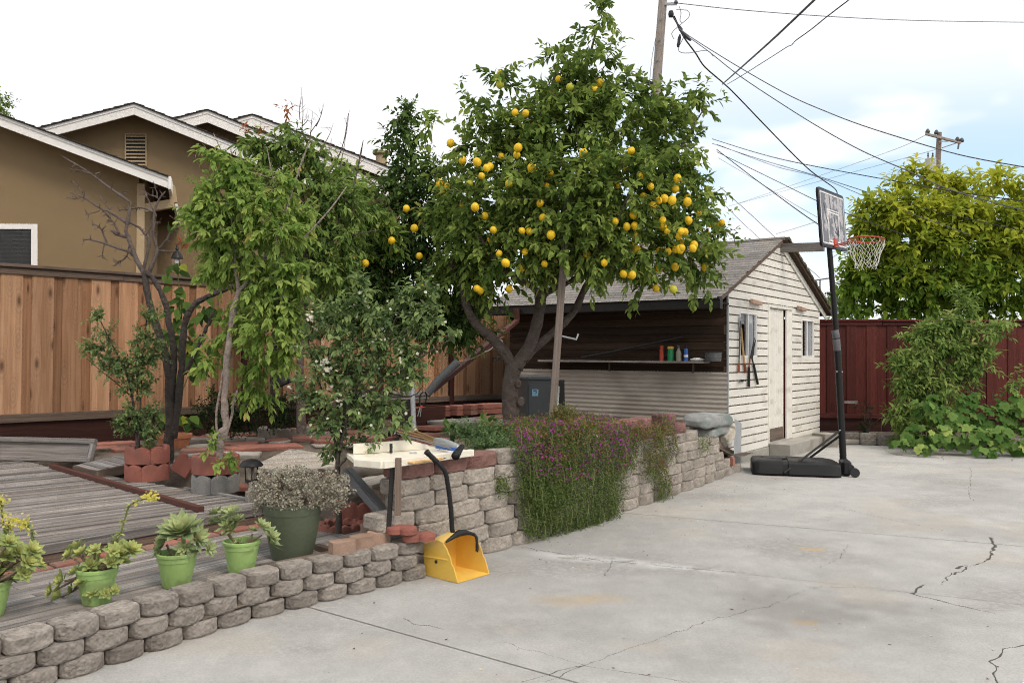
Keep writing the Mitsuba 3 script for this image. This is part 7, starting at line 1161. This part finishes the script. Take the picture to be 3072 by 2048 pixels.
P, o = inblobs(rg, [(2790, 1215, VD, 40, 40), (2850, 1250, VD, 60, 40), (2900, 1195, VD, 30, 25), (2960, 1250, VD, 70, 40), (3030, 1200, VD, 40, 40), (3070, 1240, VD, 50, 60), (2770, 1300, VD - .2, 70, 32), (2870, 1300, VD - .3, 80, 33), (2970, 1305, VD - .4, 80, 36), (3060, 1320, VD - .4, 50, 40), (2965, 1348, VD - .6, 40, 14), (2770, 1338, VD - .5, 40, 9), (2695, 1325, VD - .3, 22, 16)], 430, .5)
order = np.argsort(P[:, 1]); P, o = P[order], o[order]; rest = []
mid = np.array([0, .35]); fanF = np.array([[0, i, i + 1] for i in range(1, 14)] + [[0, 14, 1]])
for i in range(len(P)):
    nn = unit(o[i] * .6 + [rg.normal() * .5, -.65 + rg.normal() * .25, .75]); dn = unit(np.array([rg.normal() * .6, rg.normal() * .4 - .2, -1.0])); dn = unit(dn - nn * np.dot(dn, nn)); sd = np.cross(dn, nn); sz = rg.uniform(.08, .17)
    pts = np.vstack([[mid], lobes]); h = -.22 * (np.abs(pts[:, 0]) ** 1.4) - .18 * np.clip(pts[:, 1] - .3, 0, 1) ** 2 + .05 * np.sin(np.arange(15) * 2.4 + i)
    V = P[i] + sz * (pts[:, :1] * sd + pts[:, 1:] * dn + h[:, None] * nn); uv = np.stack([np.full(15, np.clip(rg.random() * .8 + .2 * (P[i][1] < VD - .3), 0, 1)), np.concatenate([[.2], np.full(14, .7)])], 1)
    if i < 260: part(gv, 'leaf', (V, fanF, uv), 'leaf_vine', True)
    else: rest.append((V, fanF, uv))
part(gv, 'back_leaves', cat(rest), 'leaf_vine', kind='stuff'); part(gv, 'stems', cat([limb([(2750 + 60 * i, 1350, VD + .2), (2770 + 60 * i, 1290, VD + .1), (2760 + 70 * i, 1220, VD + .1), (2800 + 60 * i, 1170, VD)], .012, .005, 10, 5) for i in range(5)]), 'bark_grey', True)
crown(gv, 'tendril_shoots', [(3040, 1170, VD, 30, 30), (2930, 1195, VD, 14, 18), (3060, 1140, VD, 14, 24)], rg, 18, 7, .25, .08, .06, 'leaf_bush', up=.8)
rg = np.random.default_rng(116); tp = thing('twiggy_plant', 'small nearly bare reddish twiggy plant against the red fence foot', 'plant'); WD_ = 15.2
part(tp, 'stems', cat([limb([(2600, 1320, WD_), (2596 + i * 4, 1270, WD_), (2585 + i * 9, 1215 + 8 * (i % 2), WD_)], .012, .003, 8, 5, .004, rg) for i in range(5)]), 'twig_grey', True); crown(tp, 'foliage', [(2580, 1215, WD_, 16, 14), (2605, 1230, WD_, 22, 26), (2600, 1280, WD_, 24, 30)], rg, 40, 7, .16, .05, .022, 'leaf_dark', twr=.003)
rg = np.random.default_rng(117); le = thing('edge_tree', 'treetop peeking in at the left edge above the house roof', 'tree'); ED = 20.0
part(le, 'trunk', limb([(-160, 900, ED), (-150, 500, ED), (-60, 330, ED)], .12, .03, 8, 7), 'bark_dark', True); crown(le, 'foliage', [(0, 315, ED, 40, 35), (-70, 320, ED, 80, 60), (25, 345, ED, 24, 12)], rg, 130, 9, .3, .10, .05, 'leaf_lemon')
rg = np.random.default_rng(118); bf = thing('far_tree', 'dark green treetops seen far behind between shed and golden tree', 'tree'); part(bf, 'trunk', limb([(2505, 1050, 30), (2505, 930, 30)], .15, .08, 4, 7), 'bark_dark', True); crown(bf, 'foliage', [(2500, 905, 30, 40, 22), (2540, 920, 30, 30, 30)], rg, 120, 9, .4, .16, .08, 'leaf_small', twr=.01)
# ---------------------------------------------------------------- plants in the pots
def rosette(c, ax, r, rng, n=22, wid=.36, cup=.5, layers=1.0):
    ax = unit(ax); x = unit(np.cross(ax, [0.3, .9, .1])); y = np.cross(ax, x); k = np.arange(n); ph = k * 2.39996; t = k / n; el = np.radians(78 - 92 * t ** .8 * layers * cup * 1.6); L = r * (.35 + .75 * t ** .7)
    D = x * np.cos(ph)[:, None] * np.cos(el)[:, None] + y * np.sin(ph)[:, None] * np.cos(el)[:, None] + ax * np.sin(el)[:, None]; U = unit(ax - D * (D @ ax)[:, None] + 1e-6)
    V, F, uv = leaves(c + ax * .01 + D * r * .04, D, U, L * rng.uniform(.9, 1.1, n), L * wid * 1.15, -.10, .18, np.clip(.75 - t * .6 + rng.random(n) * .2, 0, .88), shape=(.3, .42, .55)); uv[:, 1] = np.tile([.3, .3, .4, .9, .5, .85, .5, .85], n)
    V2 = V.copy(); V2 -= np.repeat(U, 8, 0) * (r * .05 * np.tile([1, 1, 1, 0, 0, 0, 0, 0], n))[:, None]
    return V, F, uv
def succulent(key, c, R, h, ros, stems, m, rng):
    top = c + Z * h * .83
    for p, ax, r, n, w in ros: part(key, 'rosette', rosette(p, ax, r, rng, n, w), m)
    for L in stems: part(key, 'stem', tube(spath(L, 10), np.linspace(.009, .006, 10), 6), 'succulent_stem', True)
def flowerstalk(key, pts, rng, n, leafn, m):
    p = spath(pts, 24); part(key, 'flower_stalk', tube(p, np.linspace(.006, .003, 24), 6), 'stem_green', True); i = rng.integers(0, 20, leafn); d = rdir(rng, leafn) * [1, 1, .5] + [0, 0, .25]; part(key, 'stalk_leaves', leaves(p[i], d, unit(Z + rdir(rng, leafn) * .3), .045 * (1.15 - i / 30), .018, .1, col=rng.random(leafn) * .9), m, kind='stuff')
    q = p[-1] + rng.normal(size=(n, 3)) * [.02, .02, .016]; q = np.vstack([q, p[rng.integers(15, 24, n // 2)] + rng.normal(size=(n // 2, 3)) * .014]); blossoms(key, 'flower_buds', q, rng, .011, 'petal_yellow', 6, .6)
rg = np.random.default_rng(120)
def bunch(pot, pts, rmin, rmax, n, wid, dj=.12):
    c, R, h = POTS[pot]; top = c + Z * h * .85; ros, st = [], []
    for x, y, r in pts:
        d = c[1] + rg.uniform(-dj, dj); p = at(x, y, d); ax = unit((p - top) * [1, 1, .6] + Z * .10 + np.array([0, -.05, .02]) + rg.normal(size=3) * .03); rr = r * 1.15 * pxm(d); ros.append((p, ax, rr, int(n * rg.uniform(.85, 1.15)), wid)); st.append([top + rg.normal(size=3) * [R * .3, R * .3, 0], (top * .5 + p * .5) + Z * .0 + rg.normal(size=3) * .012, p])
    return ros, st
C0 = lambda L: [(x * .4132, 1400 + y * .4132) for x, y in L]
k = thing('succulent', 'sprawling yellow green rosette succulent with a tall leafy flower stalk in the second pot', 'succulent')
pts = [(x * .4132, 1400 + y * .4132, r) for x, y, r in ((560, 610, 34), (600, 640, 28), (510, 650, 22), (690, 615, 22), (660, 660, 26), (860, 640, 38), (945, 615, 34), (820, 620, 24), (800, 700, 26), (870, 700, 28), (660, 720, 26), (700, 750, 24), (560, 770, 26), (640, 790, 24), (470, 830, 34), (390, 900, 24), (450, 940, 30), (540, 890, 22), (680, 850, 26), (740, 900, 22), (680, 920, 24), (770, 920, 20), (830, 905, 18), (600, 850, 24))]
ro, st = bunch(1, pts, 0, 0, 22, .40, .10); succulent(k, *POTS[1], ro, st, 'succulent_yellow', rg); d1 = POTS[1][0][1]
flowerstalk(k, [POTS[1][0] + Z * .16, at(300, 1655, d1), at(345, 1622, d1), at(365, 1590, d1), at(382, 1530, d1), at(400, 1508, d1), at(440, 1495, d1), at(455, 1490, d1)], rg, 42, 70, 'succulent_yellow')
k = thing('succulent', 'tall yellow flowering succulent in the pot at the left photo edge', 'succulent'); pts = [(x * .4132, 1400 + y * .4132, r) for x, y, r in ((40, 745, 32), (110, 790, 26), (170, 775, 28), (190, 700, 34), (240, 720, 34), (130, 640, 30), (40, 660, 36), (20, 600, 34), (220, 620, 34), (10, 850, 30), (90, 830, 24), (-40, 700, 40), (-60, 800, 40), (60, 560, 30))]
ro, st = bunch(0, pts, 0, 0, 22, .40, .10); succulent(k, *POTS[0], ro, st, 'succulent_yellow', rg); d1 = POTS[0][0][1]
flowerstalk(k, [POTS[0][0] + Z * .16, at(5, 1690, d1), at(15, 1620, d1), at(8, 1560, d1), at(5, 1520, d1), at(3, 1500, d1)], rg, 40, 60, 'succulent_yellow'); flowerstalk(k, [POTS[0][0] + Z * .18, at(60, 1680, d1), at(90, 1640, d1), at(97, 1605, d1), at(85, 1580, d1), at(68, 1568, d1)], rg, 30, 40, 'succulent_yellow'); flowerstalk(k, [at(10, 1640, d1), at(22, 1600, d1), at(28, 1560, d1)], rg, 30, 20, 'succulent_yellow')
k = thing('succulent', 'single large pale rosette succulent in the third pot from the left', 'succulent'); d1 = POTS[2][0][1]
c, R, h = POTS[2]; ro = [(at(545, 1600, d1), np.array([.0, -.45, 1.0]), 76 * pxm(d1), 46, .32), (at(500, 1630, d1), np.array([-.9, -.3, .35]), 54 * pxm(d1), 26, .32), (at(585, 1618, d1), np.array([.8, -.3, .5]), 50 * pxm(d1), 24, .3), (at(622, 1645, d1), np.array([.7, -.5, .3]), 32 * pxm(d1), 18, .32), (at(490, 1650, d1), np.array([-.7, -.5, -.1]), 34 * pxm(d1), 18, .32), (at(555, 1640, d1 - .05), np.array([.1, -.9, .0]), 40 * pxm(d1), 16, .3), (at(580, 1605, d1), np.array([.4, -.4, .6]), 24 * pxm(d1), 14, .3)]
succulent(k, c, R, h, ro, [[c + Z * h * .8, at(548, 1640, d1), at(545, 1602, d1)], [c + Z * h * .8, at(580, 1655, d1), at(620, 1646, d1)], [c + Z * h * .8, at(510, 1655, d1), at(500, 1632, d1)], [c + Z * h * .82, at(570, 1640, d1), at(585, 1618, d1)]], 'succulent_grey', rg)
k = thing('succulent', 'grey green branching succulent with small rosettes in the pot by the planter', 'succulent'); d1 = POTS[3][0][1]; c, R, h = POTS[3]
pts = [(x * .4132, 1400 + y * .4132, r) for x, y, r in ((1575, 350, 26), (1640, 350, 28), (1700, 350, 34), (1725, 400, 28), (1600, 420, 30), (1660, 440, 34), (1700, 460, 28), (1640, 400, 26), (1560, 400, 22), (1830, 475, 18), (1910, 480, 40), (1950, 560, 36), (1890, 440, 26), (1735, 560, 16), (1960, 520, 30))]
ro, st = bunch(3, pts, 0, 0, 20, .32, .08); st = [[c + Z * h * .8, at(700, 1620, d1), at(682, 1590, d1)], [c + Z * h * .8, at(690, 1610, d1), at(668, 1572, d1)], [c + Z * h * .8 + np.array([.03, 0, 0]), at(760, 1620, d1), at(785, 1605, d1)], [c + Z * h * .82, at(750, 1620, d1), at(757, 1600, d1)]]; succulent(k, c, R, h, ro, st, 'succulent_grey', rg)
rg = np.random.default_rng(121); k = thing('dry_sedum', 'dry bushy grey pink sedum spilling over the dark green planter', 'plant'); c, R, h = PLANTER; d1 = c[1]; top = c + Z * h * .93
ends, _ = inblobs(rg, [(880, 1455, d1, 100, 50, .2), (800, 1470, d1, 45, 45, .15), (960, 1460, d1, 70, 50, .17), (1020, 1460, d1, 30, 35, .1), (870, 1500, d1 - .1, 110, 30, .12), (905, 1420, d1, 25, 22), (850, 1430, d1, 60, 22), (790, 1510, d1, 28, 25), (1010, 1500, d1, 30, 25)], 620, .3); ends = ends + rg.normal(size=ends.shape) * .018; V = []
for i in range(0, 620, 2): e = ends[i]; b = top + (e - top) * [.5, .5, 0] * .7 + rg.normal(size=3) * [.02, .02, 0]; V.append(tube(spath([b, (b + e) / 2 + Z * .02, e], 5), np.linspace(.003, .0015, 5), 3, False))
part(k, 'stems', cat(V), 'succulent_stem', kind='stuff'); n = len(ends); q = np.repeat(ends, 16, 0) + rg.normal(size=(n * 16, 3)) * .013; part(k, 'leaves', quads(q, rdir(rg, n * 16), rdir(rg, n * 16), .016, .012, rg.random(n * 16)), 'leaf_dry', kind='stuff')
families()
